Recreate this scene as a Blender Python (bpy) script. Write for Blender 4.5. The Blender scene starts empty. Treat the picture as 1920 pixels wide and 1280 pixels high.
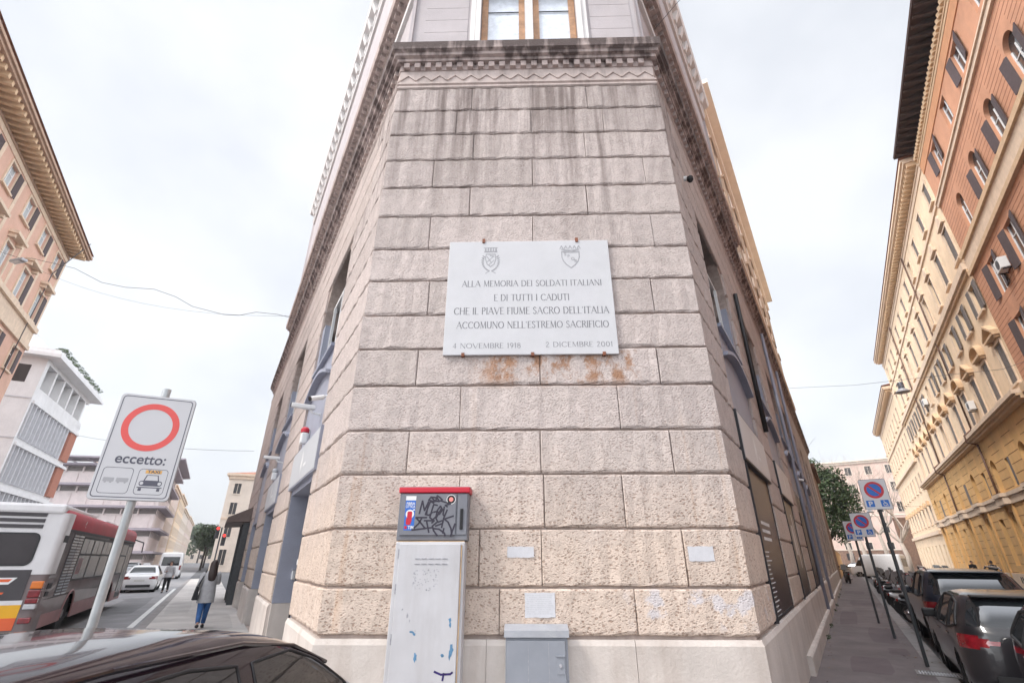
import bpy, bmesh, math, random
from mathutils import Vector, Matrix, noise as mnoise
R = math.radians
random.seed(7)
SC = bpy.context.scene
COL = SC.collection

# ------------------------------------------------------------------ camera
EYE = 1.8
cam = bpy.data.cameras.new('camera'); camo = bpy.data.objects.new('camera', cam); COL.objects.link(camo)
cam.sensor_width = 36.0; cam.lens = 887 / 1920 * 36; cam.clip_start = 0.05; cam.clip_end = 3000
camo.location = (0, 0, EYE); camo.rotation_euler = (R(90) + math.atan2(408, 887), 0, 0)
SC.camera = camo

# ------------------------------------------------------------------ light
SUN_EL, SUN_AZ = 48, 243           # azimuth clockwise from +Y (from the left, over the far roofs)
world = bpy.data.worlds.new('World'); SC.world = world; world.use_nodes = True
wn = world.node_tree.nodes; wl = world.node_tree.links
bg = wn['Background']; bg.inputs['Strength'].default_value = 0.12
sky = wn.new('ShaderNodeTexSky'); sky.sky_type = 'NISHITA'; sky.sun_disc = False
sky.sun_elevation = R(SUN_EL); sky.sun_rotation = R(SUN_AZ); sky.air_density = 1.2; sky.dust_density = 3.0
tcw = wn.new('ShaderNodeTexCoord'); mapw = wn.new('ShaderNodeMapping')
mapw.inputs['Scale'].default_value = (1.0, 1.0, 1.5)
n1 = wn.new('ShaderNodeTexNoise'); n1.inputs['Scale'].default_value = 1.9; n1.inputs['Detail'].default_value = 5
n1.inputs['Roughness'].default_value = 0.5
rp = wn.new('ShaderNodeValToRGB')
rp.color_ramp.elements[0].position = 0.36; rp.color_ramp.elements[0].color = (3.6, 3.72, 3.98, 1)
rp.color_ramp.elements[1].position = 0.62; rp.color_ramp.elements[1].color = (4.75, 4.82, 4.95, 1)
mixw = wn.new('ShaderNodeMixRGB'); mixw.inputs[0].default_value = 0.88
wl.new(tcw.outputs['Generated'], mapw.inputs[0]); wl.new(mapw.outputs[0], n1.inputs['Vector'])
wl.new(n1.outputs['Fac'], rp.inputs[0]); wl.new(sky.outputs[0], mixw.inputs[1]); wl.new(rp.outputs[0], mixw.inputs[2])
# extra brightness added to the unseen sky overhead, sideways and behind, lighting the facades
nrm_ = wn.new('ShaderNodeVectorMath'); nrm_.operation = 'NORMALIZE'; wl.new(tcw.outputs['Generated'], nrm_.inputs[0])
sx_ = wn.new('ShaderNodeSeparateXYZ'); wl.new(nrm_.outputs[0], sx_.inputs[0])
ax_ = wn.new('ShaderNodeMath'); ax_.operation = 'ABSOLUTE'; wl.new(sx_.outputs['X'], ax_.inputs[0])
def ramp_(sock, a, b, v):
    r = wn.new('ShaderNodeMapRange'); r.interpolation_type = 'SMOOTHSTEP'; wl.new(sock, r.inputs[0])
    r.inputs[1].default_value = a; r.inputs[2].default_value = b; r.inputs[3].default_value = 0; r.inputs[4].default_value = v; return r.outputs[0]
ad_ = wn.new('ShaderNodeMath'); ad_.operation = 'MAXIMUM'; wl.new(ramp_(ax_.outputs[0], .70, .84, 3.3), ad_.inputs[0]); wl.new(ramp_(sx_.outputs['Z'], .89, .96, 4.5), ad_.inputs[1])
ny_ = wn.new('ShaderNodeMath'); ny_.operation = 'MULTIPLY'; ny_.inputs[1].default_value = -1; wl.new(sx_.outputs['Y'], ny_.inputs[0])
ae_ = wn.new('ShaderNodeMath'); ae_.operation = 'MAXIMUM'; wl.new(ad_.outputs[0], ae_.inputs[0]); wl.new(ramp_(ny_.outputs[0], -.1, .5, .75), ae_.inputs[1])
a2_ = wn.new('ShaderNodeMath'); a2_.operation = 'ADD'; a2_.inputs[1].default_value = 1; wl.new(ae_.outputs[0], a2_.inputs[0])
mx2 = wn.new('ShaderNodeMixRGB'); mx2.blend_type = 'MULTIPLY'; mx2.inputs[0].default_value = 1
wl.new(mixw.outputs[0], mx2.inputs[1]); wl.new(a2_.outputs[0], mx2.inputs[2])
wl.new(mx2.outputs[0], bg.inputs['Color'])
sl = bpy.data.lights.new('sun', 'SUN'); sl.energy = 1.5; sl.angle = R(12); sl.color = (1, 0.96, 0.9)
so = bpy.data.objects.new('sun', sl); COL.objects.link(so)
_a, _e = R(SUN_AZ), R(SUN_EL)
so.rotation_euler = Vector((-math.sin(_a)*math.cos(_e), -math.cos(_a)*math.cos(_e), -math.sin(_e))).to_track_quat('-Z', 'Y').to_euler()
so.location = (0, -20, 60)
vs = SC.view_settings; vs.view_transform = 'Standard'; vs.look = 'None'; vs.exposure = 0.94; vs.gamma = 1

# ------------------------------------------------------------------ helpers
def lin(h):
    h = h.lstrip('#'); o = []
    for i in (0, 2, 4):
        c = int(h[i:i+2], 16) / 255
        o.append(c / 12.92 if c <= .04045 else ((c + .055) / 1.055) ** 2.4)
    return tuple(o)

def tag(o, label=None, cat=None, group=None, kind=None):
    if label: o['label'] = label
    if cat: o['category'] = cat
    if group: o['group'] = group
    if kind: o['kind'] = kind
    return o

def thing(name, label, cat, loc=(0, 0, 0), rz=0, group=None):
    o = bpy.data.objects.new(name, None); COL.objects.link(o)
    o.empty_display_size = .2
    o.location = loc; o.rotation_euler = (0, 0, rz)
    return tag(o, label, cat, group)

def wmat(o):
    m = o.matrix_basis.copy()
    # matrix_basis is valid at once for unevaluated objects
    while o.parent:
        o = o.parent; m = o.matrix_basis @ m
    return m

def V2(p): return Vector((p[0], p[1]))

class MB:
    """collects faces in world (or proto) coordinates, links them as ONE mesh object"""
    def __init__(s, M=None): s.v = []; s.f = []; s.mi = []; s.M = M; s.m = 0; s.sm = []; s.smooth = False
    def P(s, p):
        p = Vector(p) if len(p) == 3 else Vector((p[0], p[1], 0))
        if s.M is not None: p = s.M @ p
        s.v.append(p); return len(s.v) - 1
    def F(s, ids): s.f.append(tuple(ids)); s.mi.append(s.m); s.sm.append(s.smooth)
    def poly(s, pts): s.F([s.P(p) for p in pts])
    def box(s, a, b):
        x0, y0, z0 = (min(a[i], b[i]) for i in range(3)); x1, y1, z1 = (max(a[i], b[i]) for i in range(3))
        i = [s.P(p) for p in ((x0,y0,z0),(x1,y0,z0),(x1,y1,z0),(x0,y1,z0),(x0,y0,z1),(x1,y0,z1),(x1,y1,z1),(x0,y1,z1))]
        for q in ((0,3,2,1),(4,5,6,7),(0,1,5,4),(1,2,6,5),(2,3,7,6),(3,0,4,7)): s.F([i[k] for k in q])
    def cbox(s, a, b, c=.01):
        """box with chamfered edges: three crossing slabs hull"""
        bm = bmesh.new(); bmesh.ops.create_cube(bm, size=1)
        for v in bm.verts:
            v.co = Vector(((a[0]+b[0])/2 + v.co.x*(b[0]-a[0]), (a[1]+b[1])/2 + v.co.y*(b[1]-a[1]), (a[2]+b[2])/2 + v.co.z*(b[2]-a[2])))
        bmesh.ops.bevel(bm, geom=bm.edges[:], offset=c, segments=2, affect='EDGES', profile=.5)
        s.addbm(bm)
    def addbm(s, bm):
        idx = {}
        for v in bm.verts: idx[v.index if v.index >= 0 else id(v)] = None
        bm.verts.index_update()
        base = [s.P(v.co) for v in bm.verts]
        for f in bm.faces: s.F([base[v.index] for v in f.verts])
        bm.free()
    def prism(s, pts, d):
        """pts: planar 3D polygon, d: extrusion vector"""
        d = Vector(d); a = [s.P(p) for p in pts]; b = [s.P(Vector(p) + d) for p in pts]; n = len(a)
        s.F(a); s.F(b[::-1])
        for i in range(n): s.F((a[i], a[(i+1) % n], b[(i+1) % n], b[i]))
    def tube(s, path, r, n=8, cap=True):
        path = [Vector(p) for p in path]; rings = []
        rs = r if isinstance(r, (list, tuple)) else [r] * len(path)
        up = Vector((0, 0, 1)); prev = None
        for i, p in enumerate(path):
            d = (path[min(i+1, len(path)-1)] - path[max(i-1, 0)])
            if d.length < 1e-9: d = Vector((0, 0, 1))
            d.normalize()
            if prev is None:
                a = d.cross(up if abs(d.z) < .95 else Vector((1, 0, 0))).normalized()
            else:
                a = prev - d * prev.dot(d)
                a = a.normalized() if a.length > 1e-6 else d.orthogonal().normalized()
            prev = a; b = d.cross(a)
            rings.append([s.P(p + (a * math.cos(k * 2 * math.pi / n) + b * math.sin(k * 2 * math.pi / n)) * rs[i]) for k in range(n)])
        for i in range(len(rings) - 1):
            for k in range(n): s.F((rings[i][k], rings[i][(k+1) % n], rings[i+1][(k+1) % n], rings[i+1][k]))
        if cap: s.F(rings[0][::-1]); s.F(rings[-1])
    def lathe(s, prof, n=24, axis='Z', c=(0, 0, 0)):
        """prof: (radius, height) list around an axis"""
        c = Vector(c); rings = []
        for r, h in prof:
            ring = []
            for k in range(n):
                t = 2 * math.pi * k / n; a, b = r * math.cos(t), r * math.sin(t)
                p = {'Z': (a, b, h), 'X': (h, a, b), 'Y': (a, h, b)}[axis]
                ring.append(s.P(c + Vector(p)))
            rings.append(ring)
        for i in range(len(rings) - 1):
            for k in range(n): s.F((rings[i][k], rings[i][(k+1) % n], rings[i+1][(k+1) % n], rings[i+1][k]))
        if prof[0][0] > 1e-5: s.F(rings[0][::-1])
        if prof[-1][0] > 1e-5: s.F(rings[-1])
    def sweep(s, path, prof, cap=True, closed_prof=False):
        """sweep (d outward, z) profile along a plan path (2D); outward = right-hand side of travel"""
        path = [V2(p) for p in path]; nrm = []
        for i in range(len(path)):
            ns = []
            if i > 0: d = (path[i] - path[i-1]).normalized(); ns.append(Vector((d.y, -d.x)))
            if i < len(path) - 1: d = (path[i+1] - path[i]).normalized(); ns.append(Vector((d.y, -d.x)))
            if len(ns) == 2:
                b = (ns[0] + ns[1]).normalized(); b = b / max(.25, b.dot(ns[0]))
            else: b = ns[0]
            nrm.append(b)
        rings = [[s.P((p.x + n.x * d, p.y + n.y * d, z)) for d, z in prof] for p, n in zip(path, nrm)]
        m = len(prof)
        for i in range(len(rings) - 1):
            for k in range(m if closed_prof else m - 1):
                s.F((rings[i][k], rings[i+1][k], rings[i+1][(k+1) % m], rings[i][(k+1) % m]))
        if cap: s.F(rings[0]); s.F(rings[-1][::-1])
    def build(s, name, mats, parent=None, smooth=None, loc=None):
        me = bpy.data.meshes.new(name); o = bpy.data.objects.new(name, me); COL.objects.link(o)
        T = Matrix.Identity(4)
        if parent is not None: o.parent = parent; T = wmat(parent).inverted()
        elif loc is not None: o.location = loc; T = Matrix.Translation(-Vector(loc))
        me.from_pydata([T @ p for p in s.v], [], s.f)
        if not isinstance(mats, (list, tuple)): mats = [mats]
        for m in mats: me.materials.append(m)
        me.polygons.foreach_set('material_index', s.mi)
        bm = bmesh.new(); bm.from_mesh(me)
        bmesh.ops.remove_doubles(bm, verts=bm.verts, dist=1e-5) if smooth or any(s.sm) else None
        bmesh.ops.recalc_face_normals(bm, faces=bm.faces); bm.to_mesh(me); bm.free()
        if smooth is not None and smooth is not False:
            for p in me.polygons: p.use_smooth = True
            if smooth is not True:
                try: me.set_sharp_from_angle(angle=R(smooth))
                except Exception: pass
        me.update(); return o

def frame(o, x, out):
    """local (x along, y out, z up) -> world"""
    return Matrix(((x[0], out[0], 0, o[0]), (x[1], out[1], 0, o[1]), (0, 0, 1, o[2] if len(o) > 2 else 0), (0, 0, 0, 1)))

def dup(root, loc, rz, label=None, group=None):
    c = root.copy(); COL.objects.link(c); c.location = loc; c.rotation_euler = (0, 0, rz)
    if label: c['label'] = label
    if group: c['group'] = group
    for ch in list(root.children):
        d = ch.copy(); COL.objects.link(d); d.parent = c
        for g in list(ch.children):
            e = g.copy(); COL.objects.link(e); e.parent = d
    return c

# ------------------------------------------------------------------ materials
def mat(name, col, rough=.8, var=.12, vs_=2.0, bump=0, bs=40, metal=0, coat=0, spec=.4, dirt=0, dcol=(.1,.09,.08), streak=0, emit=None, trans=0):
    m = bpy.data.materials.new(name); m.use_nodes = True
    nt = m.node_tree; N = nt.nodes; L = nt.links; b = N['Principled BSDF']
    if isinstance(col, str): col = lin(col)
    b.inputs['Roughness'].default_value = rough; b.inputs['Metallic'].default_value = metal
    b.inputs['Specular IOR Level'].default_value = spec
    b.inputs['Coat Weight'].default_value = coat; b.inputs['Coat Roughness'].default_value = .03
    b.inputs['Base Color'].default_value = (*col, 1)
    tc = N.new('ShaderNodeTexCoord')
    last = None
    if var > 0:
        n = N.new('ShaderNodeTexNoise'); n.inputs['Scale'].default_value = vs_; n.inputs['Detail'].default_value = 8; n.inputs['Roughness'].default_value = .62
        L.new(tc.outputs['Object'], n.inputs['Vector'])
        r = N.new('ShaderNodeMapRange'); r.inputs[1].default_value = .3; r.inputs[2].default_value = .7
        r.inputs[3].default_value = 1 - var; r.inputs[4].default_value = 1 + var * .8
        L.new(n.outputs['Fac'], r.inputs[0])
        mx = N.new('ShaderNodeMixRGB'); mx.blend_type = 'MULTIPLY'; mx.inputs[0].default_value = 1
        mx.inputs[1].default_value = (*col, 1); L.new(r.outputs[0], mx.inputs[2]); last = mx.outputs[0]
    if dirt > 0:
        n = N.new('ShaderNodeTexNoise'); n.inputs['Scale'].default_value = 1.0; n.inputs['Detail'].default_value = 9; n.inputs['Roughness'].default_value = .7
        mp = N.new('ShaderNodeMapping'); L.new(tc.outputs['Object'], mp.inputs[0])
        mp.inputs['Scale'].default_value = (vs_ * 1.3, vs_ * 1.3, vs_ * (1.3 if not streak else .18)); mp.inputs['Location'].default_value = (3.1, 7.7, 1.3)
        L.new(mp.outputs[0], n.inputs['Vector'])
        r = N.new('ShaderNodeMapRange'); r.inputs[1].default_value = .48; r.inputs[2].default_value = .72; r.inputs[3].default_value = 0; r.inputs[4].default_value = dirt
        L.new(n.outputs['Fac'], r.inputs[0])
        mx = N.new('ShaderNodeMixRGB'); L.new(r.outputs[0], mx.inputs[0])
        if last: L.new(last, mx.inputs[1])
        else: mx.inputs[1].default_value = (*col, 1)
        mx.inputs[2].default_value = (*dcol, 1); last = mx.outputs[0]
    if last: L.new(last, b.inputs['Base Color'])
    if bump > 0:
        n = N.new('ShaderNodeTexNoise'); n.inputs['Scale'].default_value = bs; n.inputs['Detail'].default_value = 6
        L.new(tc.outputs['Object'], n.inputs['Vector'])
        bp = N.new('ShaderNodeBump'); bp.inputs['Strength'].default_value = bump; bp.inputs['Distance'].default_value = .02
        L.new(n.outputs['Fac'], bp.inputs['Height']); L.new(bp.outputs[0], b.inputs['Normal'])
    if emit: b.inputs['Emission Color'].default_value = (*emit[0], 1); b.inputs['Emission Strength'].default_value = emit[1]
    if trans: b.inputs['Transmission Weight'].default_value = trans
    return m

def stone_mat(name, base, warm, marks=.55, stain=True):
    """pecked travertine blocks: bush-hammer marks, warm lower courses, rain streaks, rust"""
    m = bpy.data.materials.new(name); m.use_nodes = True
    nt = m.node_tree; N = nt.nodes; L = nt.links; b = N['Principled BSDF']; b.inputs['Roughness'].default_value = .9
    b.inputs['Specular IOR Level'].default_value = .2
    tc = N.new('ShaderNodeTexCoord'); sep = N.new('ShaderNodeSeparateXYZ'); L.new(tc.outputs['Object'], sep.inputs[0])
    def math_(op, a, bb, clamp=False):
        n = N.new('ShaderNodeMath'); n.operation = op; n.use_clamp = clamp
        for i, q in enumerate((a, bb)):
            if q is None: continue
            if isinstance(q, (int, float)): n.inputs[i].default_value = q
            else: L.new(q, n.inputs[i])
        return n.outputs[0]
    def rng(x, a, bb, c, d):
        n = N.new('ShaderNodeMapRange'); L.new(x, n.inputs[0])
        for i, q in enumerate((a, bb, c, d)): n.inputs[i+1].default_value = q
        return n.outputs[0]
    def nz(scale, detail=6, rough=.6, vec=None):
        n = N.new('ShaderNodeTexNoise'); n.inputs['Scale'].default_value = scale; n.inputs['Detail'].default_value = detail; n.inputs['Roughness'].default_value = rough
        L.new(vec or tc.outputs['Object'], n.inputs['Vector']); return n.outputs['Fac']
    def mp(scale, rot=(0, 0, 0), loc=(0, 0, 0)):
        n = N.new('ShaderNodeMapping'); L.new(tc.outputs['Object'], n.inputs[0]); n.inputs['Scale'].default_value = scale; n.inputs['Rotation'].default_value = rot; n.inputs['Location'].default_value = loc
        return n.outputs[0]
    def mix(f, a, bb, mode='MIX'):
        n = N.new('ShaderNodeMixRGB'); n.blend_type = mode
        for i, q in enumerate((f, a, bb)):
            if isinstance(q, tuple): n.inputs[i].default_value = (*q[:3], 1)
            elif isinstance(q, (int, float)): n.inputs[i].default_value = q
            else: L.new(q, n.inputs[i])
        return n.outputs[0]
    z = sep.outputs['Z']
    big = nz(.9, 4); mid = nz(7, 6)
    # warm tone in the low courses, uneven edge
    zz = math_('ADD', z, math_('MULTIPLY', big, 1.6))
    wf = rng(zz, 2.6, 4.2, 1, 0)
    col = mix(wf, base, warm)
    col = mix(1.0, col, rng(mid, .3, .7, .86, 1.1), 'MULTIPLY')
    col = mix(1.0, col, rng(nz(60, 3), .3, .7, .9, 1.08), 'MULTIPLY')
    gi_ = N.new('ShaderNodeNewGeometry'); ri = gi_.outputs['Random Per Island']
    col = mix(1.0, col, rng(ri, 0, 1, .90, 1.07), 'MULTIPLY')
    col = mix(math_('MULTIPLY', rng(math_('FRACT', math_('MULTIPLY', ri, 7.31), None), 0, 1, 0, .3), rng(big, .4, .6, 0, 1)), col, (.50, .44, .40))
    # peck marks (voronoi cells, slanted)
    warp = N.new('ShaderNodeVectorMath'); warp.operation = 'ADD'
    nn = N.new('ShaderNodeTexNoise'); nn.inputs['Scale'].default_value = 6; L.new(tc.outputs['Object'], nn.inputs['Vector'])
    sc_ = N.new('ShaderNodeVectorMath'); sc_.operation = 'SCALE'; sc_.inputs['Scale'].default_value = .06; L.new(nn.outputs['Color'], sc_.inputs[0])
    L.new(tc.outputs['Object'], warp.inputs[0]); L.new(sc_.outputs[0], warp.inputs[1])
    mm = N.new('ShaderNodeMapping'); L.new(warp.outputs[0], mm.inputs[0]); mm.inputs['Rotation'].default_value = (0, R(32), 0); mm.inputs['Scale'].default_value = (20, 20, 32)
    vo = N.new('ShaderNodeTexVoronoi'); vo.inputs['Scale'].default_value = 1; L.new(mm.outputs[0], vo.inputs['Vector'])
    sepc = N.new('ShaderNodeSeparateColor'); L.new(vo.outputs['Color'], sepc.inputs[0])
    th = rng(sepc.outputs[0], 0, 1, .16, .42)
    pk = N.new('ShaderNodeMapRange'); L.new(math_('SUBTRACT', th, vo.outputs['Distance']), pk.inputs[0]); pk.inputs[1].default_value = -.03; pk.inputs[2].default_value = .1
    m2 = N.new('ShaderNodeMapping'); L.new(warp.outputs[0], m2.inputs[0]); m2.inputs['Rotation'].default_value = (0, R(-25), 0); m2.inputs['Scale'].default_value = (30, 30, 48)
    v2 = N.new('ShaderNodeTexVoronoi'); v2.inputs['Scale'].default_value = 1; L.new(m2.outputs[0], v2.inputs['Vector'])
    p2 = rng(v2.outputs['Distance'], .12, .46, 1, 0)
    low = rng(zz, 3.2, 4.6, 1, 0)            # big marks low down, fine ones above
    bigm = math_('MULTIPLY', pk.outputs[0], rng(low, 0, 1, .5, 1))
    finem = math_('MULTIPLY', p2, rng(low, 0, 1, .8, .5))
    patch = rng(nz(2.3, 5), .35, .6, .6, 1)
    mk = math_('MULTIPLY', math_('MAXIMUM', bigm, finem), patch, True)
    dark = mix(low, (.27, .205, .185), (.22, .125, .085))
    col = mix(math_('MULTIPLY', mk, marks), col, dark)
    if stain:
        # dark rain streaks hanging from the cornice
        st = nz(1, 5, .6, mp((5.5, 5.5, .28)))
        fade = math_('MULTIPLY', rng(math_('ADD', z, math_('MULTIPLY', nz(1.1, 3, .5, mp((2.2, 2.2, .05))), 5)), 9.3, 12.6, 0, 1), 1)
        sf = math_('MULTIPLY', rng(st, .43, .62, 0, .85), fade)
        col = mix(sf, col, (.16, .125, .115))
        # rust run-off under the slab
        xr = math_('MULTIPLY', rng(sep.outputs['X'], -1.0, -.5, 0, 1), rng(sep.outputs['X'], 1.45, 1.55, 1, 0))
        zr = math_('MULTIPLY', rng(z, 3.92, 4.1, 0, 1), rng(z, 4.5, 4.52, 1, 0))
        rf = math_('MULTIPLY', math_('MULTIPLY', xr, zr), rng(nz(2.6, 7, .75, mp((1, 1, .7), loc=(.2, 0, 0))), .46, .56, 0, .8))
        col = mix(rf, col, (.30, .14, .06))
        # rust trickles lower down
        tr = rng(nz(1, 4, .5, mp((4.5, 4.5, .22), loc=(9, 0, 4))), .6, .72, 0, .4)
        col = mix(math_('MULTIPLY', tr, rng(z, 3.2, 4.2, 1, 0)), col, (.38, .2, .09))
        # pale overpaint daubs low on the right
        wx = math_('MULTIPLY', rng(sep.outputs['X'], .9, 1.3, 0, 1), rng(math_('ABSOLUTE', math_('SUBTRACT', z, 1.3), None), .14, .25, 1, 0))
        col = mix(math_('MULTIPLY', wx, rng(nz(4, 4), .55, .62, 0, .75)), col, (.55, .53, .56))
    L.new(col, b.inputs['Base Color'])
    h = math_('ADD', math_('MULTIPLY', mk, -1.0), math_('MULTIPLY', nz(45, 5), .7))
    h = math_('ADD', h, math_('MULTIPLY', mid, .8))
    bp = N.new('ShaderNodeBump'); bp.inputs['Strength'].default_value = .65; bp.inputs['Distance'].default_value = .016
    L.new(h, bp.inputs['Height']); L.new(bp.outputs[0], b.inputs['Normal'])
    return m

def glass_mat(name, col=(.03, .035, .04), rough=.04):
    return mat(name, col, rough=rough, var=.1, vs_=.7, spec=.9)

m_stone = stone_mat('travertine', (.515, .448, .425), (.61, .50, .425), .62)
m_stone2 = stone_mat('travertine_side', (.51, .435, .405), (.55, .46, .395), stain=False)
m_joint = mat('joint', (.40, .325, .29), .95, .25, 9)
m_plinth = mat('plinth_stone', (.54, .49, .455), .85, .14, 1.6, .25, 30, dirt=.5, dcol=(.3, .23, .19), streak=1)
m_cornice = mat('cornice_stone', (.46, .37, .34), .9, .2, 4, .5, 25, dirt=.75, dcol=(.09, .075, .07), streak=1)
m_frieze = mat('frieze_stone', (.52, .44, .41), .9, .15, 4, .3, 25, dirt=.5, dcol=(.17, .13, .12), streak=1)
def soot_mat(name, base):
    m = mat(name, base, .9, .2, 4, .5, 25); nt = m.node_tree; N = nt.nodes; L = nt.links; b = N['Principled BSDF']
    src = b.inputs['Base Color'].links[0].from_socket
    tc = N.new('ShaderNodeTexCoord'); mp = N.new('ShaderNodeMapping'); L.new(tc.outputs['Object'], mp.inputs[0]); mp.inputs['Scale'].default_value = (6, 6, .5)
    n = N.new('ShaderNodeTexNoise'); n.inputs['Scale'].default_value = 1; n.inputs['Detail'].default_value = 7; L.new(mp.outputs[0], n.inputs['Vector'])
    sp = N.new('ShaderNodeSeparateXYZ'); L.new(tc.outputs['Object'], sp.inputs[0])
    r = N.new('ShaderNodeMapRange'); r.inputs[1].default_value = 10.55; r.inputs[2].default_value = 11.0; r.inputs[3].default_value = -.12; r.inputs[4].default_value = .22; L.new(sp.outputs['Z'], r.inputs[0])
    a = N.new('ShaderNodeMath'); a.operation = 'ADD'; L.new(n.outputs['Fac'], a.inputs[0]); L.new(r.outputs[0], a.inputs[1])
    q = N.new('ShaderNodeMapRange'); q.inputs[1].default_value = .45; q.inputs[2].default_value = .68; q.inputs[3].default_value = 0; q.inputs[4].default_value = .9; L.new(a.outputs[0], q.inputs[0])
    mx = N.new('ShaderNodeMixRGB'); L.new(q.outputs[0], mx.inputs[0]); L.new(src, mx.inputs[1]); mx.inputs[2].default_value = (.075, .055, .052, 1); L.new(mx.outputs[0], b.inputs['Base Color'])
    return m
m_soot = soot_mat('sooty_cornice_stone', (.47, .385, .36))
m_lilac = mat('pale_plaster', (.47, .43, .44), .85, .1, 1.2, .2, 30, dirt=.25, dcol=(.36, .31, .28), streak=1)
m_white = mat('white_plaster', (.74, .72, .71), .85, .08, 1.2, .15, 30, dirt=.2, dcol=(.4, .37, .33), streak=1)
m_wood = mat('window_wood', (.42, .235, .13), .6, .3, 6, .2, 30)
m_lace = mat('lace_curtain_pane', (.66, .71, .78), .25, .16, 7, .1, 20, spec=.8)
m_greymetal = mat('grey_cladding', (.29, .305, .375), .5, .06, 1.5, dirt=.2, dcol=(.16, .15, .15))
m_signgrey = mat('sign_panel', (.44, .45, .47), .4, .05, 1)
m_dark = mat('dark_metal', (.025, .025, .03), .45, .1)
m_black = mat('black', (.012, .012, .014), .6, 0)
m_whitep = mat('white_paint', (.70, .70, .70), .5, .04)
m_glass = glass_mat('window_glass')
m_bronze = mat('bronze_panel', (.062, .045, .044), .35, .3, .6)
m_signbr = mat('sign_taupe', (.50, .475, .48), .4, .08, 1)
m_marble = mat('marble', (.53, .53, .55), .45, .05, 3, .03, 60, dirt=.16, dcol=(.5, .52, .5))
m_ink = mat('engraved_grey', (.19, .19, .205), .8, .25, 20)
m_ink2 = mat('faint_engraving', (.34, .34, .36), .8, .2, 20)
m_rust = mat('rusty_iron', (.22, .085, .05), .8, .3, 20)
# ------------------------------------------------------------------ the streets' directions
AL, AR = R(30.2), R(32.9)
dL = Vector((-math.sin(AL), math.cos(AL))); nL = Vector((-math.cos(AL), -math.sin(AL)))      # along the left street, out of the building
dR = Vector((math.sin(AR), math.cos(AR))); nR = Vector((math.cos(AR), -math.sin(AR)))
CL = Vector((-2.185, 6.30)); CR = Vector((2.735, 6.19))
dC = (CR - CL).normalized(); nC = Vector((dC.y, -dC.x)); WC = (CR - CL).length
def Lp(o, t, z=0): return Vector((o*math.cos(AL) - t*math.sin(AL), o*math.sin(AL) + t*math.cos(AL), z))   # o: metres right of the sight line
def Rp(o, t, z=0): return Vector((o*math.cos(AR) + t*math.sin(AR), -o*math.sin(AR) + t*math.cos(AR), z))
OL = CL.x*math.cos(AL) + CL.y*math.sin(AL); TL = CL.dot(dL)      # left face offset and start
OR = CR.x*math.cos(AR) - CR.y*math.sin(AR); TR = CR.dot(dR)
FL = frame(CL, dL, nL); FR = frame(CR, dR, nR); FC = frame(CL, dC, nC)

def sstep(x): x = max(0, min(1, x)); return x*x*(3-2*x)
def gz(x, y=0): return -.15 + .13 * sstep((-x - 2) / 4)     # road level
def pz(x, y=0): return .10 * sstep((-x - 2) / 4)            # pavement level

# ------------------------------------------------------------------ ground, roads, pavements
def asphalt(name, col, patch, grain=.3):
    m = mat(name, col, .92, .22, .9, grain, 120, dirt=.7, dcol=patch)
    return m
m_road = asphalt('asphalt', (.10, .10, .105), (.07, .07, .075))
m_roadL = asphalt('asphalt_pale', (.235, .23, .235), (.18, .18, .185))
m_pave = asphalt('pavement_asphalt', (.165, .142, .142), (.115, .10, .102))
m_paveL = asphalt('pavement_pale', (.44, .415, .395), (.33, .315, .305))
m_kerb = mat('kerb_stone', (.23, .215, .21), .85, .2, 3, .3, 40)
m_line = mat('road_paint', (.62, .62, .60), .8, .25, 5, dirt=.5, dcol=(.3, .3, .29))

def sheet(name, strips, zf, dz, m, kind='structure'):
    """strips: list of polygon quads in plan, subdivided so they follow the ground height"""
    mb = MB()
    for a, b, c, d, nu, nv in strips:
        a, b, c, d = map(V2, (a, b, c, d))
        g = [[None]*(nv+1) for _ in range(nu+1)]
        for i in range(nu+1):
            for j in range(nv+1):
                u, v = i/nu, j/nv
                p = (a*(1-u)+b*u)*(1-v) + (d*(1-u)+c*u)*v
                g[i][j] = mb.P((p.x, p.y, zf(p.x, p.y)+dz))
        for i in range(nu):
            for j in range(nv): mb.F((g[i][j], g[i+1][j], g[i+1][j+1], g[i][j+1]))
    o = mb.build(name, m); tag(o, kind=kind); return o

xs = [-420, -250, -120, -60, -30, -15, -8, -6, -5.5, -5, -4.5, -4, -3.5, -3, -2.5, -2, 0, 10, 40, 90, 160, 320]
mb = MB(); ys = [-120, -20, 0, 10, 25, 60, 150, 300, 520]
gi = [[mb.P((x, y, gz(x))) for y in ys] for x in xs]
for i in range(len(xs)-1):
    for j in range(len(ys)-1): mb.F((gi[i][j], gi[i+1][j], gi[i+1][j+1], gi[i][j+1]))
tag(mb.build('ground', m_road), kind='structure')
KL, KR = -1.32, 1.06         # kerb faces
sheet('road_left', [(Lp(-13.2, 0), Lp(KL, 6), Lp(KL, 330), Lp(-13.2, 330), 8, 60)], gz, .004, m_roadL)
sheet('road_right', [(Rp(KR, -6), Rp(7.9, -6), Rp(7.9, 130), Rp(KR, 130), 2, 20)], gz, .004, m_road)

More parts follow.
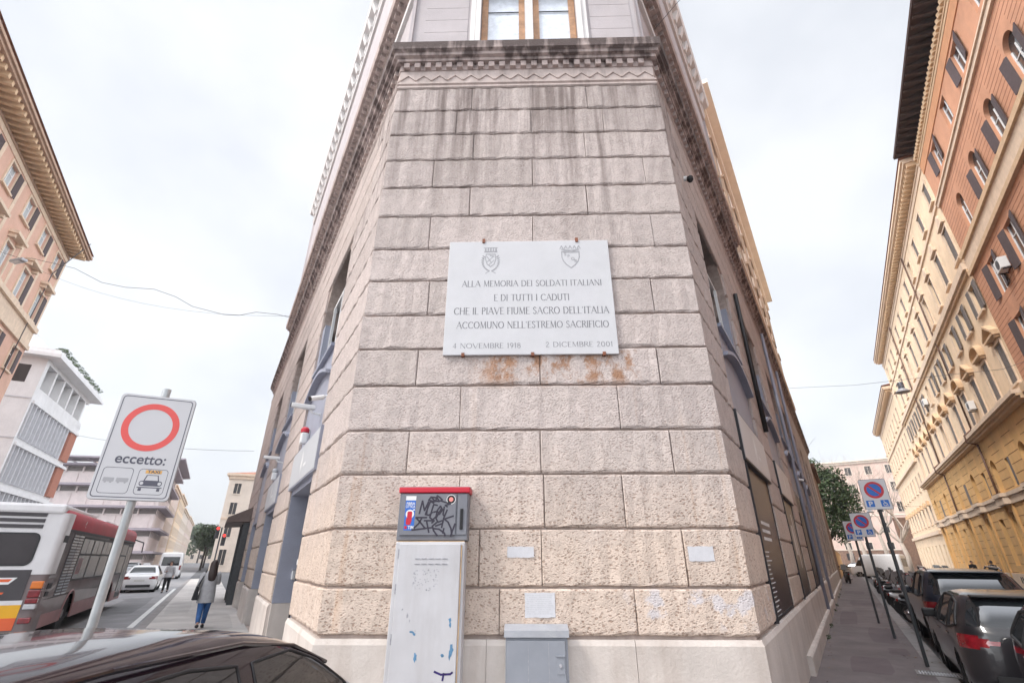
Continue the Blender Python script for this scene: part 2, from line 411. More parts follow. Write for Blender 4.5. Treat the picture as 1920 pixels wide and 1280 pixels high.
def pavement(name, quads, m):
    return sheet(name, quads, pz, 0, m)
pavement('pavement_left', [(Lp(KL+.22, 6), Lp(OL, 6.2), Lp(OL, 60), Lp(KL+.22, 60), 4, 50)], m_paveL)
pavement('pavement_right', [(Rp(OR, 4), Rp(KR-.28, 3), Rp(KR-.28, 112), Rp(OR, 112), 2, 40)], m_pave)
pavement('pavement_corner', [(Lp(KL+.22, 6), (-1.2, 5.45), (CL.x+1.2, CL.y-.06), (CL.x, CL.y), 3, 3), ((-1.2, 5.45), Rp(KR-.28, 3), (CR.x, CR.y), (CL.x+1.2, CL.y-.06), 4, 3), (Rp(KR-.28, 3), Rp(KR-.28, 4), Rp(OR, 5.5), (CR.x, CR.y), 1, 1)], m_paveL)
pavement('pavement_far_right', [(Rp(8.15, -4), Rp(9.9, -4), Rp(9.9, 86), Rp(8.15, 86), 2, 20)], m_pave)
pavement('pavement_far_left', [(Lp(-18, 3), Lp(-13.4, 3), Lp(-13.4, 46), Lp(-18, 46), 2, 20), (Lp(-18, 58), Lp(-13.4, 58), Lp(-13.4, 300), Lp(-18, 300), 2, 20)], m_paveL)
def kerb(name, f, o0, o1, t0, t1):
    mb = MB(); n = int((t1-t0)/1.0)
    for i in range(n):
        a, b = t0+(t1-t0)*i/n+.004, t0+(t1-t0)*(i+1)/n-.004
        p = [f(o0, a), f(o1, a), f(o1, b), f(o0, b)]
        j = random.uniform(-.004, .004)
        top = [mb.P((q.x, q.y, pz(q.x)+.006+j)) for q in p]; bot = [mb.P((q.x, q.y, gz(q.x)-.1)) for q in p]
        mb.F(top); [mb.F((top[k], top[(k+1) % 4], bot[(k+1) % 4], bot[k])) for k in range(4)]
    return tag(mb.build(name, m_kerb), kind='structure')
kerb('kerb_left', Lp, KL, KL+.22, 6, 60)
kerb('kerb_right', Rp, KR-.28, KR, 3, 112)
kerb('kerb_corner', lambda o, t: Vector((-3.9+t*.62+ .0, 4.85+.13*t+o, 0)), -.3, -.0, 0, 4.3)
kerb('kerb_far_right', Rp, 7.9, 8.15, -4, 86)
kerb('kerb_far_left', Lp, -13.4, -13.2, 3, 46)
strips = [(Lp(-1.66, 6), Lp(-1.5, 6), Lp(-1.5, 43), Lp(-1.66, 43), 1, 40)]
for k in range(9): strips.append((Lp(-12.4+k*1.2, 44.5), Lp(-11.8+k*1.2, 44.5), Lp(-11.8+k*1.2, 48), Lp(-12.4+k*1.2, 48), 1, 4))
strips.append((Lp(-12.6, 42.6), Lp(-1.7, 42.6), Lp(-1.7, 43.0), Lp(-12.6, 43.0), 8, 1))
for k in range(8): strips.append((Lp(-7.3, 8+k*7), Lp(-7.17, 8+k*7), Lp(-7.17, 11+k*7), Lp(-7.3, 11+k*7), 1, 4))
sheet('road_markings', strips, gz, .008, m_line)

# ------------------------------------------------------------------ corner building
Z_C = [1.01, 1.50, 2.14, 2.79, 3.36, 3.99, 4.55, 5.10, 5.70, 6.29, 6.94, 7.56, 8.18, 8.80, 9.41, 10.02]
JOINTS = [[2.04, 3.6], [1.79, 2.54, 4.24], [1.52, 2.59, 3.58], [0.82, 2.56, 4.26], [1.48, 3.63], [0.84, 2.58, 4.24], [1.62, 3.37], [0.92, 2.64, 4.3],
          [1.57, 3.4], [0.85, 2.52, 4.44], [1.48, 3.44], [0.82, 2.54, 4.46], [1.5, 3.48], [1.16, 2.53, 3.85], [1.43, 3.59]]     # metres along the front

cb = thing('corner_building', 'tall wedge-shaped corner building of rusticated pinkish travertine with a chamfered front', 'building', (.27, 6.2, 0))

# bays (arched tall openings) on the two side faces: (s0, s1, sill z, spring z, top z)
BL = [(2.40+5.9*k, 5.25+5.9*k) for k in range(3)]
BR = [(1.6+5.2*k, 4.5+5.2*k) for k in range(8)]
END_L, END_R = 23.5, 46.0
SPR, TOPA = 7.1, 8.5

def arch_pts(a, b, spring, n=14):
    c, r = (a+b)/2, (b-a)/2
    return [(c + r*math.cos(math.pi - math.pi*i/n), spring + r*math.sin(math.pi*i/n)) for i in range(n+1)]

core = MB()      # recessed wall plane behind the blocks, with the arched bays cut out
def wall_open(mb, M, length, z0, z1, ops, depth):
    """ops: (x0,x1,zb,spring or None,top). wall plane y=0, reveals go to y=-depth"""
    mb.M = M
    x = 0
    for (a, b, zb, sp, tp) in sorted(ops):
        mb.poly([(x, 0, z0), (a, 0, z0), (a, 0, z1), (x, 0, z1)]); x = b
        if zb > z0 + 1e-4: mb.poly([(a, 0, z0), (b, 0, z0), (b, 0, zb), (a, 0, zb)])
        if sp is None:
            mb.poly([(a, 0, tp), (b, 0, tp), (b, 0, z1), (a, 0, z1)])
            ring = [(a, zb), (a, tp), (b, tp), (b, zb)]
        else:
            ap = arch_pts(a, b, sp)
            for p, q in zip(ap, ap[1:]): mb.poly([(p[0], 0, p[1]), (q[0], 0, q[1]), (q[0], 0, z1), (p[0], 0, z1)])
            ring = [(a, zb)] + ap + [(b, zb)]
        for p, q in zip(ring, ring[1:] + ring[:1]):
            mb.poly([(p[0], 0, p[1]), (q[0], 0, q[1]), (q[0], -depth, q[1]), (p[0], -depth, p[1])])
    mb.poly([(x, 0, z0), (length, 0, z0), (length, 0, z1), (x, 0, z1)])
    mb.M = None
opsL = [(a, b, .05, SPR, TOPA) for a, b in BL]; opsR = [(a, b, 1.05, SPR, TOPA) for a, b in BR]
wall_open(core, FL, END_L, 0, 11.0, opsL, .34)
wall_open(core, FR, END_R, 0, 11.0, opsR, .34)
core.M = FC; core.poly([(0, 0, 0), (WC, 0, 0), (WC, 0, 11.0), (0, 0, 11.0)]); core.M = None
e1 = CL + dL*END_L; e2 = CR + dR*END_R
core.poly([(e1.x, e1.y, 0), (e2.x, e2.y, 0), (e2.x, e2.y, 11.0), (e1.x, e1.y, 11.0)])
core.build('wall', m_joint, cb)

def block(mb, pts, z0, z1, p=.045, b=.024, jit=.0065, step=.11):
    """one rusticated stone: swept chamfered profile along plan points (travel left to right seen from outside)"""
    pts = [V2(q) for q in pts]
    P = []
    for i in range(len(pts)-1):
        Lg = (pts[i+1]-pts[i]).length; n = max(1, int(round(Lg/step)))
        seq = [k/n for k in range(n)]
        for u in seq: P.append(pts[i].lerp(pts[i+1], u))
    P.append(pts[-1])
    # end stations, tucked in
    d0 = (P[1]-P[0]).normalized(); d1 = (P[-1]-P[-2]).normalized()
    if (P[1]-P[0]).length > 2*b: P.insert(1, P[0]+d0*.012)
    if (P[-1]-P[-2]).length > 2*b: P.insert(-1, P[-1]-d1*.012)
    n = len(P); rings = []
    for i in range(n):
        ns = []
        if i > 0: d = (P[i]-P[i-1]).normalized(); ns.append(Vector((d.y, -d.x)))
        if i < n-1: d = (P[i+1]-P[i]).normalized(); ns.append(Vector((d.y, -d.x)))
        nn = ns[0] if len(ns) == 1 else (ns[0]+ns[1]).normalized()/max(.3, (ns[0]+ns[1]).normalized().dot(ns[0]))
        e = .008 if i in (0, n-1) else 0
        j = lambda: random.uniform(-jit, jit)
        q = p - e + j()
        ring = [(-.02, z0), (q-b+j(), z0+j()), (q-b*.3+j(), z0+b*.6+j()), (q+j(), z0+b*1.5+j()*1.6), (q+j(), z1-b*.6+j()), (q-b*.6+j(), z1+j()*.5), (-.02, z1)]
        rings.append([mb.P((P[i].x+nn.x*d, P[i].y+nn.y*d, z)) for d, z in ring])
    for i in range(n-1):
        for k in range(6): mb.F((rings[i][k], rings[i+1][k], rings[i+1][k+1], rings[i][k+1]))
    mb.F(rings[0]); mb.F(rings[-1][::-1])

G = .009           # half joint
front = MB(); sideL = MB(); sideR = MB()
for ci in range(15):
    z0, z1 = Z_C[ci]+.013, Z_C[ci+1]-.013
    js = JOINTS[ci]
    wl_, wr_ = (1.05, 1.95)[ci % 2], (.55, 1.25)[ci % 2]
    inz = Z_C[ci+1] < TOPA+.1                       # course is interrupted by the bays
    if inz: wl_ = BL[0][0]; wr_ = BR[0][0]
    else: wl_, wr_ = (1.1, .7)[ci % 2], (.7, 1.1)[ci % 2]
    pl = CL + dL*wl_; pr = CR + dR*wr_
    at = lambda s: CL + dC*s
    cuts = [0] + js + [WC]
    for k in range(len(cuts)-1):
        if k == 0: block(front, [pl, CL, at(cuts[1]-G*.6)], z0, z1)
        elif k == len(cuts)-2: block(front, [at(cuts[k]+G*.6), CR, pr], z0, z1)
        else: block(front, [at(cuts[k]+G*.6), at(cuts[k+1]-G*.6)], z0, z1)
    # side faces
    for (face, bays, mb, org, d, end, first) in ((0, BL, sideL, CL, dL, END_L, wl_), (1, BR, sideR, CR, dR, END_R, wr_)):
        spans = []
        x = first
        if inz:
            c0 = [b for b in bays]
            zc = (Z_C[ci]+Z_C[ci+1])/2
            for k, (a, b) in enumerate(bays):
                r = (b-a)/2; c = (a+b)/2
                hw = r if zc <= SPR else math.sqrt(max(0, r*r-(zc-SPR)**2))+.12
                hw = min(hw, r)
                nxt = bays[k+1][0] if k+1 < len(bays) else end
                if zc > SPR and hw < r:
                    if k == 0: spans.append((first+.02, c-hw)) if c-hw > first+.1 else None
                    nn = bays[k+1] if k+1 < len(bays) else None
                    spans.append((c+hw, (nn[0]+nn[1])/2-hw if nn else end))
                else: spans.append((b, nxt))
        else: spans.append((first+.02, end))
        for a, b in spans:
            x = a; odd = ci % 2
            bl = 1.35
            n = max(1, int(round((b-a)/bl)))
            edges = [a+(b-a)*k/n for k in range(n+1)]
            if odd and n > 1: edges = [a] + [q+(b-a)/n/2 for q in edges[:-1]] + [b]
            for u, v in zip(edges, edges[1:]):
                if v-u < .1: continue
                q0, q1 = org+d*(u+G*.5), org+d*(v-G*.5)
                path = [q1, q0] if face == 0 else [q0, q1]
                block(mb, path, z0, z1, step=.3 if u < 9 else 3, jit=.003)
front.build('front_stonework', m_stone, cb)
sideL.build('side_stonework', m_stone2, cb); sideR.build('side_stonework', m_stone2, cb)

# plinth with its slightly uneven cap
def path_side(a, b, c, d):
    """plan path: left face from s=a back to the corner, front, right face to s=b"""
    return [tuple(CL+dL*a), tuple(CL), tuple(CR), tuple(CR+dR*b)]
def plinth_run(path):
    pl = MB(); pl.sweep(path, [(-.05, -.2), (.075, -.2), (.075, .93), (.05, .985), (-.05, .985)]); pl.build('plinth', m_plinth, cb)
plinth_run([tuple(CL+dL*BL[0][0]), tuple(CL), tuple(CL+dC*1.9)])
plinth_run([tuple(CL+dC*1.904), tuple(CL+dC*3.55)]); plinth_run([tuple(CL+dC*3.556), tuple(CR), tuple(CR+dR*3.9)])
for k, (a, b) in enumerate(BL):
    nx = BL[k+1][0] if k+1 < len(BL) else END_L
    plinth_run([tuple(CL+dL*nx), tuple(CL+dL*b)])
for k in range(14):
    a = 3.906+3*k; plinth_run([tuple(CR+dR*a), tuple(CR+dR*(a+2.994))])
for k in range(7):     # low stone step at the foot of the right face
    a = 4.2+6*k; pl = MB(); pl.sweep([tuple(CR+dR*a), tuple(CR+dR*(a+5.9))], [(.0, -.1), (.16, -.1), (.16, .26), (.14, .29), (.0, .29)]); pl.build('foot_step', m_plinth, cb)

# frieze, zigzag, dentils and first cornice
P_ALL = path_side(END_L, END_R, 0, 0)
fz = MB(); fz.sweep(P_ALL, [(-.03, 10.02), (.03, 10.03), (.055, 10.05), (.055, 10.09), (.03, 10.1), (.03, 10.13), (.06, 10.15), (.06, 10.18), (.02, 10.2), (.02, 10.56), (-.03, 10.56)])
for (M, Ln) in ((FC, WC), (FL, 12), (FR, 12)):
    fz.M = M; n = int(Ln/.29); w = Ln/n
    for k in range(n):
        a = k*w
        for (p, q) in (((a, 10.28), (a+w/2, 10.42)), ((a+w/2, 10.42), (a+w, 10.28))):
            dx, dz = q[0]-p[0], q[1]-p[1]; l = math.hypot(dx, dz); ox, oz = -dz/l*.014, dx/l*.014
            fz.prism([(p[0]-ox, .02, p[1]-oz), (q[0]-ox, .02, q[1]-oz), (q[0]+ox, .02, q[1]+oz), (p[0]+ox, .02, p[1]+oz)], (0, .02, 0))
fz.M = None; fz.build('frieze', m_frieze, cb)
co = MB()
for (M, Ln, a0) in ((FC, WC, .06), (FL, END_L, .12), (FR, END_R, .12)):
    co.M = M; n = int(Ln/.21)
    for k in range(n):
        a = a0 + (Ln-2*a0)*k/n
        co.box((a, .02, 10.57), (a+.11, .10, 10.70))
co.M = None
co.sweep(P_ALL, [(-.03, 10.56), (.035, 10.56), (.035, 10.71), (.12, 10.72), (.13, 10.78), (.19, 10.80), (.20, 10.86), (.26, 10.90), (.275, 11.08), (.24, 11.11), (-.1, 11.13)])
co.build('cornice', m_soot, cb)

# upper storeys: pale plaster, paired arched windows, second cornice, crowning cornice
UL, UR = 21.5, 12.6
Z2, Z3 = 14.0, 22.6
up = MB()
WIN = (1.52, 3.56)
wall_open(up, FC @ Matrix.Translation((0, -.10, 0)), WC, 11.0, 22.4, [(WIN[0], WIN[1], 11.12, None, 14.6)], .22)
ul = [(1.2+3.2*k, 2.9+3.2*k, 11.5, 12.3, 13.15) for k in range(6)]
ur = [(1.2+3.2*k, 2.9+3.2*k, 11.5, 12.3, 13.15) for k in range(3)]
wall_open(up, FL @ Matrix.Translation((0, -.10, 0)), UL, 11.0, 22.4, ul + [(1.4+3.2*k, 2.7+3.2*k, 15.2, None, 18.2) for k in range(0)], .2)
wall_open(up, FR @ Matrix.Translation((0, -.10, 0)), UR, 11.0, 22.4, ur, .2)
a1, a2 = CL+dL*UL, CR+dR*UR
up.poly([(a1.x, a1.y, 11), (a2.x, a2.y, 11), (a2.x, a2.y, 22.4), (a1.x, a1.y, 22.4)])
for zc in (11.62, 12.1, 12.58):   # shallow channel lines of the front: raised slabs between them
    pass
up.M = FC
for zc0, zc1 in ((11.16, 11.52), (11.53, 11.93), (11.94, 12.34), (12.35, 12.75), (12.76, 13.16), (13.17, 13.6)):
    for a, b in ((.32, 1.24), (3.84, 4.72)):
        up.box((a, -.098, zc0), (b, -.088, zc1))
up.M = None
up.build('upper_wall', m_lilac, cb)
tr = MB(M=FC)
for a, b in ((1.30, 1.40), (1.41, 1.515), (3.565, 3.67), (3.68, 3.78)):
    tr.box((a, -.095, 11.14), (b, -.02 if a in (1.41, 3.565) else -.05, 14.7))
tr.box((2.47, -.2, 11.14), (2.63, -.09, 14.6))
tr.build('window_surround', m_white, cb)
for a, b in ((1.53, 2.46), (2.64, 3.55)):
    w = MB(M=FC)
    for q in ((a, a+.13), (b-.13, b)): w.box((q[0], -.24, 11.14), (q[1], -.16, 14.6))
    w.box((a+.131, -.23, 11.14), (b-.131, -.17, 11.2)); w.box((a+.131, -.23, 14.4), (b-.131, -.17, 14.6))
    fo = w.build('window', m_wood, cb)
    g = MB(M=FC); g.poly([(a+.12, -.205, 11.15), (b-.12, -.205, 11.15), (b-.12, -.205, 14.5), (a+.12, -.205, 14.5)])
    g.build('pane', m_lace, fo)
    rl = MB(M=FC); rl.tube([(a+.13, -.185, 12.72), (b-.13, -.185, 12.72)], .012, 6); rl.build('curtain_rail', m_dark, fo)
P_UP = [tuple(CL+dL*UL), tuple(CL), tuple(CR), tuple(CR+dR*UR)]
s1 = MB(); s1.sweep(P_UP, [(-.1, 13.3), (-.02, 13.32), (.0, 13.42), (-.1, 13.46)])
s1.sweep(P_UP, [(-.1, 11.14), (.0, 11.14), (.0, 11.26), (-.1, 11.3)])
s1.build('string_course', m_white, cb)
c2 = MB(); c2.sweep(P_UP, [(-.1, 13.8), (.02, 13.82), (.03, 13.95), (.22, 14.0), (.25, 14.2), (-.1, 14.25)])
for (M, Ln) in ((FL, UL), (FR, UR), (FC, WC)):
    c2.M = M; n = int(Ln/.24)
    for k in range(n): c2.box((.1+k*.24, .02, 13.83), (.22+k*.24, .14, 13.985))
c2.M = None
c2.build('upper_cornice', m_cornice, cb)
def top_cornice(name, path, frames, z, ov, m):
    c = MB(); c.sweep(path, [(-.1, z-1.0), (.0, z-.98), (.02, z-.85), (.06, z-.8), (.06, z-.35), (ov-.06, z-.28), (ov, z-.1), (ov-.02, z), (-.1, z+.05)])
    for M, a, Ln in frames:
        c.M = M; n = int(Ln/.75)
        for k in range(n):
            x = a+.3+k*.75; c.prism([(x, .05, z-.8), (x, .05, z-.32), (x, ov-.08, z-.3), (x, ov-.08, z-.42), (x, .12, z-.78)], (.22, 0, 0))
    c.M = None
    return c.build(name, m, cb)
top_cornice('crowning_cornice', P_UP, ((FL, 0, UL), (FR, 0, UR)), Z3, .34, m_white)
# arched window surrounds and panes of the piano nobile on the sides
for M, ops in ((FL, ul), (FR, ur)):
    for (a, b, zb, sp, tp) in ops:
        f = MB(M=M @ Matrix.Translation((0, -.1, 0)))
        ap = [(a, zb)] + arch_pts(a, b, sp) + [(b, zb)]
        bp = [(a-.14, zb)] + arch_pts(a-.14, b+.14, sp) + [(b+.14, zb)]
        for i in range(len(ap)-1):
            f.prism([(ap[i][0], 0, ap[i][1]), (ap[i+1][0], 0, ap[i+1][1]), (bp[i+1][0], 0, bp[i+1][1]), (bp[i][0], 0, bp[i][1])], (0, .06, 0))
        fo = f.build('window', m_cornice, cb)
        g = MB(M=M @ Matrix.Translation((0, -.26, 0))); g.poly([(q[0], 0, q[1]) for q in ap]); g.build('pane', m_glass, fo)

# bays: grey cladding, mezzanine window, shop opening
def bay(M, a, b, zb, left, k):
    mid = (a+b)/2
    c = MB(M=M)
    # cladding sheet set back in the arch, with the rectangular mezzanine window hole
    wa, wb, w0, w1 = a+.35, b-.35, 5.75, 7.5
    y = -.012
    ap = arch_pts(a+.004, b-.004, SPR)
    lowz = 3.1 if left else 4.0
    c.poly([(a+.004, y, lowz), (b-.004, y, lowz), (b-.004, y, w0), (a+.004, y, w0)])
    c.poly([(a+.004, y, w0), (wa, y, w0), (wa, y, SPR), (a+.004, y, SPR)]); c.poly([(wb, y, w0), (b-.004, y, w0), (b-.004, y, SPR), (wb, y, SPR)])
    c.poly([(wa, y, w0), (wa, y-.2, w0), (wb, y-.2, w0), (wb, y, w0)])
    for q in (wa, wb): c.poly([(q, y, w0), (q, y-.2, w0), (q, y-.2, SPR), (q, y, SPR)])
    c.poly([(a+.004, y, SPR), (wa, y, SPR), (wa, y-.2, SPR), (a+.004, y-.2, SPR)]); c.poly([(wb, y, SPR), (b-.004, y, SPR), (b-.004, y-.2, SPR), (wb, y-.2, SPR)])
    for p, q in []:
        c.poly([(p[0], y, max(SPR, p[1])), (q[0], y, max(SPR, q[1])), (q[0], y, SPR if (q[0] < wa or p[0] > wb) else min(w1, q[1])), (p[0], y, SPR if (q[0] < wa or p[0] > wb) else min(w1, p[1]))])
    # curved sill hood
    hp = [(a+.02+(b-a-.04)*i/12, 5.0+.32*math.sin(math.pi*i/12)) for i in range(13)]
    for p, q in zip(hp, hp[1:]):
        c.prism([(p[0], y, p[1]), (q[0], y, q[1]), (q[0], y, q[1]+.07), (p[0], y, p[1]+.07)], (0, .14, 0))
    c.box((wa-.06, y+.002, w0-.07), (wb+.06, y+.09, w0-.005))
    co_ = c.build('bay_cladding', m_greymetal, cb)
    w = MB(M=M)
    for q in ((wa, wa+.07), (mid-.04, mid+.04), (wb-.07, wb)): w.box((q[0], y-.19, w0+.01), (q[1], y-.13, w1+.1))
    w.box((wa+.071, y-.185, w0+.012), (mid-.041, y-.135, w0+.08)); w.box((mid+.041, y-.185, w0+.012), (wb-.071, y-.135, w0+.08)); w.box((a+.01, y-.25, w1+.102), (b-.01, y-.15, w1+.19))
    wo = w.build('window', m_whitep, cb)
    g = MB(M=M); g.poly([(a, y-.3, w0), (b, y-.3, w0), (b, y-.3, 8.3), (a, y-.3, 8.3)]); g.build('pane', m_glass, wo)

for k, (a, b) in enumerate(BL): bay(FL, a, b, .05, True, k)
for k, (a, b) in enumerate(BR[:5]): bay(FR, a, b, 1.05, False, k)
for k, (a, b) in enumerate(BR[5:]):
    g = MB(M=FR); g.poly([(a, -.3, 1), (b, -.3, 1), (b, -.3, 8.3), (a, -.3, 8.3)]); g.build('window', m_glass, cb)
# left shop openings: grey jamb linings, dark door leaf
for k, (a, b) in enumerate(BL):
    j = MB(M=FL); j.box((b-.05, -.9, 1.0), (b-.003, .012, 3.2)); j.box((a+.003, -.9, .02), (a+.035, .01, 3.2)); j.box((a+.036, -.9, 3.06), (b-.051, -.0, 3.2))
    j.build('door_lining', m_greymetal, cb)
    st = MB(M=FL); st.box((b-.06, -.9, .0), (b-.003, .01, .995)); st.build('door_base', m_plinth, cb)
    d = MB(M=FL); d.box((a+.04, -.98, .0), (b-.05, -.92, 3.05)); d.box((a+.036, -.2, .0), (a+.12, .03, 3.05))
    d.build('door', m_dark, cb)
# ------------------------------------------------------------------ lettering
GL = {  # engraved roman capitals: width, strokes (polyline, weight or None = by direction)
 'A': (.82, [([(0,0),(.41,1)], .05), ([(.41,1),(.82,0)], .12), ([(.17,.36),(.66,.36)], .045)]),
 'B': (.6, [([(.08,0),(.08,1)], .12), ([(.08,1),(.35,1),(.5,.9),(.5,.64),(.35,.54),(.08,.54)], None), ([(.35,.54),(.56,.43),(.58,.14),(.4,0),(.08,0)], None)]),
 'C': (.82, [([(.8,.84),(.62,.98),(.4,1),(.14,.84),(.03,.5),(.14,.16),(.4,0),(.62,.02),(.8,.16)], None)]),
 'D': (.82, [([(.08,0),(.08,1)], .12), ([(.08,1),(.42,1),(.68,.84),(.79,.5),(.68,.16),(.42,0),(.08,0)], None)]),
 'E': (.55, [([(.08,0),(.08,1)], .12), ([(.08,1),(.52,1)], .045), ([(.08,.52),(.45,.52)], .045), ([(.08,0),(.55,0)], .045)]),
 'F': (.52, [([(.08,0),(.08,1)], .12), ([(.08,1),(.52,1)], .045), ([(.08,.5),(.42,.5)], .045)]),
 'H': (.8, [([(.08,0),(.08,1)], .12), ([(.72,0),(.72,1)], .12), ([(.08,.52),(.72,.52)], .045)]),
 'I': (.2, [([(.1,0),(.1,1)], .12)]),
 'L': (.54, [([(.08,0),(.08,1)], .12), ([(.08,0),(.54,0)], .045)]),
 'M': (.98, [([(.1,0),(.14,1)], .05), ([(.14,1),(.49,.05)], .11), ([(.49,.05),(.84,1)], .045), ([(.84,1),(.9,0)], .12)]),
 'N': (.84, [([(.08,0),(.08,1)], .05), ([(.08,1),(.76,0)], .12), ([(.76,0),(.76,1)], .05)]),
 'O': (.92, [([(.46+.43*math.cos(t*math.pi/10), .5+.5*math.sin(t*math.pi/10)) for t in range(21)], None)]),
 'P': (.58, [([(.08,0),(.08,1)], .12), ([(.08,1),(.36,1),(.52,.9),(.54,.68),(.38,.5),(.08,.48)], None)]),
 'Q': (.92, [([(.46+.43*math.cos(t*math.pi/10), .5+.5*math.sin(t*math.pi/10)) for t in range(21)], None), ([(.5,.15),(.9,-.12)], .09)]),
 'R': (.66, [([(.08,0),(.08,1)], .12), ([(.08,1),(.36,1),(.52,.9),(.54,.7),(.38,.53),(.08,.51)], None), ([(.34,.51),(.68,0)], .11)]),
 'S': (.56, [([(.5,.86),(.4,.98),(.22,1),(.08,.88),(.08,.7),(.26,.55),(.44,.42),(.52,.25),(.44,.06),(.26,0),(.1,.04),(.03,.16)], .085)]),
 'T': (.7, [([(.35,0),(.35,1)], .12), ([(.0,1),(.7,1)], .045)]),
 'U': (.78, [([(.08,1),(.08,.3),(.18,.06),(.38,0),(.6,.06),(.7,.3),(.7,1)], None)]),
 'V': (.82, [([(0,1),(.41,0)], .12), ([(.41,0),(.82,1)], .05)]),
 "'": (.18, [([(.1,1),(.07,.78)], .07)]), ' ': (.32, []), '.': (.2, [([(.1,0),(.1,.08)], .09)]),
 '0': (.6, [([(.3+.26*math.cos(t*math.pi/10), .5+.5*math.sin(t*math.pi/10)) for t in range(21)], None)]),
 '1': (.3, [([(.02,.84),(.17,1)], .05), ([(.17,1),(.17,0)], .11)]),
 '2': (.55, [([(.05,.8),(.15,.96),(.32,1),(.46,.88),(.46,.68),(.05,0)], .07), ([(.05,.0),(.55,0)], .06)]),
 '4': (.58, [([(.4,0),(.4,1)], .11), ([(.4,1),(.02,.28)], .045), ([(.02,.28),(.58,.28)], .045)]),
 '8': (.56, [([(.28+.2*math.cos(t*math.pi/8), .77+.23*math.sin(t*math.pi/8)) for t in range(17)], .07), ([(.28+.25*math.cos(t*math.pi/8), .27+.27*math.sin(t*math.pi/8)) for t in range(17)], .08)]),
 '9': (.56, [([(.28+.23*math.cos(t*math.pi/8), .7+.3*math.sin(t*math.pi/8)) for t in range(17)], .08), ([(.51,.7),(.46,.3),(.2,0)], .08)]),
}
def pen(mb, pts, w, f, y):
    """flat ribbon along pts (local u,v) mapped by f(u,v)->(x,z) at depth y"""
    n = len(pts)
    for i in range(n-1):
        a, b = Vector(pts[i]), Vector(pts[i+1]); d = b-a
        if d.length < 1e-6: continue
        d.normalize(); ww = w if w else .045+.075*abs(d.y)
        o = Vector((-d.y, d.x))*ww/2; e = d*ww*.25
        q = [a-e-o, b+e-o, b+e+o, a-e+o]
        yy = y + (i % 2)*.0003
        mb.poly([(f(*p)[0], yy, f(*p)[1]) for p in q])
def roman(mb, text, x0, x1, zb, h, y, z_end=None):
    gap = .16
    tot = sum(GL[c][0]+gap for c in text)-gap
    sx = (x1-x0)/tot; x = x0
    dz = (z_end - zb) if z_end is not None else 0
    for c in text:
        w, st = GL[c]
        for pts, wt in st:
            k = sx/h
            pen(mb, [(u*k, v) for u, v in pts], wt, lambda u, v, xx=x: (xx+u*h, zb+dz*(xx-x0)/(x1-x0)+v*h), y)
        if c not in " '.OCSQ0892":      # small serifs at the feet and heads
            for pts, wt in st:
                for (u, v) in (pts[0], pts[-1]):
                    if v in (0, 1): pen(mb, [(u*sx/h-.09, v), (u*sx/h+.09, v)], .03, lambda uu, vv, xx=x: (xx+uu*h, zb+dz*(xx-x0)/(x1-x0)+vv*h), y+.0006)
        x += (w+gap)*sx
def text_obj(name, s, m, parent, M, size, x=0, y=.0, z=0, width=None, align='LEFT', depth=.0, shear=0, bold=0):
    """built-in font text as a mesh lying in the local x,z plane of M"""
    cu = bpy.data.curves.new('t', 'FONT'); cu.body = s; cu.size = size; cu.align_x = align; cu.shear = shear; cu.offset = bold
    o = bpy.data.objects.new('t', cu); COL.objects.link(o)
    me = bpy.data.meshes.new_from_object(o); bpy.data.objects.remove(o); bpy.data.curves.remove(cu)
    mb = MB(M=M); k = 1
    if width:
        xsv = [v.co.x for v in me.vertices]; k = width/(max(xsv)-min(xsv))
    ids = [mb.P((x+v.co.x*k, y, z+v.co.y)) for v in me.vertices]
    for p in me.polygons: mb.F([ids[i] for i in p.vertices])
    bpy.data.meshes.remove(me)
    return mb.build(name, m, parent)

def rrect(x0, z0, x1, z1, r, n=6):
    pts = []
    for cx, cz, a in ((x1-r, z1-r, 0), (x0+r, z1-r, 90), (x0+r, z0+r, 180), (x1-r, z0+r, 270)):
        for i in range(n+1): t = R(a+90*i/n); pts.append((cx+r*math.cos(t), cz+r*math.sin(t)))
    return pts
def ring(mb, outer, inner, y):
    n = len(outer)
    for i in range(n):
        j = (i+1) % n
        mb.poly([(outer[i][0], y, outer[i][1]), (outer[j][0], y, outer[j][1]), (inner[j][0], y, inner[j][1]), (inner[i][0], y, inner[i][1])])
def circ(cx, cz, r, n=40): return [(cx+r*math.cos(2*math.pi*i/n), cz+r*math.sin(2*math.pi*i/n)) for i in range(n)]
def flat(mb, pts, y): mb.poly([(p[0], y, p[1]) for p in pts])

# ------------------------------------------------------------------ memorial slab
sl_c = CL + dC*2.48
slab = thing('memorial_plaque', 'large pale marble memorial slab with an engraved inscription fixed to the chamfered stone front', 'plaque', (sl_c.x, sl_c.y, 4.42))
FS = frame(CL, dC, nC)
b = MB(M=FS); b.cbox((1.20, .046, 4.43), (3.70, .088, 6.385), .006); b.build('slab', m_marble, slab)
t = MB(M=FS)
roman(t, "ALLA MEMORIA DEI SOLDATI ITALIANI", 1.43, 3.54, 5.555, .10, .0895)
roman(t, "E DI TUTTI I CADUTI", 1.92, 3.04, 5.305, .105, .0895)
roman(t, "CHE IL PIAVE FIUME SACRO DELL'ITALIA", 1.33, 3.61, 5.08, .11, .0895)
roman(t, "ACCOMUNO NELL'ESTREMO SACRIFICIO", 1.38, 3.59, 4.85, .105, .0895)
t.build('inscription', m_ink, slab)
t = MB(M=FS)
roman(t, "4 NOVEMBRE 1918", 1.34, 2.31, 4.535, .075, .0895); roman(t, "2 DICEMBRE 2001", 2.67, 3.62, 4.545, .075, .0895)
t.build('date', m_ink, slab)
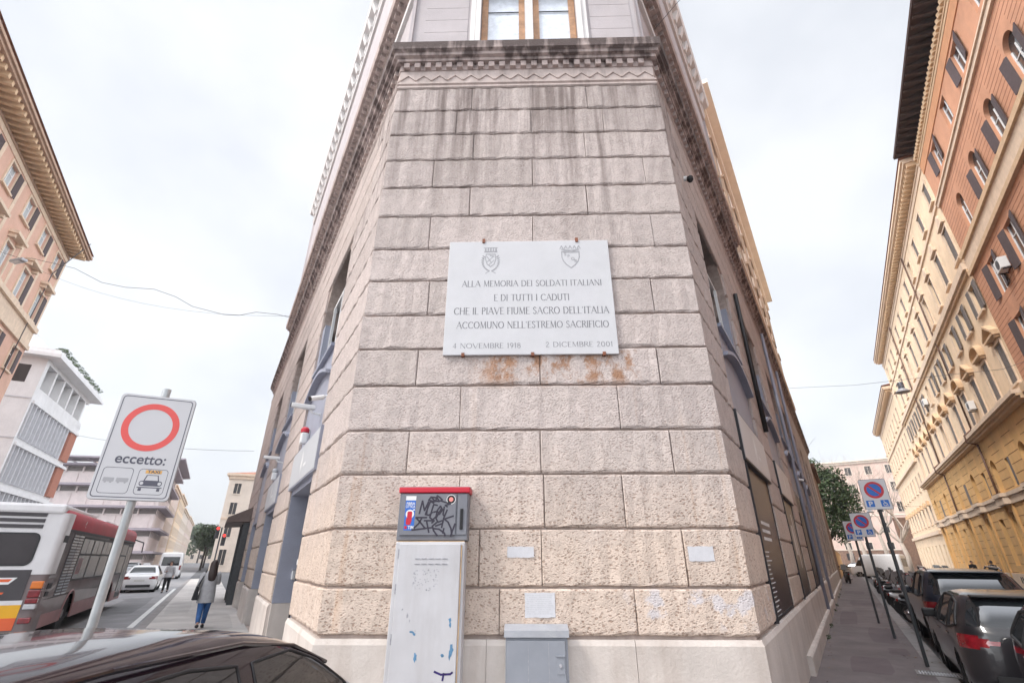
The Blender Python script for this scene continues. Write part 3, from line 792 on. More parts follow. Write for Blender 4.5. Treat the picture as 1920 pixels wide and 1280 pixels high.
def crest(cx, cz, w, h, kind):
    t = MB(M=FS); Y = .0895
    f = lambda u, v: (cx+u*w, cz+v*h)
    sh = [(-.5, .62), (-.5, .3), (-.42, .08), (-.25, -.12), (0, -.3), (.25, -.12), (.42, .08), (.5, .3), (.5, .62)]
    if kind == 'right':
        pen(t, sh + [sh[0]], .06, f, Y)
        for k, u in enumerate((-.5, -.25, 0, .25, .5)):     # crown points
            pen(t, [(u-.09, .78), (u, .95), (u+.09, .78)], .05, f, Y+.0004)
        pen(t, [(-.5, .74), (-.25, .69), (0, .675), (.25, .69), (.5, .74)], .07, f, Y)
        pen(t, [(-.42, .56), (.42, .56)], .025, f, Y)
        for c, (u, v) in zip("SPQR", ((-.36, .40), (-.17, .28), (.03, .14), (.22, .0))):
            wd, st = GL[c]
            for pts, wt in st: pen(t, [(u+p*.2, v+q*.14) for p, q in pts], .03, f, Y+.0004)
    else:
        pen(t, [(-.26, .62), (.26, .62), (.3, .36), (.2, .08), (0, -.06), (-.2, .08), (-.3, .36), (-.26, .62)], .045, f, Y)
        for s in (-1, 1):                                     # wreath
            P = [(s*(.46-.02*k*.2 if False else .44*math.cos(R(-60+k*14))), .2+.46*math.sin(R(-60+k*14))) for k in range(9)]
            P = [(s*.46*math.cos(R(-80+k*14)), .22+.5*math.sin(R(-80+k*14))) for k in range(9)]
            pen(t, P, .05, f, Y)
            for (u, v) in P[1:]:
                pen(t, [(u-.06*s, v-.02), (u+.07*s, v+.06)], .05, f, Y+.0004)
        for u in (-.3, -.15, 0, .15, .3): pen(t, [(u, .80), (u, .97)], .085, f, Y)   # turreted crown
        pen(t, [(-.36, .76), (.36, .76)], .07, f, Y+.0004); pen(t, [(-.4, .98), (.4, .98)], .03, f, Y+.0004)
        for a, bb in (((-.2, .2), (.15, .5)), ((-.1, .05), (.2, .3)), ((-.2, .48), (.05, .15)), ((-.05, .55), (.2, .5))): pen(t, [a, bb], .035, f, Y+.0008)
        for s in (-1, 1): pen(t, [(s*.05, -.28), (s*.3, -.42)], .03, f, Y+.0004)
    t.build('crest', m_ink2, slab)
crest(1.855, 5.93, .27, .34, 'left'); crest(3.10, 5.97, .27, .33, 'right')
for s, z in ((1.74, 6.385), (3.21, 6.385), (1.49, 4.43), (2.48, 4.43), (3.49, 4.43)):
    b = MB(M=FS); up_ = z > 5
    b.box((s-.022, .03, z-.02 if not up_ else z-.03), (s+.022, .102, z+.03 if not up_ else z+.045))
    b.build('bracket', m_rust, slab)

# ------------------------------------------------------------------ street cabinets on the front
def at_front(s, y, z=0): q = CL + dC*s + nC*y; return (q.x, q.y, z)
m_cabw = mat('cabinet_white', (.49, .485, .505), .45, .08, 2.5, dirt=.45, dcol=(.36, .34, .34), streak=1)
m_cabrust = mat('cabinet_edge_rust', (.5, .34, .2), .8, .3, 8)
m_boxgrey = mat('phone_box_grey', (.17, .175, .20), .5, .08, 4, dirt=.25, dcol=(.25, .24, .25))
m_red = mat('red_plastic', (.48, .01, .03), .45, .06, 3, spec=.5)
m_blue = mat('sticker_blue', (.03, .13, .48), .5, .05)
m_marker = mat('black_marker', (.03, .025, .04), .5, .1)
m_gbox = mat('meter_box_grey', (.235, .25, .285), .55, .1, 3, dirt=.3, dcol=(.24, .25, .27), streak=1)
m_scuff = mat('scuff_grey', (.33, .33, .36), .8, .35, 30)
m_bluepaint = mat('blue_spray', (.10, .22, .36), .6, .3, 20); m_violet = mat('violet_spray', (.035, .02, .12), .6, .3, 20)

FCc = FC @ Matrix.Translation((-.05, 0, 0))
cabm = thing('street_cabinet', 'tall white scuffed metal cabinet with blue spray marks against the stone front', 'cabinet', at_front(1.32, .2, 0))
b = MB(M=FCc); b.cbox((.895, .08, -.05), (1.70, .318, 1.985), .012); b.build('casing', m_cabw, cabm)
d = MB(M=FCc); d.cbox((.945, .319, .1), (1.655, .338, 1.965), .008); door = d.build('door', m_cabw, cabm)
e = MB(M=FCc); e.box((1.657, .30, .6), (1.668, .330, 1.95)); e.box((.92, .28, 1.986), (1.69, .31, 1.994)); e.build('rusty_edge', m_cabrust, cabm)
v = MB(M=FCc)
for r_ in (0, 1):
    for k in range(5): v.cbox((1.135+k*.078, .3385, 1.805-r_*.055), (1.195+k*.078, .345, 1.813-r_*.055), .002)
v.build('vent_louvre', m_scuff, door)
for z_ in (1.86, 1.5, 1.02): 
    h = MB(M=FCc); h.tube([(.942, .332, z_-.05), (.942, .332, z_+.05)], .008, 8); h.build('hinge', m_scuff, cabm)
random.seed(3)
s_ = MB(M=FCc)
def blot(mb, cx, cz, w, h, y, n=9, seed=0):
    rr = random.Random(seed); P = []
    for i in range(n):
        t = 2*math.pi*i/n; k = rr.uniform(.55, 1.1); P.append((cx+w*k*math.cos(t), y, cz+h*k*math.sin(t)))
    mb.poly(P)
for k in range(70):         # torn poster rest
    x, z = random.uniform(1.15, 1.40), random.uniform(1.50, 1.68)
    if random.random() < .35: x = random.choice((1.15, 1.40))+random.uniform(-.015, .015)
    elif random.random() < .4: z = random.choice((1.49, 1.685))+random.uniform(-.01, .01)
    blot(s_, x, z, random.uniform(.004, .014), random.uniform(.003, .010), .3388+k*2e-6, 7, k)
for (x, z, w, h) in ((1.10, 1.24, .012, .03), (1.13, 1.19, .006, .02), (1.04, 1.3, .01, .012), (1.2, 1.1, .008, .006)): blot(s_, x, z, w, h, .3391, 9, int(x*100))
s_.build('scuff', m_scuff, door)
for k, (x, z, w, h) in enumerate(((1.57, 1.20, .018, .03), (1.575, 1.16, .014, .03), (1.60, .93, .022, .06), (1.585, .88, .015, .05), (1.16, 1.09, .03, .012), (1.19, 1.07, .02, .014), (1.505, .875, .018, .022), (1.22, .86, .02, .05))): s_ = MB(M=FCc); blot(s_, x, z, w, h, .3393+k*1e-5, 11, k+50); s_.build('blue_mark', m_bluepaint, door)
s_ = MB(M=FCc); pen(s_, [(1.43, .735), (1.5, .71), (1.6, .715), (1.62, .73)], .02, lambda u, v: (u, v), .3396); pen(s_, [(1.52, .66), (1.53, .72)], .02, lambda u, v: (u, v), .3399); s_.build('violet_mark', m_violet, door)

pb = thing('telephone_box', 'grey junction box with red top and black marker tags above the white cabinet', 'junction box', at_front(1.31, .18, 2.02))
b = MB(M=FCc); b.cbox((.885, .05, 2.0), (1.715, .282, 2.53), .008); body = b.build('casing', m_boxgrey, pb)
b = MB(M=FCc); b.cbox((.87, .04, 2.531), (1.735, .305, 2.60), .012); b.build('red_top', m_red, pb)
b = MB(M=FCc); b.box((.872, .045, 2.6005), (1.733, .30, 2.606)); b.build('bounce_shield', m_signgrey, pb)  # unseen grey plate added so the red top does not tint the wall
b = MB(M=FCc); b.cbox((.915, .283, 2.055), (1.575, .30, 2.515), .006); dr = b.build('door', m_boxgrey, pb)
b = MB(M=FCc); b.cbox((1.59, .283, 2.06), (1.705, .292, 2.515), .004); b.build('side_panel', m_boxgrey, pb)
b = MB(M=FCc); b.cbox((1.625, .293, 2.12), (1.66, .305, 2.35), .005); b.build('handle', m_black, pb)
Y = .3008
s_ = MB(M=FCc); flat(s_, [(.965, 2.11), (1.085, 2.11), (1.085, 2.445), (.965, 2.445)], Y); stk = s_.build('sticker', m_blue, dr)
s_ = MB(M=FCc); flat(s_, [(.965, 2.446), (1.088, 2.446), (1.088, 2.495), (.965, 2.495)], Y); flat(s_, circ(1.025, 2.29, .05, 20), Y+.0006)
flat(s_, [(1.055, 2.325), (1.085, 2.335), (1.07, 2.35)], Y+.0006); s_.build('sticker_print', m_whitep, stk)
s_ = MB(M=FCc); flat(s_, rrect(.995, 2.2, 1.052, 2.32, .015, 3), Y+.0012); flat(s_, rrect(.985, 2.17, 1.045, 2.25, .02, 3), Y+.0014); s_.build('sticker_red', m_red, stk)
text_obj('sticker_text', 'FIBRA', m_whitep, stk, FCc, .042, .975, Y+.0008, 2.395, .1, bold=.0006); text_obj('sticker_text', 'OTTICA', m_whitep, stk, FCc, .042, .97, Y+.0008, 2.36, .11, bold=.0006)
text_obj('sticker_text', 'TIM', m_whitep, stk, FCc, .05, 1.012, Y+.0008, 2.125, .068, bold=.001)
s_ = MB(M=FCc); flat(s_, [(.972, 2.125), (1.003, 2.125), (1.003, 2.158), (.972, 2.158)], Y+.0008); s_.build('sticker_mark', m_red, stk)
s_ = MB(M=FCc); flat(s_, circ(1.51, 2.455, .055), Y); rd = s_.build('round_sticker', m_whitep, dr)
s_ = MB(M=FCc); flat(s_, circ(1.51, 2.455, .048), Y+.0006); s_.build('sticker_ring', m_black, rd)
s_ = MB(M=FCc); flat(s_, circ(1.51, 2.455, .026), Y+.0012); s_.build('sticker_heart', mat('salmon', (.75, .25, .22), .6, .05), rd)
# marker tags: the word and the squiggles, drawn on a 0..1 field over the door
def tagm(u, v): return (1.11+u*.46, 2.07+v*.43)
s_ = MB(M=FCc); k = 0
for pts in ([(.06,.52),(.12,.86),(.19,.6),(.28,.84),(.25,.52)], [(.42,.80),(.33,.84),(.27,.66),(.22,.5),(.32,.48),(.4,.56)],
            [(.52,.74),(.42,.76),(.38,.6),(.34,.42),(.42,.36),(.5,.45),(.52,.58),(.43,.56)], [(.60,.72),(.66,.62),(.58,.5),(.52,.6),(.6,.72)], [(.62,.64),(.5,.4),(.56,.3),(.66,.34)],
            [(.7,.7),(.68,.5),(.72,.44)], [(.78,.62),(.7,.4),(.66,.16)], [(.95,.46),(.72,.38),(.82,.3),(.9,.14),(.93,-.02)], [(.9,-.05),(1.0,.26)],
            [(.34,.96),(.5,.94),(.56,.84),(.44,.86),(.34,.96),(.28,.88),(.42,.84),(.6,.86),(.72,.82),(.86,.78),(.72,.74),(.78,.7)], [(.46,.84),(.5,1.0),(.58,.94),(.64,.88)],
            [(-.1,.1),(.06,.26),(.14,.42),(-.02,.42),(.1,.3),(.24,.14),(-.1,.1)], [(.06,.42),(.26,.42)], [(.2,.34),(.46,.34),(.4,.28)], [(.26,.34),(.34,.04)], [(.2,.14),(.42,.16)],
            [(.56,.32),(.42,.2),(.46,.08),(.56,-.04)], [(.66,.26),(.5,.2)], [(.44,.14),(.6,.12),(.74,.02),(.76,-.05)], [(.72,.14),(.7,.02)]):
    pen(s_, pts, .042, tagm, Y+.0004+k*1e-5); k += 1
s_.build('marker_tag', m_marker, dr)

FCg = FC @ Matrix.Translation((-.035, 0, 0))
gb = thing('meter_box', 'small grey metal meter box with sloping lid, low against the plinth', 'meter box', at_front(2.49, .15, 0))
b = MB(M=FCg); b.cbox((2.155, .08, -.05), (2.83, .23, 1.03), .008); b.build('casing', m_gbox, gb)
b = MB(M=FCg); b.prism([(2.14, .06, 1.14), (2.14, .25, 1.095), (2.14, .258, 1.032), (2.14, .06, 1.032)], (.705, 0, 0)); b.build('lid', mat('lid_grey', (.30, .31, .34), .6, .12, 4, dirt=.3, dcol=(.5, .5, .48)), gb)
b = MB(M=FCg); b.cbox((2.17, .231, .1), (2.80, .247, 1.0), .006); dd = b.build('door', m_gbox, gb)
for q in (2.40, 2.62):
    l = MB(M=FCg); l.box((q-.002, .2475, .12), (q+.002, .2483, .98)); l.build('groove', m_scuff, dd)
b = MB(M=FCg); b.box((2.70, .2475, .70), (2.785, .252, .855)); b.box((2.695, .2475, .857), (2.79, .262, .868)); b.build('latch_plate', mat('latch', (.25, .265, .30), .5, .1), dd)
b = MB(M=FCg); b.lathe([(.0, .252), (.018, .252), (.018, .26), (0, .262)], 16, 'Y', (2.742, 0, .775)); b.build('lock', m_scuff, dd)

m_paper = mat('white_paint_patch', (.55, .55, .58), .8, .08, 14, dirt=.15, dcol=(.5, .48, .47))
def notice(label, s0, z0, s1, z1, lines, seed, grp):
    o = thing('paper_notice', label, 'notice', at_front((s0+s1)/2, .045, z0), group=grp)
    rr = random.Random(seed); m = MB(M=FC); n = 8; P = []
    for a, bq in (((s0, z0), (s1, z0)), ((s1, z0), (s1, z1)), ((s1, z1), (s0, z1)), ((s0, z1), (s0, z0))):
        for k in range(n): P.append((a[0]+(bq[0]-a[0])*k/n+rr.uniform(-.004, .004), .0515, a[1]+(bq[1]-a[1])*k/n+rr.uniform(-.004, .004)))
    m.prism(P, (0, .002, 0)); m.build('sheet', m_paper, o)
    if lines:
        t = MB(M=FC)
        for i in range(lines):
            z = z1-.025-(z1-z0-.045)*i/lines; x = s0+.02
            while x < s1-.05:
                w = rr.uniform(.012, .035)
                if rr.random() < .85: t.poly([(x, .0541, z), (x+w, .0541, z), (x+w, .0541, z-.006), (x, .0541, z-.006)])
                x += w+.007
        t.build('faded_print', mat('faded_print', (.47, .48, .5), .9, .1), o)
notice('small blank white paper strip on the stone right of the white cabinet', 2.13, 1.82, 2.45, 1.94, 0, 1, None)
notice('white blank paper square on the stone near the right-hand corner', 4.28, 1.78, 4.58, 1.94, 0, 2, None)
notice('faded printed notice in small lines above the grey meter box', 2.335, 1.20, 2.68, 1.45, 10, 4, None)

# ------------------------------------------------------------------ shop signs and fittings on the side faces
def emblem(mb, cx, cz, s, Y, mirror=1):
    for pts in ([(-.1, -1), (.12, -.2), (.05, .6), (-.08, 1), (-.3, .2)], [(.2, -.7), (.5, .1), (.3, .8), (.12, .1)], [(-.5, -.5), (-.2, -.2), (-.3, .3)]):
        mb.poly([(cx+mirror*u*s, Y, cz+v*s) for u, v in pts])
def fascia(M, a, b, z0, z1, face, dark, label, mirror, org, d, th=.085):
    c = org + d*((a+b)/2)
    o = thing('shop_fascia', label, 'shop sign', (c.x, c.y, z0), group='shop fascias along the side faces')
    q = MB(M=M); q.box((a, .0, z0), (b, th, z1)); q.build('box', dark, o)
    q = MB(M=M); q.box((a+.03, th+.001, z0+.03), (b-.03, th+.008, z1-.03)); q.build('face', face, o)
    q = MB(M=M); emblem(q, (a+b)/2-.1*mirror, (z0+z1)/2, (z1-z0)*.36, th+.0095, mirror); q.build('emblem', m_whitep, o)
    q = MB(M=M)
    for k in range(4): q.box(((a+b)/2+mirror*(.18+.08*k), th+.0085, (z0+z1)/2-.12), ((a+b)/2+mirror*(.235+.08*k), th+.0095, (z0+z1)/2-.06))
    q.build('small_lettering', m_whitep, o)
fascia(FL, 2.05, 5.35, 3.16, 3.92, m_signgrey, m_greymetal, 'light grey shop fascia over the first doorway of the left face, nearest the corner', -1, CL, dL)
fascia(FL, 8.0, 11.2, 3.16, 3.92, m_signgrey, m_greymetal, 'light grey shop fascia over the second doorway of the left face, under a camera', -1, CL, dL)
fascia(FR, 1.45, 4.65, 3.2, 4.0, m_signbr, m_dark, 'taupe shop fascia over the bronze panel by the right-hand corner', 1, CR, dR)
fascia(FR, 6.65, 9.85, 3.2, 4.0, m_signbr, m_dark, 'taupe shop fascia over the second bronze panel of the right face', 1, CR, dR)
for k, lab in ((0, 'bronze display panel with white lettering in the bay by the right-hand corner'), (1, 'second tall bronze display panel along the right face, with a pale poster'), (2, 'third bronze display panel along the right face, next to a louvred pipe cover')):
    a, b_ = BR[k]; c = CR + dR*((a+b_)/2)
    o = thing('display_panel', lab, 'display panel', (c.x, c.y, 1.05), group='bronze display panels')
    q = MB(M=FR); q.box((a-.03, -.14, 1.0), (a+.015, .07, 3.19)); q.box((b_-.03, -.14, 1.0), (b_-.004, .02, 3.9)); q.box((a+.016, -.14, 1.0), (b_-.031, .02, 1.04)); q.build('frame', m_dark, o)
    q = MB(M=FR); q.box((a+.016, -.06, 1.042), (b_-.031, .010, 3.9)); q.build('sheet', m_bronze, o)
    q = MB(M=FR)
    rr = random.Random(k)
    z = 2.32
    if k == 0:
        for i in range(3):
            x = a+.75
            while x < a+1.75: w = rr.uniform(.04, .08); q.box((x, .0105, z), (x+w, 0.0125, z+.05)); x += w+.035
            z -= .12
        for i in range(15):
            z -= .062
            x = a+.5
            while x < a+rr.uniform(.75, 1.3): w = rr.uniform(.015, .035); q.box((x, .0105, z), (x+w, 0.0125, z+.016)); x += w+.02
    elif k == 1: q.box((a+1.2, .0105, 1.9), (a+1.75, .0125, 2.6)); q.box((a+1.9, .0105, 1.6), (a+2.15, .0125, 2.9))
    else: q.box((a+.5, .0105, 2.0), (a+.7, .0125, 2.3))
    q.build('lettering', m_signbr if k else m_whitep, o)

def cctv(M, s, z, label, kind, org, d):
    p = org + d*s; o = thing('security_camera', label, 'camera', (p.x, p.y, z), group=None)
    if kind == 'box':
        q = MB(M=M); q.cbox((s-.055, .12, z-.04), (s+.055, .55, z+.04), .015); q.build('housing', m_whitep, o)
        q = MB(M=M); q.tube([(s, .0, z-.12), (s, .15, z-.1), (s, .2, z-.05)], .02, 8); q.build('arm', m_whitep, o)
        q = MB(M=M); q.cbox((s-.045, .551, z-.03), (s+.045, .56, z+.03), .003); q.build('lens', m_black, o)
    elif kind == 'bullet':
        q = MB(M=M); q.tube([(s, .08, z+.06), (s-.06, .30, z-.02)], .045, 14); q.build('housing', m_whitep, o)
        q = MB(M=M); q.tube([(s, .0, z+.1), (s, .09, z+.07)], .02, 8); q.build('arm', m_whitep, o)
        q = MB(M=M); q.tube([(s-.06, .30, z-.02), (s-.066, .322, z-.028)], .043, 14); q.build('lens', m_black, o)
    else:
        q = MB(M=M); q.tube([(s, .0, z+.05), (s, .10, z+.05)], .05, 14); q.build('base', m_whitep, o)
        q = MB(M=M); q.lathe([(0, -.09), (.035, -.06), (.06, -.02), (.062, .04), (.0, .06)], 20, 'Z', (s, .15, z)); q.build('dome', m_black, o)
cctv(FL, 3.0, 4.45, 'white box camera on an arm above the first left-face fascia', 'box', CL, dL)
cctv(FL, 2.45, 4.46, 'white bullet camera with a black lens near the left corner stones', 'bullet', CL, dL)
cctv(FL, 8.8, 4.45, 'white box camera on an arm above the second left-face fascia', 'box', CL, dL)
cctv(FR, 1.1, 8.5, 'small black dome camera high on the right face under the cornice', 'dome', CR, dR)
cctv(FR, 15.5, 4.6, 'small white bullet camera far along the right face', 'bullet', CR, dR)
for s, z, lab in ((4.2, 4.14, 'white alarm siren with a red cap above the first left-face fascia'), (10.0, 4.14, 'small white alarm siren above the second left-face fascia')):
    p = CL + dL*s; o = thing('alarm_siren', lab, 'alarm', (p.x, p.y, z))
    q = MB(M=FL); q.cbox((s-.09, .02, z-.15), (s+.09, .16, z+.08), .03); q.build('body', m_whitep, o)
    q = MB(M=FL); q.lathe([(.085, .09), (.085, .16), (.05, .2), (0, .21)], 16, 'Z', (s, .09, z)); q.build('cap', m_red if s < 5 else m_signgrey, o)
ic = thing('intercom', 'steel intercom camera box on the grey door lining of the first doorway', 'intercom', tuple(CL+dL*5.15)+(1.5,))
q = MB(M=FL); q.cbox((5.10, -.42, 1.42), (5.195, -.26, 1.60), .02); q.build('box', m_signgrey, ic)
q = MB(M=FL); q.box((5.085, -.43, 1.601), (5.197, -.25, 1.625)); q.build('visor', m_greymetal, ic)
q = MB(M=FL); q.lathe([(0, 0), (.025, 0), (.025, .012), (0, .014)], 14, 'X', (5.088, -.34, 1.48)); q.build('lens', m_black, ic)
tl = MB(M=FL); tl.box((2.44, .031, 1.72), (2.52, .04, 1.80)); o = tl.build('house_tile', m_whitep, loc=tuple(CL+dL*2.45)+(1.7,)); tag(o, 'small white enamel tile on the dark post of the first doorway', 'tile')

# rain pipes, cables on the faces
m_pipe = mat('pipe_black', (.015, .014, .016), .5, .1)
def pipe(M, s, z0, z1, r, y, label, org, d, m, cat='pipe', pts=None):
    q = MB(M=M); q.tube(pts or [(s, y, z0), (s, y, z1)], r, 10)
    p = org + d*s; o = q.build('wall_pipe', m, loc=(p.x, p.y, z0), smooth=True); return tag(o, label, cat)
pipe(FR, 5.7, 4.5, 8.2, .055, .12, 'thick black cable duct running down the right face between the first two bays', CR, dR, m_pipe)
pipe(FR, 14.3, 0, 10.5, .06, .11, 'grey ribbed downpipe far along the right face', CR, dR, m_greymetal)
pipe(FR, 19.6, 0, 10.5, .06, .11, 'thin grey downpipe at the far stretch of the right face', CR, dR, m_greymetal)

# ------------------------------------------------------------------ traffic signs
m_signface = mat('sign_white', (.60, .60, .62), .35, .03, 2)
m_signred = mat('sign_red_faded', (.75, .11, .10), .4, .05)
m_sred = mat('sign_red', (.50, .03, .045), .4, .05)
m_sblue = mat('sign_blue', (.02, .14, .50), .4, .05)
m_sborder = mat('sign_border', (.10, .10, .13), .4, .05)
m_galv = mat('galvanised_pole', (.42, .44, .45), .45, .12, 6, metal=.4)
m_poledark = mat('painted_pole', (.05, .055, .06), .5, .2, 8)
m_orange = mat('taxi_orange', (.75, .42, .12), .5, .05)
m_back = mat('sign_back', (.33, .34, .35), .5, .08, 2, metal=.3)

def P2(root): return wmat(root)
zt = thing('traffic_sign', 'white sign with red ring and the word eccetto on a pole by the car', 'traffic sign', (-3.40, 4.42, pz(-3.4)), R(24))
M = P2(zt)      # local x to the viewer's right, -y toward the viewer
MF = M @ Matrix(((1, 0, 0, 0), (0, -1, 0, 0), (0, 0, 1, 0), (0, 0, 0, 1)))      # y toward the viewer
q = MB(M=MF); q.tube([(.0, -.05, 0), (.0, -.05, 3.30)], .036, 16); q.build('pole', m_galv, zt, smooth=40)
zb, zh, hw = 2.25, .955, .30
q = MB(M=MF); pr_ = rrect(-hw-.02, zb, hw-.02, zb+zh, .035); q.prism([(p[0], 0, p[1]) for p in pr_], (0, .014, 0)); pan = q.build('sign_panel', m_signface, zt)
q = MB(M=MF); q.prism([(p[0], -.012, p[1]) for p in rrect(-hw-.024, zb-.004, hw-.016, zb+zh+.004, .038)], (0, .0115, 0)); q.build('sign_back', m_back, zt)
for z_ in (zb+.2, zb+zh-.2):
    q = MB(M=MF); q.box((-.09, -.10, z_-.02), (.09, -.0135, z_+.02)); q.build('clamp', m_galv, zt)
cx = -.02
q = MB(M=MF); ring(q, rrect(cx-hw+.018, zb+.018, cx+hw-.018, zb+zh-.018, .03), rrect(cx-hw+.025, zb+.025, cx+hw-.025, zb+zh-.025, .025), .0150); q.build('border', m_sborder, pan)
q = MB(M=MF); ring(q, circ(cx, zb+.655, .225, 64), circ(cx, zb+.655, .17, 64), .0152); q.build('red_ring', m_signred, pan)
text_obj('lettering', 'eccetto:', m_sborder, pan, MF, .125, cx-.19, .0152, zb+.315, .385, bold=.002)
for (x0, x1) in ((cx-.245, cx-.02), (cx+.02, cx+.245)):
    q = MB(M=MF); ring(q, rrect(x0, zb+.05, x1, zb+.275, .03), rrect(x0+.004, zb+.054, x1-.004, zb+.271, .027), .0150); q.build('pictogram_frame', m_sborder, pan)
m_pale = mat('pale_pictogram', (.40, .40, .42), .5, .05)
q = MB(M=MF)
bx = cx-.225
flat(q, rrect(bx, zb+.15, bx+.08, zb+.185, .006, 3), .0151); flat(q, rrect(bx+.095, zb+.15, bx+.185, zb+.185, .006, 3), .0151)
for xx in (.02, .06, .115, .165): flat(q, circ(bx+xx, zb+.147, .009, 12), .0156)
q.build('bus_pictogram', m_pale, pan)
tx = cx+.132
q = MB(M=MF); flat(q, [(tx-.062, zb+.235), (tx+.062, zb+.235), (tx+.062, zb+.265), (tx-.062, zb+.265)], .0151); tq = q.build('taxi_plate', m_orange, pan)
text_obj('taxi_lettering', 'TAXI', m_sborder, pan, MF, .036, tx-.048, .0156, zb+.239, .096, bold=.001)
q = MB(M=MF)
ring(q, [(tx-.06, zb+.17), (tx+.06, zb+.17), (tx+.045, zb+.222), (tx-.045, zb+.222)], [(tx-.05, zb+.174), (tx+.05, zb+.174), (tx+.038, zb+.217), (tx-.038, zb+.217)], .0151)
flat(q, rrect(tx-.088, zb+.125, tx+.088, zb+.17, .02, 4), .0151); flat(q, [(tx-.095, zb+.108), (tx+.095, zb+.108), (tx+.095, zb+.116), (tx-.095, zb+.116)], .0151)
for s in (-1, 1): flat(q, [(tx+s*.07-.012, zb+.082), (tx+s*.07+.012, zb+.082), (tx+s*.07+.012, zb+.106), (tx+s*.07-.012, zb+.106)], .0151)
q.build('taxi_pictogram', m_sborder, pan)
q = MB(M=MF)
for s in (-1, 1): flat(q, circ(tx+s*.068, zb+.148, .014, 16), .0157)
q.build('taxi_headlamp', m_signface, pan)

def wheelchair(mb, cx, cz, s, Y):
    f = lambda u, v: (cx+u*s, cz+v*s)
    flat(mb, circ(cx-.08*s, cz+.36*s, .075*s, 12), Y)
    pen(mb, [(-.06, .24), (-.02, -.02), (.2, -.04), (.3, -.34)], .09, f, Y); pen(mb, [(-.05, .12), (.18, .11)], .07, f, Y+.0003)
    pen(mb, [(-.14+.0, .06), (-.25, -.1), (-.2, -.3), (-.02, -.38), (.14, -.3), (.19, -.2)], .075, f, Y+.0006)
def parking_sign(label, loc, rz, h, lean=0):
    o = thing('parking_sign', label, 'traffic sign', loc, rz, 'no parking signs along the right kerb')
    M = P2(o) @ Matrix(((1, 0, 0, 0), (0, -1, 0, 0), (0, 0, 1, 0), (0, 0, 0, 1)))
    q = MB(M=M); q.tube([(0, -.04, -.05), (0, -.04, h-.02)], .032, 14); q.build('pole', m_poledark, o, smooth=40)
    zb, w, hh = h-.62, .235, .61
    q = MB(M=M); q.prism([(p[0], 0, p[1]) for p in rrect(-w, zb, w, zb+hh, .02, 4)], (0, .012, 0)); pn = q.build('sign_panel', m_signface, o)
    q = MB(M=M); q.box((-.07, -.085, zb+.2), (.07, -.001, zb+.24)); q.build('clamp', m_poledark, o)
    q = MB(M=M); ring(q, rrect(-w, zb, w, zb+hh, .02, 4), rrect(-w+.008, zb+.008, w-.008, zb+hh-.008, .016, 4), .0128); q.build('border', m_sborder, pn)
    q = MB(M=M); flat(q, circ(0, zb+.39, .13), .0128); q.build('blue_disc', m_sblue, pn)
    q = MB(M=M); ring(q, circ(0, zb+.39, .17), circ(0, zb+.39, .125), .0134)
    pen(q, [(-.095, .095), (.095, -.095)], .035, lambda u, v: (u, zb+.39+v), .0138); q.build('red_ring', m_sred, pn)
    for s, x in ((0, -.125), (1, .125)):
        q = MB(M=M); flat(q, rrect(x-.07, zb+.055, x+.07, zb+.185, .01, 3), .0128); bl = q.build('blue_plate', m_sblue, pn)
        if s: q = MB(M=M); wheelchair(q, x, zb+.12, .13, .0134); q.build('wheelchair_pictogram', m_signface, pn)
    text_obj('lettering', 'P', m_signface, pn, M, .13, -.16, .0134, zb+.075, .07, bold=.004)
    return o
rz_ = math.atan2(nR.y, nR.x)
parking_sign('no parking sign on the pole nearest the drain grate', (7.65, 10.40, 0), rz_+R(2), 3.36)
parking_sign('no parking sign on the second pole, covering part of a third sign', (9.55, 13.81, 0), rz_+R(-3), 2.97)
parking_sign('no parking sign on the third pole, half hidden behind the second sign', (11.36, 16.95, 0), rz_+R(-8), 2.98)
pp = MB(); pp.tube([(18.9, 28.2, -.05), (18.9, 28.2, 2.6)], .03, 8); o = pp.build('sign_pole', m_poledark, loc=(18.9, 28.2, 0)); tag(o, 'thin bare pole farthest along the right kerb', 'pole')

# drain grate in the pavement
dg = thing('drain_grate', 'pale iron drain grate in the pavement beside the nearest sign pole', 'drain', (7.35, 9.75, 0), math.atan2(dR.y, dR.x))
M = P2(dg); q = MB(M=M)
q.box((-.22, -.34, .004), (.22, -.30, .02)); q.box((-.22, .30, .004), (.22, .34, .02)); q.box((-.22, -.299, .004), (-.18, .299, .02)); q.box((.18, -.299, .004), (.22, .299, .02)); q.build('rim', m_kerb, dg)
q = MB(M=M)
for k in range(14): q.box((-.179, -.29+k*.043, .004), (.179, -.268+k*.043, .016))
q.box((-.02, -.299, .0165), (.02, .299, .019))
q.build('bars', m_signgrey, dg)
q = MB(M=M); q.poly([(-.18, -.3, .0025), (.18, -.3, .0025), (.18, .3, .0025), (-.18, .3, .0025)]); q.build('pit', m_black, dg)
# ------------------------------------------------------------------ street buildings
m_redwall = mat('red_brick_plaster', (.56, .285, .175), .9, .12, 1.4, .2, 30, dirt=.25, dcol=(.42, .25, .17), streak=1)
m_redbase = mat('orange_wall', (.60, .30, .16), .9, .12, 1.4, .2, 30)
m_trim = mat('ochre_trim', (.62, .44, .28), .85, .12, 3, .2, 30, dirt=.3, dcol=(.36, .22, .12), streak=1)
m_trimp = mat('pale_trim', (.70, .55, .42), .85, .12, 3, .2, 30, dirt=.3, dcol=(.45, .32, .22), streak=1)
m_yel = mat('yellow_plaster', (.72, .47, .22), .9, .12, .9, .2, 30, dirt=.3, dcol=(.55, .40, .26), streak=1)
m_yelp = mat('pale_yellow_plaster', (.79, .61, .43), .9, .12, .9, .2, 30, dirt=.3, dcol=(.52, .36, .21), streak=1)
m_ochre = mat('ochre_base', (.68, .41, .17), .9, .16, .7, .2, 30, dirt=.35, dcol=(.46, .30, .15), streak=1)
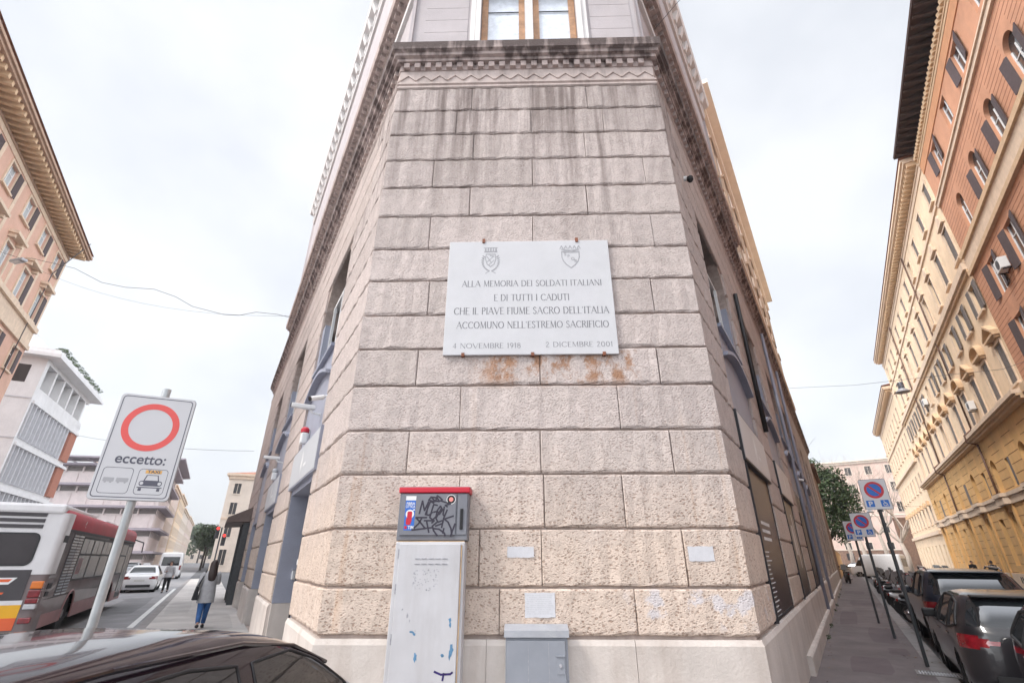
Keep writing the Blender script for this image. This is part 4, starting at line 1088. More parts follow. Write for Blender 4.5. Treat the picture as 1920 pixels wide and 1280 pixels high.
m_shut = mat('shutter_brown', (.085, .06, .062), .7, .15, 6)
m_shutg = mat('shutter_grey', (.20, .175, .165), .7, .15, 6)
m_peach = mat('pale_orange_plaster', (.90, .78, .66), .9, .1, 1.0, .1, 20)
m_soff = mat('dark_wood_soffit', (.045, .022, .016), .8, .3, 4)
m_soft = mat('soffit_board', (.42, .28, .20), .8, .2, 4)
m_orangew = mat('orange_plaster', (.64, .40, .305), .9, .1, 1.0, .2, 30, dirt=.2, dcol=(.55, .38, .28), streak=1)
m_curt = mat('window_bright', (.45, .50, .52), .2, .15, 1, spec=.8)
m_roof = mat('roof_tile', (.30, .13, .08), .9, .25, 4)
m_concrete = mat('white_concrete', (.72, .71, .71), .85, .08, .8, .1, 20, dirt=.25, dcol=(.5, .48, .46), streak=1)
m_fin = mat('fin_grey', (.52, .52, .54), .7, .08, 2)
m_brick = mat('brick_strip', (.38, .16, .11), .9, .15, 5)
m_pinkc = mat('pink_panel', (.74, .65, .63), .8, .1, 1)
m_band = mat('dark_band', (.33, .29, .33), .6, .1, 1)
m_beige = mat('beige_plaster', (.70, .60, .51), .9, .12, .6, .1, 20, dirt=.2, dcol=(.45, .35, .28), streak=1)
m_rose = mat('rose_plaster', (.66, .53, .46), .9, .12, .6, .1, 20, dirt=.2, dcol=(.45, .35, .28), streak=1)
m_fbrick = mat('far_brick', (.62, .46, .395), .9, .12, .5, .1, 20)
m_dbrick = mat('old_brown_wall', (.24, .15, .11), .95, .3, 2.5, .5, 25, dirt=.5, dcol=(.12, .09, .08))
m_hole = mat('window_dark', (.035, .033, .035), .25, .2, .5, spec=.6)

def wall_bands(mb, M, length, z0, z1, bands, depth=.25):
    """bands: list of (zlo, zhi, ops) in ascending order, plain wall between"""
    z = z0
    for lo, hi, ops in bands:
        if lo > z + 1e-4: wall_open(mb, M, length, z, lo, [], depth)
        wall_open(mb, M, length, lo, hi, ops, depth); z = hi
    if z1 > z + 1e-4: wall_open(mb, M, length, z, z1, [], depth)

def xbox(mb, M, a, b): mb.M = M; mb.box(a, b); mb.M = None

def window_proto(root, w, h, fm, pm, sm=None, mode='closed', arch=False, depth=.2, frame=.07, surround=None):
    """window part (frame) > pane, shutters; local origin at the sill's left end"""
    M = wmat(root)
    f = MB(M=M); y = -depth
    f.box((0, y, 0), (frame, y+.06, h)); f.box((w-frame, y, 0), (w, y+.06, h)); f.box((w/2-frame/2, y, 0), (w/2+frame/2, y+.055, h))
    f.box((frame+.001, y, 0), (w/2-frame/2-.001, y+.058, frame)); f.box((w/2+frame/2+.001, y, 0), (w-frame-.001, y+.058, frame))
    f.box((frame+.001, y, h*.68), (w/2-frame/2-.001, y+.05, h*.68+frame*.6)); f.box((w/2+frame/2+.001, y, h*.68), (w-frame-.001, y+.05, h*.68+frame*.6))
    fo = f.build('window', fm, root)
    hh = h + (w/2 if arch else 0)
    g = MB(M=M); g.poly([(0, y+.02, 0), (w, y+.02, 0), (w, y+.02, hh+.0), (0, y+.02, hh+.0)]); g.build('pane', pm, fo)
    if surround:
        s = MB(M=M); t = surround[1]
        s.box((-t, .002, -.02), (-.002, .07, h+t)); s.box((w+.002, .002, -.02), (w+t, .07, h+t)); s.box((-t-.06, .002, -.14), (w+t+.06, .16, -.022))
        if not arch: s.box((-.001, .002, h+.002), (w+.001, .068, h+t))
        s.build('surround', surround[0], fo)
    if mode == 'closed':
        for x0, x1, sy in ((.03, w/2-.012, -.05), (w/2+.012, w-.03, -.05)):
            s = MB(M=M); s.box((x0, sy, .03), (x1, sy+.04, h-.02))
            n = 5
            for k in range(int(h/.11)): s.box((x0+.05, sy+.041, .06+k*.11), (x1-.05, sy+.055, .13+k*.11))
            s.build('shutter', sm, fo)
    elif mode == 'perp':
        for x0, sg in ((0, -1), (w, 1)):
            s = MB(M=M); a = R(9)
            p = [(x0, 0.01), (x0+sg*math.cos(a)*w*.5, .01+math.sin(a)*w*.5)]
            nx = (-math.sin(a)*sg*.022, math.cos(a)*.022)
            s.prism([(p[0][0]-nx[0], p[0][1]+nx[1], .02), (p[1][0]-nx[0], p[1][1]+nx[1], .02), (p[1][0]+nx[0], p[1][1]-nx[1], .02), (p[0][0]+nx[0], p[0][1]-nx[1], .02)], (0, 0, h-.04))
            s.build('shutter', sm, fo)
    elif mode == 'side':
        for x0, x1 in ((-w*.5-.03, -.03), (w+.03, w*1.5+.03)):
            s = MB(M=M); s.box((x0, .072, .0), (x1, .112, h))
            for k in range(int(h/.12)): s.box((x0+.05, .113, .05+k*.12), (x1-.05, .125, .12+k*.12))
            s.build('shutter', sm, fo)
    elif mode == 'one':
        s = MB(M=M); s.box((-w*.55, .072, 0), (-.02, .112, h)); s.build('shutter', sm, fo)
    fo.location = (0, 0, -500)
    return fo
WR = random.Random(17)
def put_window(proto, root, x, z, first):
    if first: w = proto
    else:
        w = proto.copy(); COL.objects.link(w); w.parent = root
        skip = WR.random(); n = 0
        for ch in list(proto.children):
            if ch.name.startswith('shutter'):
                n += 1
                if skip < .16 or (skip < .30 and n == 2): continue      # some shutters are folded away
            c = ch.copy(); COL.objects.link(c); c.parent = w
    w.location = (x, 0, z); return w

def eaves(root, L, z, ov, kind, m1, m2, m3=None, ends=0.0):
    """roof cornice: kind 'bracket' or 'box'"""
    M = wmat(root); q = MB(M=M)
    if kind == 'deep':          # dark timber soffit on bracket consoles
        q.box((-ends, -.2, z+.35), (L, ov, z+.5)); q.build('eaves', m1, root)
        c = MB(M=M)
        for k in range(int(L/.62)): c.prism([(.1+k*.62, .001, z-.12), (.1+k*.62, .001, z+.345), (.1+k*.62, ov-.08, z+.345), (.1+k*.62, ov-.08, z+.26), (.1+k*.62, .2, z-.02)], (.16, 0, 0))
        c.build('eaves_brackets', m1, root)
        s = MB(M=M); s.box((-.02, .0, z-.55), (L, .10, z-.14)); s.box((-.02, .0, z-.75), (L, .06, z-.56))
        for k in range(int(L/.36)):     # scalloped moulding
            s.lathe([(.0, -.13), (.15, -.13), (.15, .13), (0, .13)], 10, 'Z', (.2+k*.36, .10, z-.28))
        s.build('eaves_moulding', m2, root)
    else:
        q.box((-ends, -.2, z+.12), (L+ends, ov, z+.3)); q.box((-ends*.8, -.2, z-.05), (L+ends*.8, ov-.12, z+.119)); q.box((0, -.0, z-.55), (L, .12, z-.40)); q.build('eaves', m1, root)
        c = MB(M=M); st = .55
        for k in range(int(L/st)): c.box((.08+k*st, .002, z-.36), (.30+k*st, ov-.25, z-.052))
        c.build('eaves_brackets', m2, root)
        s = MB(M=M); s.box((0, .0, z-.9), (L, .06, z-.56)); s.build('eaves_moulding', m3 or m2, root)
    r = MB(M=M); r.prism([(-ends, -8, z+1.6), (-ends, ov+.02, z+.5), (-ends, -.3, z+.49), (-ends, -8, z+.49)], (L+2*ends if kind != 'deep' else L+ends, 0, 0)); r.build('roof', m_roof, root)

def shell(mb, M, L, D, z1, skip_front=True):
    mb.M = M
    mb.poly([(0, 0, 0), (0, -D, 0), (0, -D, z1), (0, 0, z1)]); mb.poly([(L, 0, 0), (L, -D, 0), (L, -D, z1), (L, 0, z1)])
    mb.poly([(0, -D, 0), (L, -D, 0), (L, -D, z1), (0, -D, z1)]); mb.poly([(0, 0, z1), (L, 0, z1), (L, -D, z1), (0, -D, z1)]); mb.M = None

rzR = math.atan2(dR.y, dR.x); OF = 9.8
def right_building(name, label, t0): p = Rp(OF, t0); return thing(name, label, 'building', (p.x, p.y, 0), rzR)
rzL = math.atan2(-dL.y, -dL.x)
def left_building(name, label, o, t1): p = Lp(o, t1); return thing(name, label, 'building', (p.x, p.y, 0), rzL)

def hband(root, L, z0, z1, y, m, name='string_course', x0=0):
    q = MB(M=wmat(root)); q.box((x0, .001, z0), (L, y, z1)); return q.build(name, m, root)

# --- red building, right, nearest
t0, t1 = 5.0, 34.2; L_ = t1-t0
rb = right_building('red_building', 'red plastered apartment building with dark timber eaves and brown shutters, upper right', t0)
xs_ = [t1-t0-3.55*k-3.0 for k in range(8)]; xs_ = sorted(x for x in xs_ if x > .5)
w = MB(); M = wmat(rb)
bands = []
for (zb, zt, ar, ww) in ((3.0, 5.2, 0, 1.2), (7.2, 9.2, 0, 1.1), (10.9, 12.9, 0, 1.15), (14.2, 16.2, 0, 1.15), (18.4, 20.0, 1, 1.1), (22.75, 24.3, 0, 1.1)):
    ops = [(x-ww/2, x+ww/2, zb, zt if ar else None, zt) for x in xs_]
    bands.append((zb-.1, zt+(.75 if ar else .1), ops))
wall_bands(w, M, L_, 0, 26, bands, .28); shell(w, M, L_, 14, 26)
w.build('wall', m_redwall, rb)
for i, (zb, zt, ar, ww, mode) in enumerate(((3.0, 5.2, 0, 1.2, 'closed'), (7.2, 9.2, 0, 1.1, 'perp'), (10.9, 12.9, 0, 1.15, 'perp'), (14.2, 16.2, 0, 1.15, 'perp'), (18.4, 20.0, 1, 1.1, 'perp'), (22.75, 24.3, 0, 1.1, 'perp'))):
    pr = window_proto(rb, ww, zt-zb, m_whitep, m_glass, m_shut, mode, bool(ar))
    noS = None
    for k, x in enumerate(xs_):
        put_window(pr, rb, x-ww/2, zb, k == 0)
hband(rb, L_, 21.75, 22.0, .12, m_trimp); hband(rb, L_, 22.01, 22.1, .2, m_trimp)
hband(rb, L_, 16.75, 17.0, .18, m_trim); hband(rb, L_, 17.01, 17.9, .08, m_trimp); hband(rb, L_, 17.91, 18.2, .2, m_trim)
hband(rb, L_, 9.7, 10.1, .25, m_trim)
# thin brick-course lines
q = MB(M=M)
for k in range(60):
    z = 10.2+k*.26
    if z < 16.7 or 18.3 < z < 21.7: q.box((0, .0, z), (L_, .006, z+.018)) if not any(a-.12 < z < b+.7 for a, b in ((10.9, 12.9), (14.2, 16.2), (18.4, 20.2))) else None
    if z < 16.7 or 18.3 < z < 21.7:
        prev = 0
        for x in xs_:
            for a, b in ((prev, x-.72),): q.box((a, .0015, z), (b, .0065, z+.02)) if b > a else None
            prev = x+.72
        q.box((prev, .0015, z), (L_, .0065, z+.02)) if prev < L_ else None
q.build('course_lines', mat('course_line', (.33, .14, .08), .9, .1), rb)
q = MB(M=M); q.box((0, .001, 24.5), (L_, .05, 25.2)); q.build('frieze', m_redbase, rb)
eaves(rb, L_, 26.0, 1.1, 'deep', m_soff, m_trim)

# --- yellow building, right, long
t0, t1 = 34.25, 77.0; L_ = t1-t0
yb = right_building('yellow_building', 'long yellow ochre palazzo with pedimented windows and arched ground floor openings', t0)
M = wmat(yb); w = MB()
px_ = [1.0+3.57*k for k in range(12)]
arch_x = [x+.05 for i, x in enumerate(px_) if i % 2 == 1 or False]
bands = [(.05, 5.0, [(x-.6, x+.6, .1 if i % 2 else 1.4, None, 4.7 if i % 2 else 4.4) for i, x in enumerate(px_)]),
         (5.85, 8.3, [(x-.62, x+.62, 5.95, 7.4, 8.02) if i % 2 else (x-.5, x+.5, 5.95, None, 7.65) for i, x in enumerate(px_)]),
         (10.35, 13.0, [(x-.58, x+.58, 10.45, None, 12.8) for x in px_]),
         (14.7, 16.7, [(x-.55, x+.55, 14.85, None, 16.55) for x in px_]),
         (18.3, 20.9, [(x-.55, x+.55, 18.4, None, 20.7) for x in px_]),
         (22.6, 24.4, [(x-.5, x+.5, 22.75, None, 24.25) for x in px_])]
wall_bands(w, M, L_, 9.9, 25.9, bands[2:], .25); shell(w, M, L_, 14, 25.9); w.build('wall', m_yelp, yb)
w = MB(); wall_bands(w, M, L_, .0, 9.9, bands[:2], .35); w.build('ground_storey', m_ochre, yb)
pr = [window_proto(yb, 1.16, 2.35, m_shutg, m_hole, m_shutg, 'closed', surround=(m_trimp, .14)), window_proto(yb, 1.1, 1.7, m_shutg, m_hole, m_shutg, 'side', surround=(m_trimp, .1)),
      window_proto(yb, 1.1, 2.3, m_shutg, m_hole, m_shutg, 'closed', surround=(m_trimp, .14)), window_proto(yb, 1.0, 1.5, m_shutg, m_hole, m_shutg, 'closed', surround=(m_trimp, .1))]
pr[1].name = 'window'
for pi, (dx, zb) in enumerate(((.58, 10.45), (.55, 14.85), (.55, 18.4), (.5, 22.75))):
    for k, x in enumerate(px_): put_window(pr[pi], yb, x-dx, zb, k == 0)
pa = window_proto(yb, 1.24, 1.45, m_shutg, m_hole, m_shutg, None, True, .33); pb_ = window_proto(yb, 1.0, 1.7, m_shutg, m_hole, m_shutg, 'closed')
fa = fb = True
for i, x in enumerate(px_):
    if i % 2: put_window(pa, yb, x-.62, 5.95, fa); fa = False
    else: put_window(pb_, yb, x-.5, 5.95, fb); fb = False
for i, x in enumerate(px_):
    g = MB(M=M); g.box((x-.59, -.34, .1 if i % 2 else 1.4), (x+.59, -.29, 4.7 if i % 2 else 4.4)); g.build('door' if i % 2 else 'shop_window', m_hole if i % 2 else m_shut, yb)
# pediments, alternately triangular and curved
for i, x in enumerate(px_):
    q = MB(M=M)
    q.box((x-.95, .001, 13.12), (x+.95, .32, 13.25)); q.box((x-.85, .001, 12.98), (x-.6, .22, 13.115)); q.box((x+.6, .001, 12.98), (x+.85, .22, 13.115))
    if i % 2 == 0:
        for a, b in ((-1, 0), (0, 1)):
            za, zb_ = (13.251, 13.85) if a == -1 else (13.85, 13.251)
            q.prism([(x+a*.95, .001, za), (x+b*.95, .001, zb_), (x+b*.95, .001, zb_+.14), (x+a*.95, .001, za+.14)], (0, .36, 0))
    else:
        P = [(x+.95*math.cos(R(180-k*15)), 13.251+.62*math.sin(R(180-k*15))) for k in range(13)]
        for u, v in zip(P, P[1:]): q.prism([(u[0], .001, u[1]), (v[0], .001, v[1]), (v[0]*.0+v[0], .001, v[1]+.13), (u[0], .001, u[1]+.13)], (0, .34, 0))
    q.poly([(x-.9, .03, 13.25), (x+.9, .03, 13.25), (x, .03, 13.9)])
    q.build('pediment', m_trim, yb)
    q = MB(M=M); q.box((x-.75, .001, 20.95), (x+.75, .2, 21.1)); q.box((x-.4, .001, 21.101), (x+.4, .14, 21.5)); q.lathe([(0, -.06), (.26, -.06), (.26, .06), (0, .06)], 12, 'Y', (x, .09, 21.55)); q.build('window_crest', m_trimp, yb)
hband(yb, L_, 9.45, 9.6, .35, m_trim, 'main_cornice'); hband(yb, L_, 9.61, 9.72, .5, m_trim, 'main_cornice'); hband(yb, L_, 9.73, 9.95, .62, m_trimp, 'main_cornice'); hband(yb, L_, 9.951, 10.3, .1, m_trimp)
hband(yb, L_, 17.1, 17.3, .15, m_trim); hband(yb, L_, 17.31, 17.75, .28, m_trimp); hband(yb, L_, 22.1, 22.3, .1, m_trimp)
q = MB(M=M)      # wavy balcony ledge over the ground floor
P = [(0, .2)]
for i, x in enumerate(px_):
    if i % 2: P += [(x-1.3, .2), (x-1.0, .5), (x+1.0, .5), (x+1.3, .2)]
P.append((L_, .2))
for (a, b) in zip(P, P[1:]):
    q.prism([(a[0], .001, 5.55), (b[0], .001, 5.55), (b[0], b[1], 5.55), (a[0], a[1], 5.55)], (0, 0, .22)); q.prism([(a[0], .001, 5.1), (b[0], .001, 5.1), (b[0], b[1]-.1, 5.1), (a[0], a[1]-.1, 5.1)], (0, 0, .449))
q.build('ledge', m_trimp, yb)
q = MB(M=M)      # channelled joints of the base
for k in range(15):
    z = .95+k*.56
    if 5.0 < z < 5.85 or z > 9.2: continue
    prev = 0
    for i, x in enumerate(px_):
        hw = .72
        q.box((prev, .0, z), (x-hw, .008, z+.03)); prev = x+hw
    q.box((prev, .0, z), (L_, .008, z+.03))
q.build('base_joints', mat('ochre_joint', (.22, .10, .03), .9, .1), yb)
for i, x in enumerate(px_):
    if i % 2: 
        q = MB(M=M)
        for s in (-1, 1): q.box((x+s*.95-.2, .001, .0), (x+s*.95+.2, .12, 5.09))
        q.build('pilaster', m_ochre, yb)
q = MB(M=M); q.box((0, .001, 0), (L_, .1, .9)); q.build('base_course', m_trimp, yb)
q = MB(M=M)
for x in px_[::2]: q.box((x-.35, .101, .3), (x-.1, .106, .7)); q.box((x+.1, .101, .3), (x+.35, .106, .7))
q.build('cellar_window', m_hole, yb)
eaves(yb, L_, 25.9, .85, 'box', m_trimp, m_trim, m_trimp, .0)
for t, z1 in ((12.6, 25.3), (28.5, 25.3)):
    p = Rp(OF-.14, t0+t); q = MB(); q.tube([(p.x, p.y, 9.96 if False else 5.2), (p.x, p.y, 9.3)], .07, 8)
    p2 = Rp(OF-.66, t0+t); q.tube([(p.x, p.y, 9.3), (p2.x, p2.y, 9.5), (p2.x, p2.y, 10.0), (p.x, p.y, 10.4)], .06, 8); q.tube([(p.x, p.y, 10.4), (p.x, p.y, z1)], .06, 8)
    q.M = None; q.build('downpipe', mat('downpipe_brown', (.13, .07, .05), .6, .2), yb, smooth=True)

# --- second yellow building
t0, t1 = 77.05, 107.5; L_ = t1-t0
y2 = right_building('far_yellow_building', 'lower pale yellow palazzo at the far end of the right-hand row', t0)
M = wmat(y2); px2 = [1.7+3.4*k for k in range(9)]
bands = [(.2, 4.2, [(x-.5, x+.5, .3, None, 3.4) for x in px2]), (5.7, 7.8, [(x-.55, x+.55, 5.8, None, 7.6) for x in px2]), (9.6, 11.8, [(x-.5, x+.5, 9.8, None, 11.6) for x in px2]),
         (14.5, 16.8, [(x-.5, x+.5, 14.7, None, 16.6) for x in px2]), (18.2, 20.2, [(x-.5, x+.5, 18.3, None, 20.0) for x in px2])]
w = MB(); wall_bands(w, M, L_, 0, 22.3, bands, .25); shell(w, M, L_, 14, 22.3); w.build('wall', m_yelp, y2)
for ww, h, zb in ((1.1, 1.8, 5.8), (1.0, 1.8, 9.8), (1.0, 1.9, 14.7), (1.0, 1.7, 18.3)):
    p_ = window_proto(y2, ww, h, m_shutg, m_hole, m_shutg, 'closed', surround=(m_trimp, .12))
    for k, x in enumerate(px2): put_window(p_, y2, x-ww/2, zb, k == 0)
for x in px2:
    g = MB(M=M); g.box((x-.49, -.25, .3), (x+.49, -.2, 3.4)); g.build('door', m_hole, y2)
    q = MB(M=M); q.box((x-.7, .001, 7.75), (x+.7, .35, 7.9)); q.box((x-.3, .001, 7.901), (x+.3, .3, 8.3)); q.build('window_crest', m_trim, y2)
hband(y2, L_, 4.5, 4.9, .3, m_trimp); hband(y2, L_, 12.8, 13.1, .3, m_trimp); hband(y2, L_, 17.3, 17.5, .15, m_trimp); hband(y2, L_, 13.101, 13.25, .12, m_trim)
eaves(y2, L_, 22.3, .95, 'box', m_trimp, m_trim, m_trimp, .3)

# --- orange building standing behind the corner building on its right
ob = thing('orange_building', 'tall orange building rising above the dark right-hand cornice of the corner building', 'building', tuple(CR+dR*12.75)+(0,), math.atan2(dR.y, dR.x))
FRo = frame(CR+dR*12.75-nR*.1, dR, nR); LO = 27.0
w = MB(M=FRo); w.box((0, -9, 11.2), (LO, 0, 24.2)); w.build('wall', m_peach, ob)
q = MB(M=FRo); q.box((-.0, -.2, 24.2), (LO+.3, .62, 24.45)); q.box((0, 0.001, 23.2), (LO, .2, 23.5)); q.box((0, .001, 13.4), (LO, .25, 13.75)); q.build('eaves', m_peach, ob)
for k in range(8):
    x = 1.6+3.2*k
    for zb in (15, 19):
        q = MB(M=FRo)
        q.box((x-.7, .002, zb-.1), (x-.5, .09, zb+2.3)); q.box((x+.5, .002, zb-.1), (x+.7, .09, zb+2.3)); q.box((x-.8, .002, zb+2.301), (x+.8, .16, zb+2.45)); f_ = q.build('window', m_trimp, ob)
        g = MB(M=FRo); g.box((x-.499, .003, zb), (x+.499, .03, zb+2.3)); g.build('pane', m_hole, f_)
# brown lower range beyond the corner building
lb = thing('brown_building', 'low weathered brown building at the far end of the corner block', 'building', tuple(CR+dR*46.05)+(0,), math.atan2(dR.y, dR.x))
FRb = frame(CR+dR*46.05, dR, nR)
w = MB(); ops = [(2+4*k, 3.2+4*k, 3.5, None, 5.6) for k in range(3)]
wall_bands(w, FRb, 13, 0, 9.6, [(3.3, 6, ops)], .3); shell(w, FRb, 13, 8, 9.6); w.build('wall', m_dbrick, lb)
for a, b, zb, sp, tp in ops:
    g = MB(M=FRb); g.box((a, -.3, zb), (b, -.25, tp)); g.build('window', m_hole, lb)
q = MB(M=FRb); q.box((-.05, -.2, 9.6), (13.1, .35, 9.9)); q.build('eaves', m_dbrick, lb)
gw = thing('garden_wall', 'low ochre garden wall below the dark evergreen tree on the right street', 'wall', tuple(CR+dR*59.1)+(0,), math.atan2(dR.y, dR.x))
q = MB(M=FRb); q.box((13.2, -.4, 0), (52, 0, 2.6)); q.build('masonry', m_yel, gw); q = MB(M=FRb); q.box((13.15, -.46, 2.601), (52, .06, 2.75)); q.build('coping', m_trimp, gw)

# --- brick building closing the right street, with an old wall stub and terrace wall before it
def plain_building(name, label, o, xdir, L, D, H, rows, m, mw, pitch=3.2, ww=1.1, trims=None, roof=.4, hipped=0, off=1.4, panes=m_hole):
    out = Vector((xdir.y, -xdir.x))                    # right-hand side when walking along xdir
    rz = math.atan2(xdir.y, xdir.x)
    t = thing(name, label, 'building', (o[0], o[1], 0), rz)
    M = frame((o[0], o[1], 0), xdir, out)
    n = int((L-2*off)/pitch)+1; xs2 = [off+(L-2*off)*k/max(1, n-1) for k in range(n)]
    w = MB(); bands = [(zb-.1, zb+h+.1, [(x-ww/2, x+ww/2, zb, None, zb+h) for x in xs2]) for zb, h in rows]
    wall_bands(w, M, L, 0, H, bands, .2); shell(w, M, L, D, H); w.build('wall', m, t)
    proto = None
    for zb, h in rows:
        for x in xs2:
            f = MB(M=M)
            if proto is None or abs(proto[1]-h) > 1e-3:
                f.box((x-ww/2-.1, .002, zb-.12), (x+ww/2+.1, .12, zb-.002)); f.box((x-ww/2-.12, .002, zb), (x-ww/2-.001, .06, zb+h+.12)); f.box((x+ww/2+.001, .002, zb), (x+ww/2+.12, .06, zb+h+.12)); f.box((x-ww/2, .002, zb+h+.001), (x+ww/2, .06, zb+h+.12))
                f.box((x-.03, -.18, zb), (x+.03, -.12, zb+h))
                fo = f.build('window', mw, t)
                g = MB(M=M); g.poly([(x-ww/2, -.15, zb), (x+ww/2, -.15, zb), (x+ww/2, -.15, zb+h), (x-ww/2, -.15, zb+h)]); g.build('pane', panes, fo)
                proto = (fo, h, x, zb)
            else:
                c = proto[0].copy(); COL.objects.link(c); c.parent = t
                v = wmat(t).inverted().to_3x3() @ (M.to_3x3() @ Vector((x-proto[2], 0, zb-proto[3]))); c.location = v
                for ch in list(proto[0].children): d_ = ch.copy(); COL.objects.link(d_); d_.parent = c
    q = MB(M=M); q.box((-roof, -D, H), (L+roof, roof, H+.35)); q.box((-.05, -.1, H-.5), (L+.05, roof*.5, H-.001)); q.build('eaves', trims or mw, t)
    if hipped:
        q = MB(M=M); a = [(-roof, roof, H+.351), (L+roof, roof, H+.351), (L+roof, -D, H+.351), (-roof, -D, H+.351)]
        i = [q.P(p) for p in a]; j0, j1 = q.P((D/2, -D/2, H+hipped)), q.P((L-D/2, -D/2, H+hipped)) if L > D else q.P((D/2+.1, -D/2, H+hipped))
        q.F((i[0], i[1], j1, j0)); q.F((i[1], i[2], j1)); q.F((i[2], i[3], j0, j1)); q.F((i[3], i[0], j0)); q.build('roof', m_roof, t)
    for zb, zt, y in ([] if trims is None else [(rows[len(rows)//2][0]-.8, rows[len(rows)//2][0]-.5, .12)]):
        q = MB(M=M); q.box((0, .001, zb), (L, y, zt)); q.build('string_course', trims, t)
    return t, M
p = Rp(-14, 150)
plain_building('brick_building', 'broad pinkish brick building closing the right-hand street behind bare trees', (p.x-4, p.y), nR, 36, 14, 24, [(3, 2.4), (7.5, 2.2), (12, 2.2), (16.5, 2.2), (20.8, 1.9)], m_fbrick, m_beige, 4.0, 1.3, m_beige, .7, 0)
p = Vector((68.5, 88.5))
ps = thing('stone_pier', 'dark weathered stone pier with ivy on top at the end of the yellow buildings', 'pier', (p.x, p.y, 0), rzR)
q = MB(M=wmat(ps)); q.box((0, -2.4, -.1), (2.2, 1.2, 8.2)); q.build('masonry', m_dbrick, ps); q = MB(M=wmat(ps)); q.box((-.1, -2.5, 8.201), (2.3, 1.3, 8.5)); q.build('cap', m_dbrick, ps)
p = Rp(-12, 138)
tw = thing('terrace_wall', 'long brown stone retaining wall under the bare trees at the end of the street', 'wall', (p.x, p.y, 0), rz_)
q = MB(M=wmat(tw)); q.box((0, 0, 0), (22, .5, 3.6)); q.build('masonry', m_dbrick, tw); q = MB(M=wmat(tw)); q.box((-.1, -.1, 3.601), (22.1, .6, 3.8)); q.build('coping', m_beige, tw)
for k in range(6):
    q = MB(M=wmat(tw)); q.box((1.6+3.4*k, -.01, 1.6), (3.0+3.4*k, .0-.002, 3.0)); q.build('blind_window', m_hole, tw)

# --- left street: orange corner palazzo
tN = 16.0; t1 = 47.05; L_ = t1-tN
lo = left_building('orange_palazzo', 'salmon orange corner palazzo with bracketed eaves and dark shutters, upper left', -15.4, t1)
M = wmat(lo); xsl = [1.75+3.6*k for k in range(8)]; w = MB()
bands = [(.1, 4.6, [(x-.8, x+.8, .15, None, 4.2) for x in xsl]), (5.6, 8.0, [(x-.55, x+.55, 5.8, None, 7.8) for x in xsl]), (9.8, 12.4, [(x-.55, x+.55, 10.0, None, 12.0) for x in xsl]),
         (13.9, 16.0, [(x-.55, x+.55, 14.1, None, 15.8) for x in xsl]), (18.05, 20.5, [(x-.6, x+.6, 18.15, None, 20.3) for x in xsl]), (22.1, 24.0, [(x-.6, x+.6, 22.25, None, 23.8) for x in xsl])]
wall_bands(w, M, L_, 0, 24.95, bands, .22); shell(w, M, L_, 16, 24.95); w.build('wall', m_orangew, lo)
for ww, h, zb, mode in ((1.1, 2.0, 5.8, 'one'), (1.1, 2.0, 10.0, 'one'), (1.1, 1.7, 14.1, 'one'), (1.2, 2.15, 18.15, 'one'), (1.2, 1.55, 22.25, 'one')):
    p_ = window_proto(lo, ww, h, m_whitep, m_curt if zb > 18 else m_glass, m_shut, mode, surround=(m_trimp, .13))
    for k, x in enumerate(xsl): put_window(p_, lo, x-ww/2, zb, k == 0)
for x in xsl:
    g = MB(M=M); g.box((x-.79, -.22, .15), (x+.79, -.17, 4.2)); g.build('shop_front', m_hole, lo)
    q = MB(M=M); q.box((x-.95, .001, 20.75), (x+.95, .5, 20.95)); q.box((x-.8, .001, 20.5), (x-.6, .35, 20.749)); q.box((x+.6, .001, 20.5), (x+.8, .35, 20.749)); q.build('window_hood', m_trimp, lo)
for z0_, z1_, y in ((17.6, 17.95, .25), (16.2, 16.5, .18), (16.51, 17.59, .05), (4.9, 5.3, .3)): hband(lo, L_, z0_, z1_, y, m_trimp)
for k in range(9): 
    q = MB(M=M); q.box((3.55+3.6*k-3.6, .001, 18.0), (3.55+3.6*k-3.25, .035, 24.0)); q.build('pilaster_strip', m_trimp, lo)
eaves(lo, L_, 24.95, 1.35, 'box', m_soft, m_trim, m_trimp, .5)

# --- white office block with vertical fins
FA = R(27.5); dF = Vector((-math.sin(FA), math.cos(FA))); oF = Vector((-44.8, 42.3))
wb = thing('white_office_block', 'white modern office block with vertical fins and dark loggias, left', 'building', (oF.x, oF.y, 0), math.atan2(dF.y, dF.x))
MW = frame((oF.x, oF.y, 0), dF, Vector((dF.y, -dF.x))); LW = 15.5
q = MB(M=MW); q.box((0, -12, 0), (LW, -.25, 15.9)); q.box((0, -.249, 0), (.35, .0, 19.4)); q.box((LW-2.2, -.249, 15.9), (LW, .0, 16.1)); q.box((.351, -.249, 15.3), (LW, .0, 16.6))
q.box((0, -12, 15.9), (.35, -.25, 19.4)); q.box((.351, -12, 19.0), (LW, -.0, 19.4))
for k in range(6): q.box((.36+k*2.72, -.8, 16.61), (.75+k*2.72, -.001, 18.99))
q.build('wall', m_concrete, wb)
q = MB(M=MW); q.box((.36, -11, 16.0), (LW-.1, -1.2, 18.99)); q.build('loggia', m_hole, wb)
q = MB(M=MW); q.box((.4, -1.1, 16.61), (LW-.1, -.9, 17.5)); q.build('loggia_parapet', m_concrete, wb)
for zb in (12.0, 8.1, 4.2, .6):
    q = MB(M=MW); zt = zb+3.1
    for k in range(12): q.box((.5+k*1.02, -.24, zb), (.68+k*1.02, .12, zt))
    q.build('fin', m_fin, wb)
    q = MB(M=MW); q.box((.36, -.24, zb), (LW-2.3, -.2, zt)); q.build('window_band', m_fin if zb > 0 else m_hole, wb)
    q = MB(M=MW); q.box((.36, -.249, zt+.002), (LW, .18, zt+.28)); q.build('floor_band', m_concrete, wb)
    q = MB(M=MW); q.box((LW-2.2, -.24, zb), (LW-.02, .02, zt)); q.build('brick_panel', m_brick, wb)
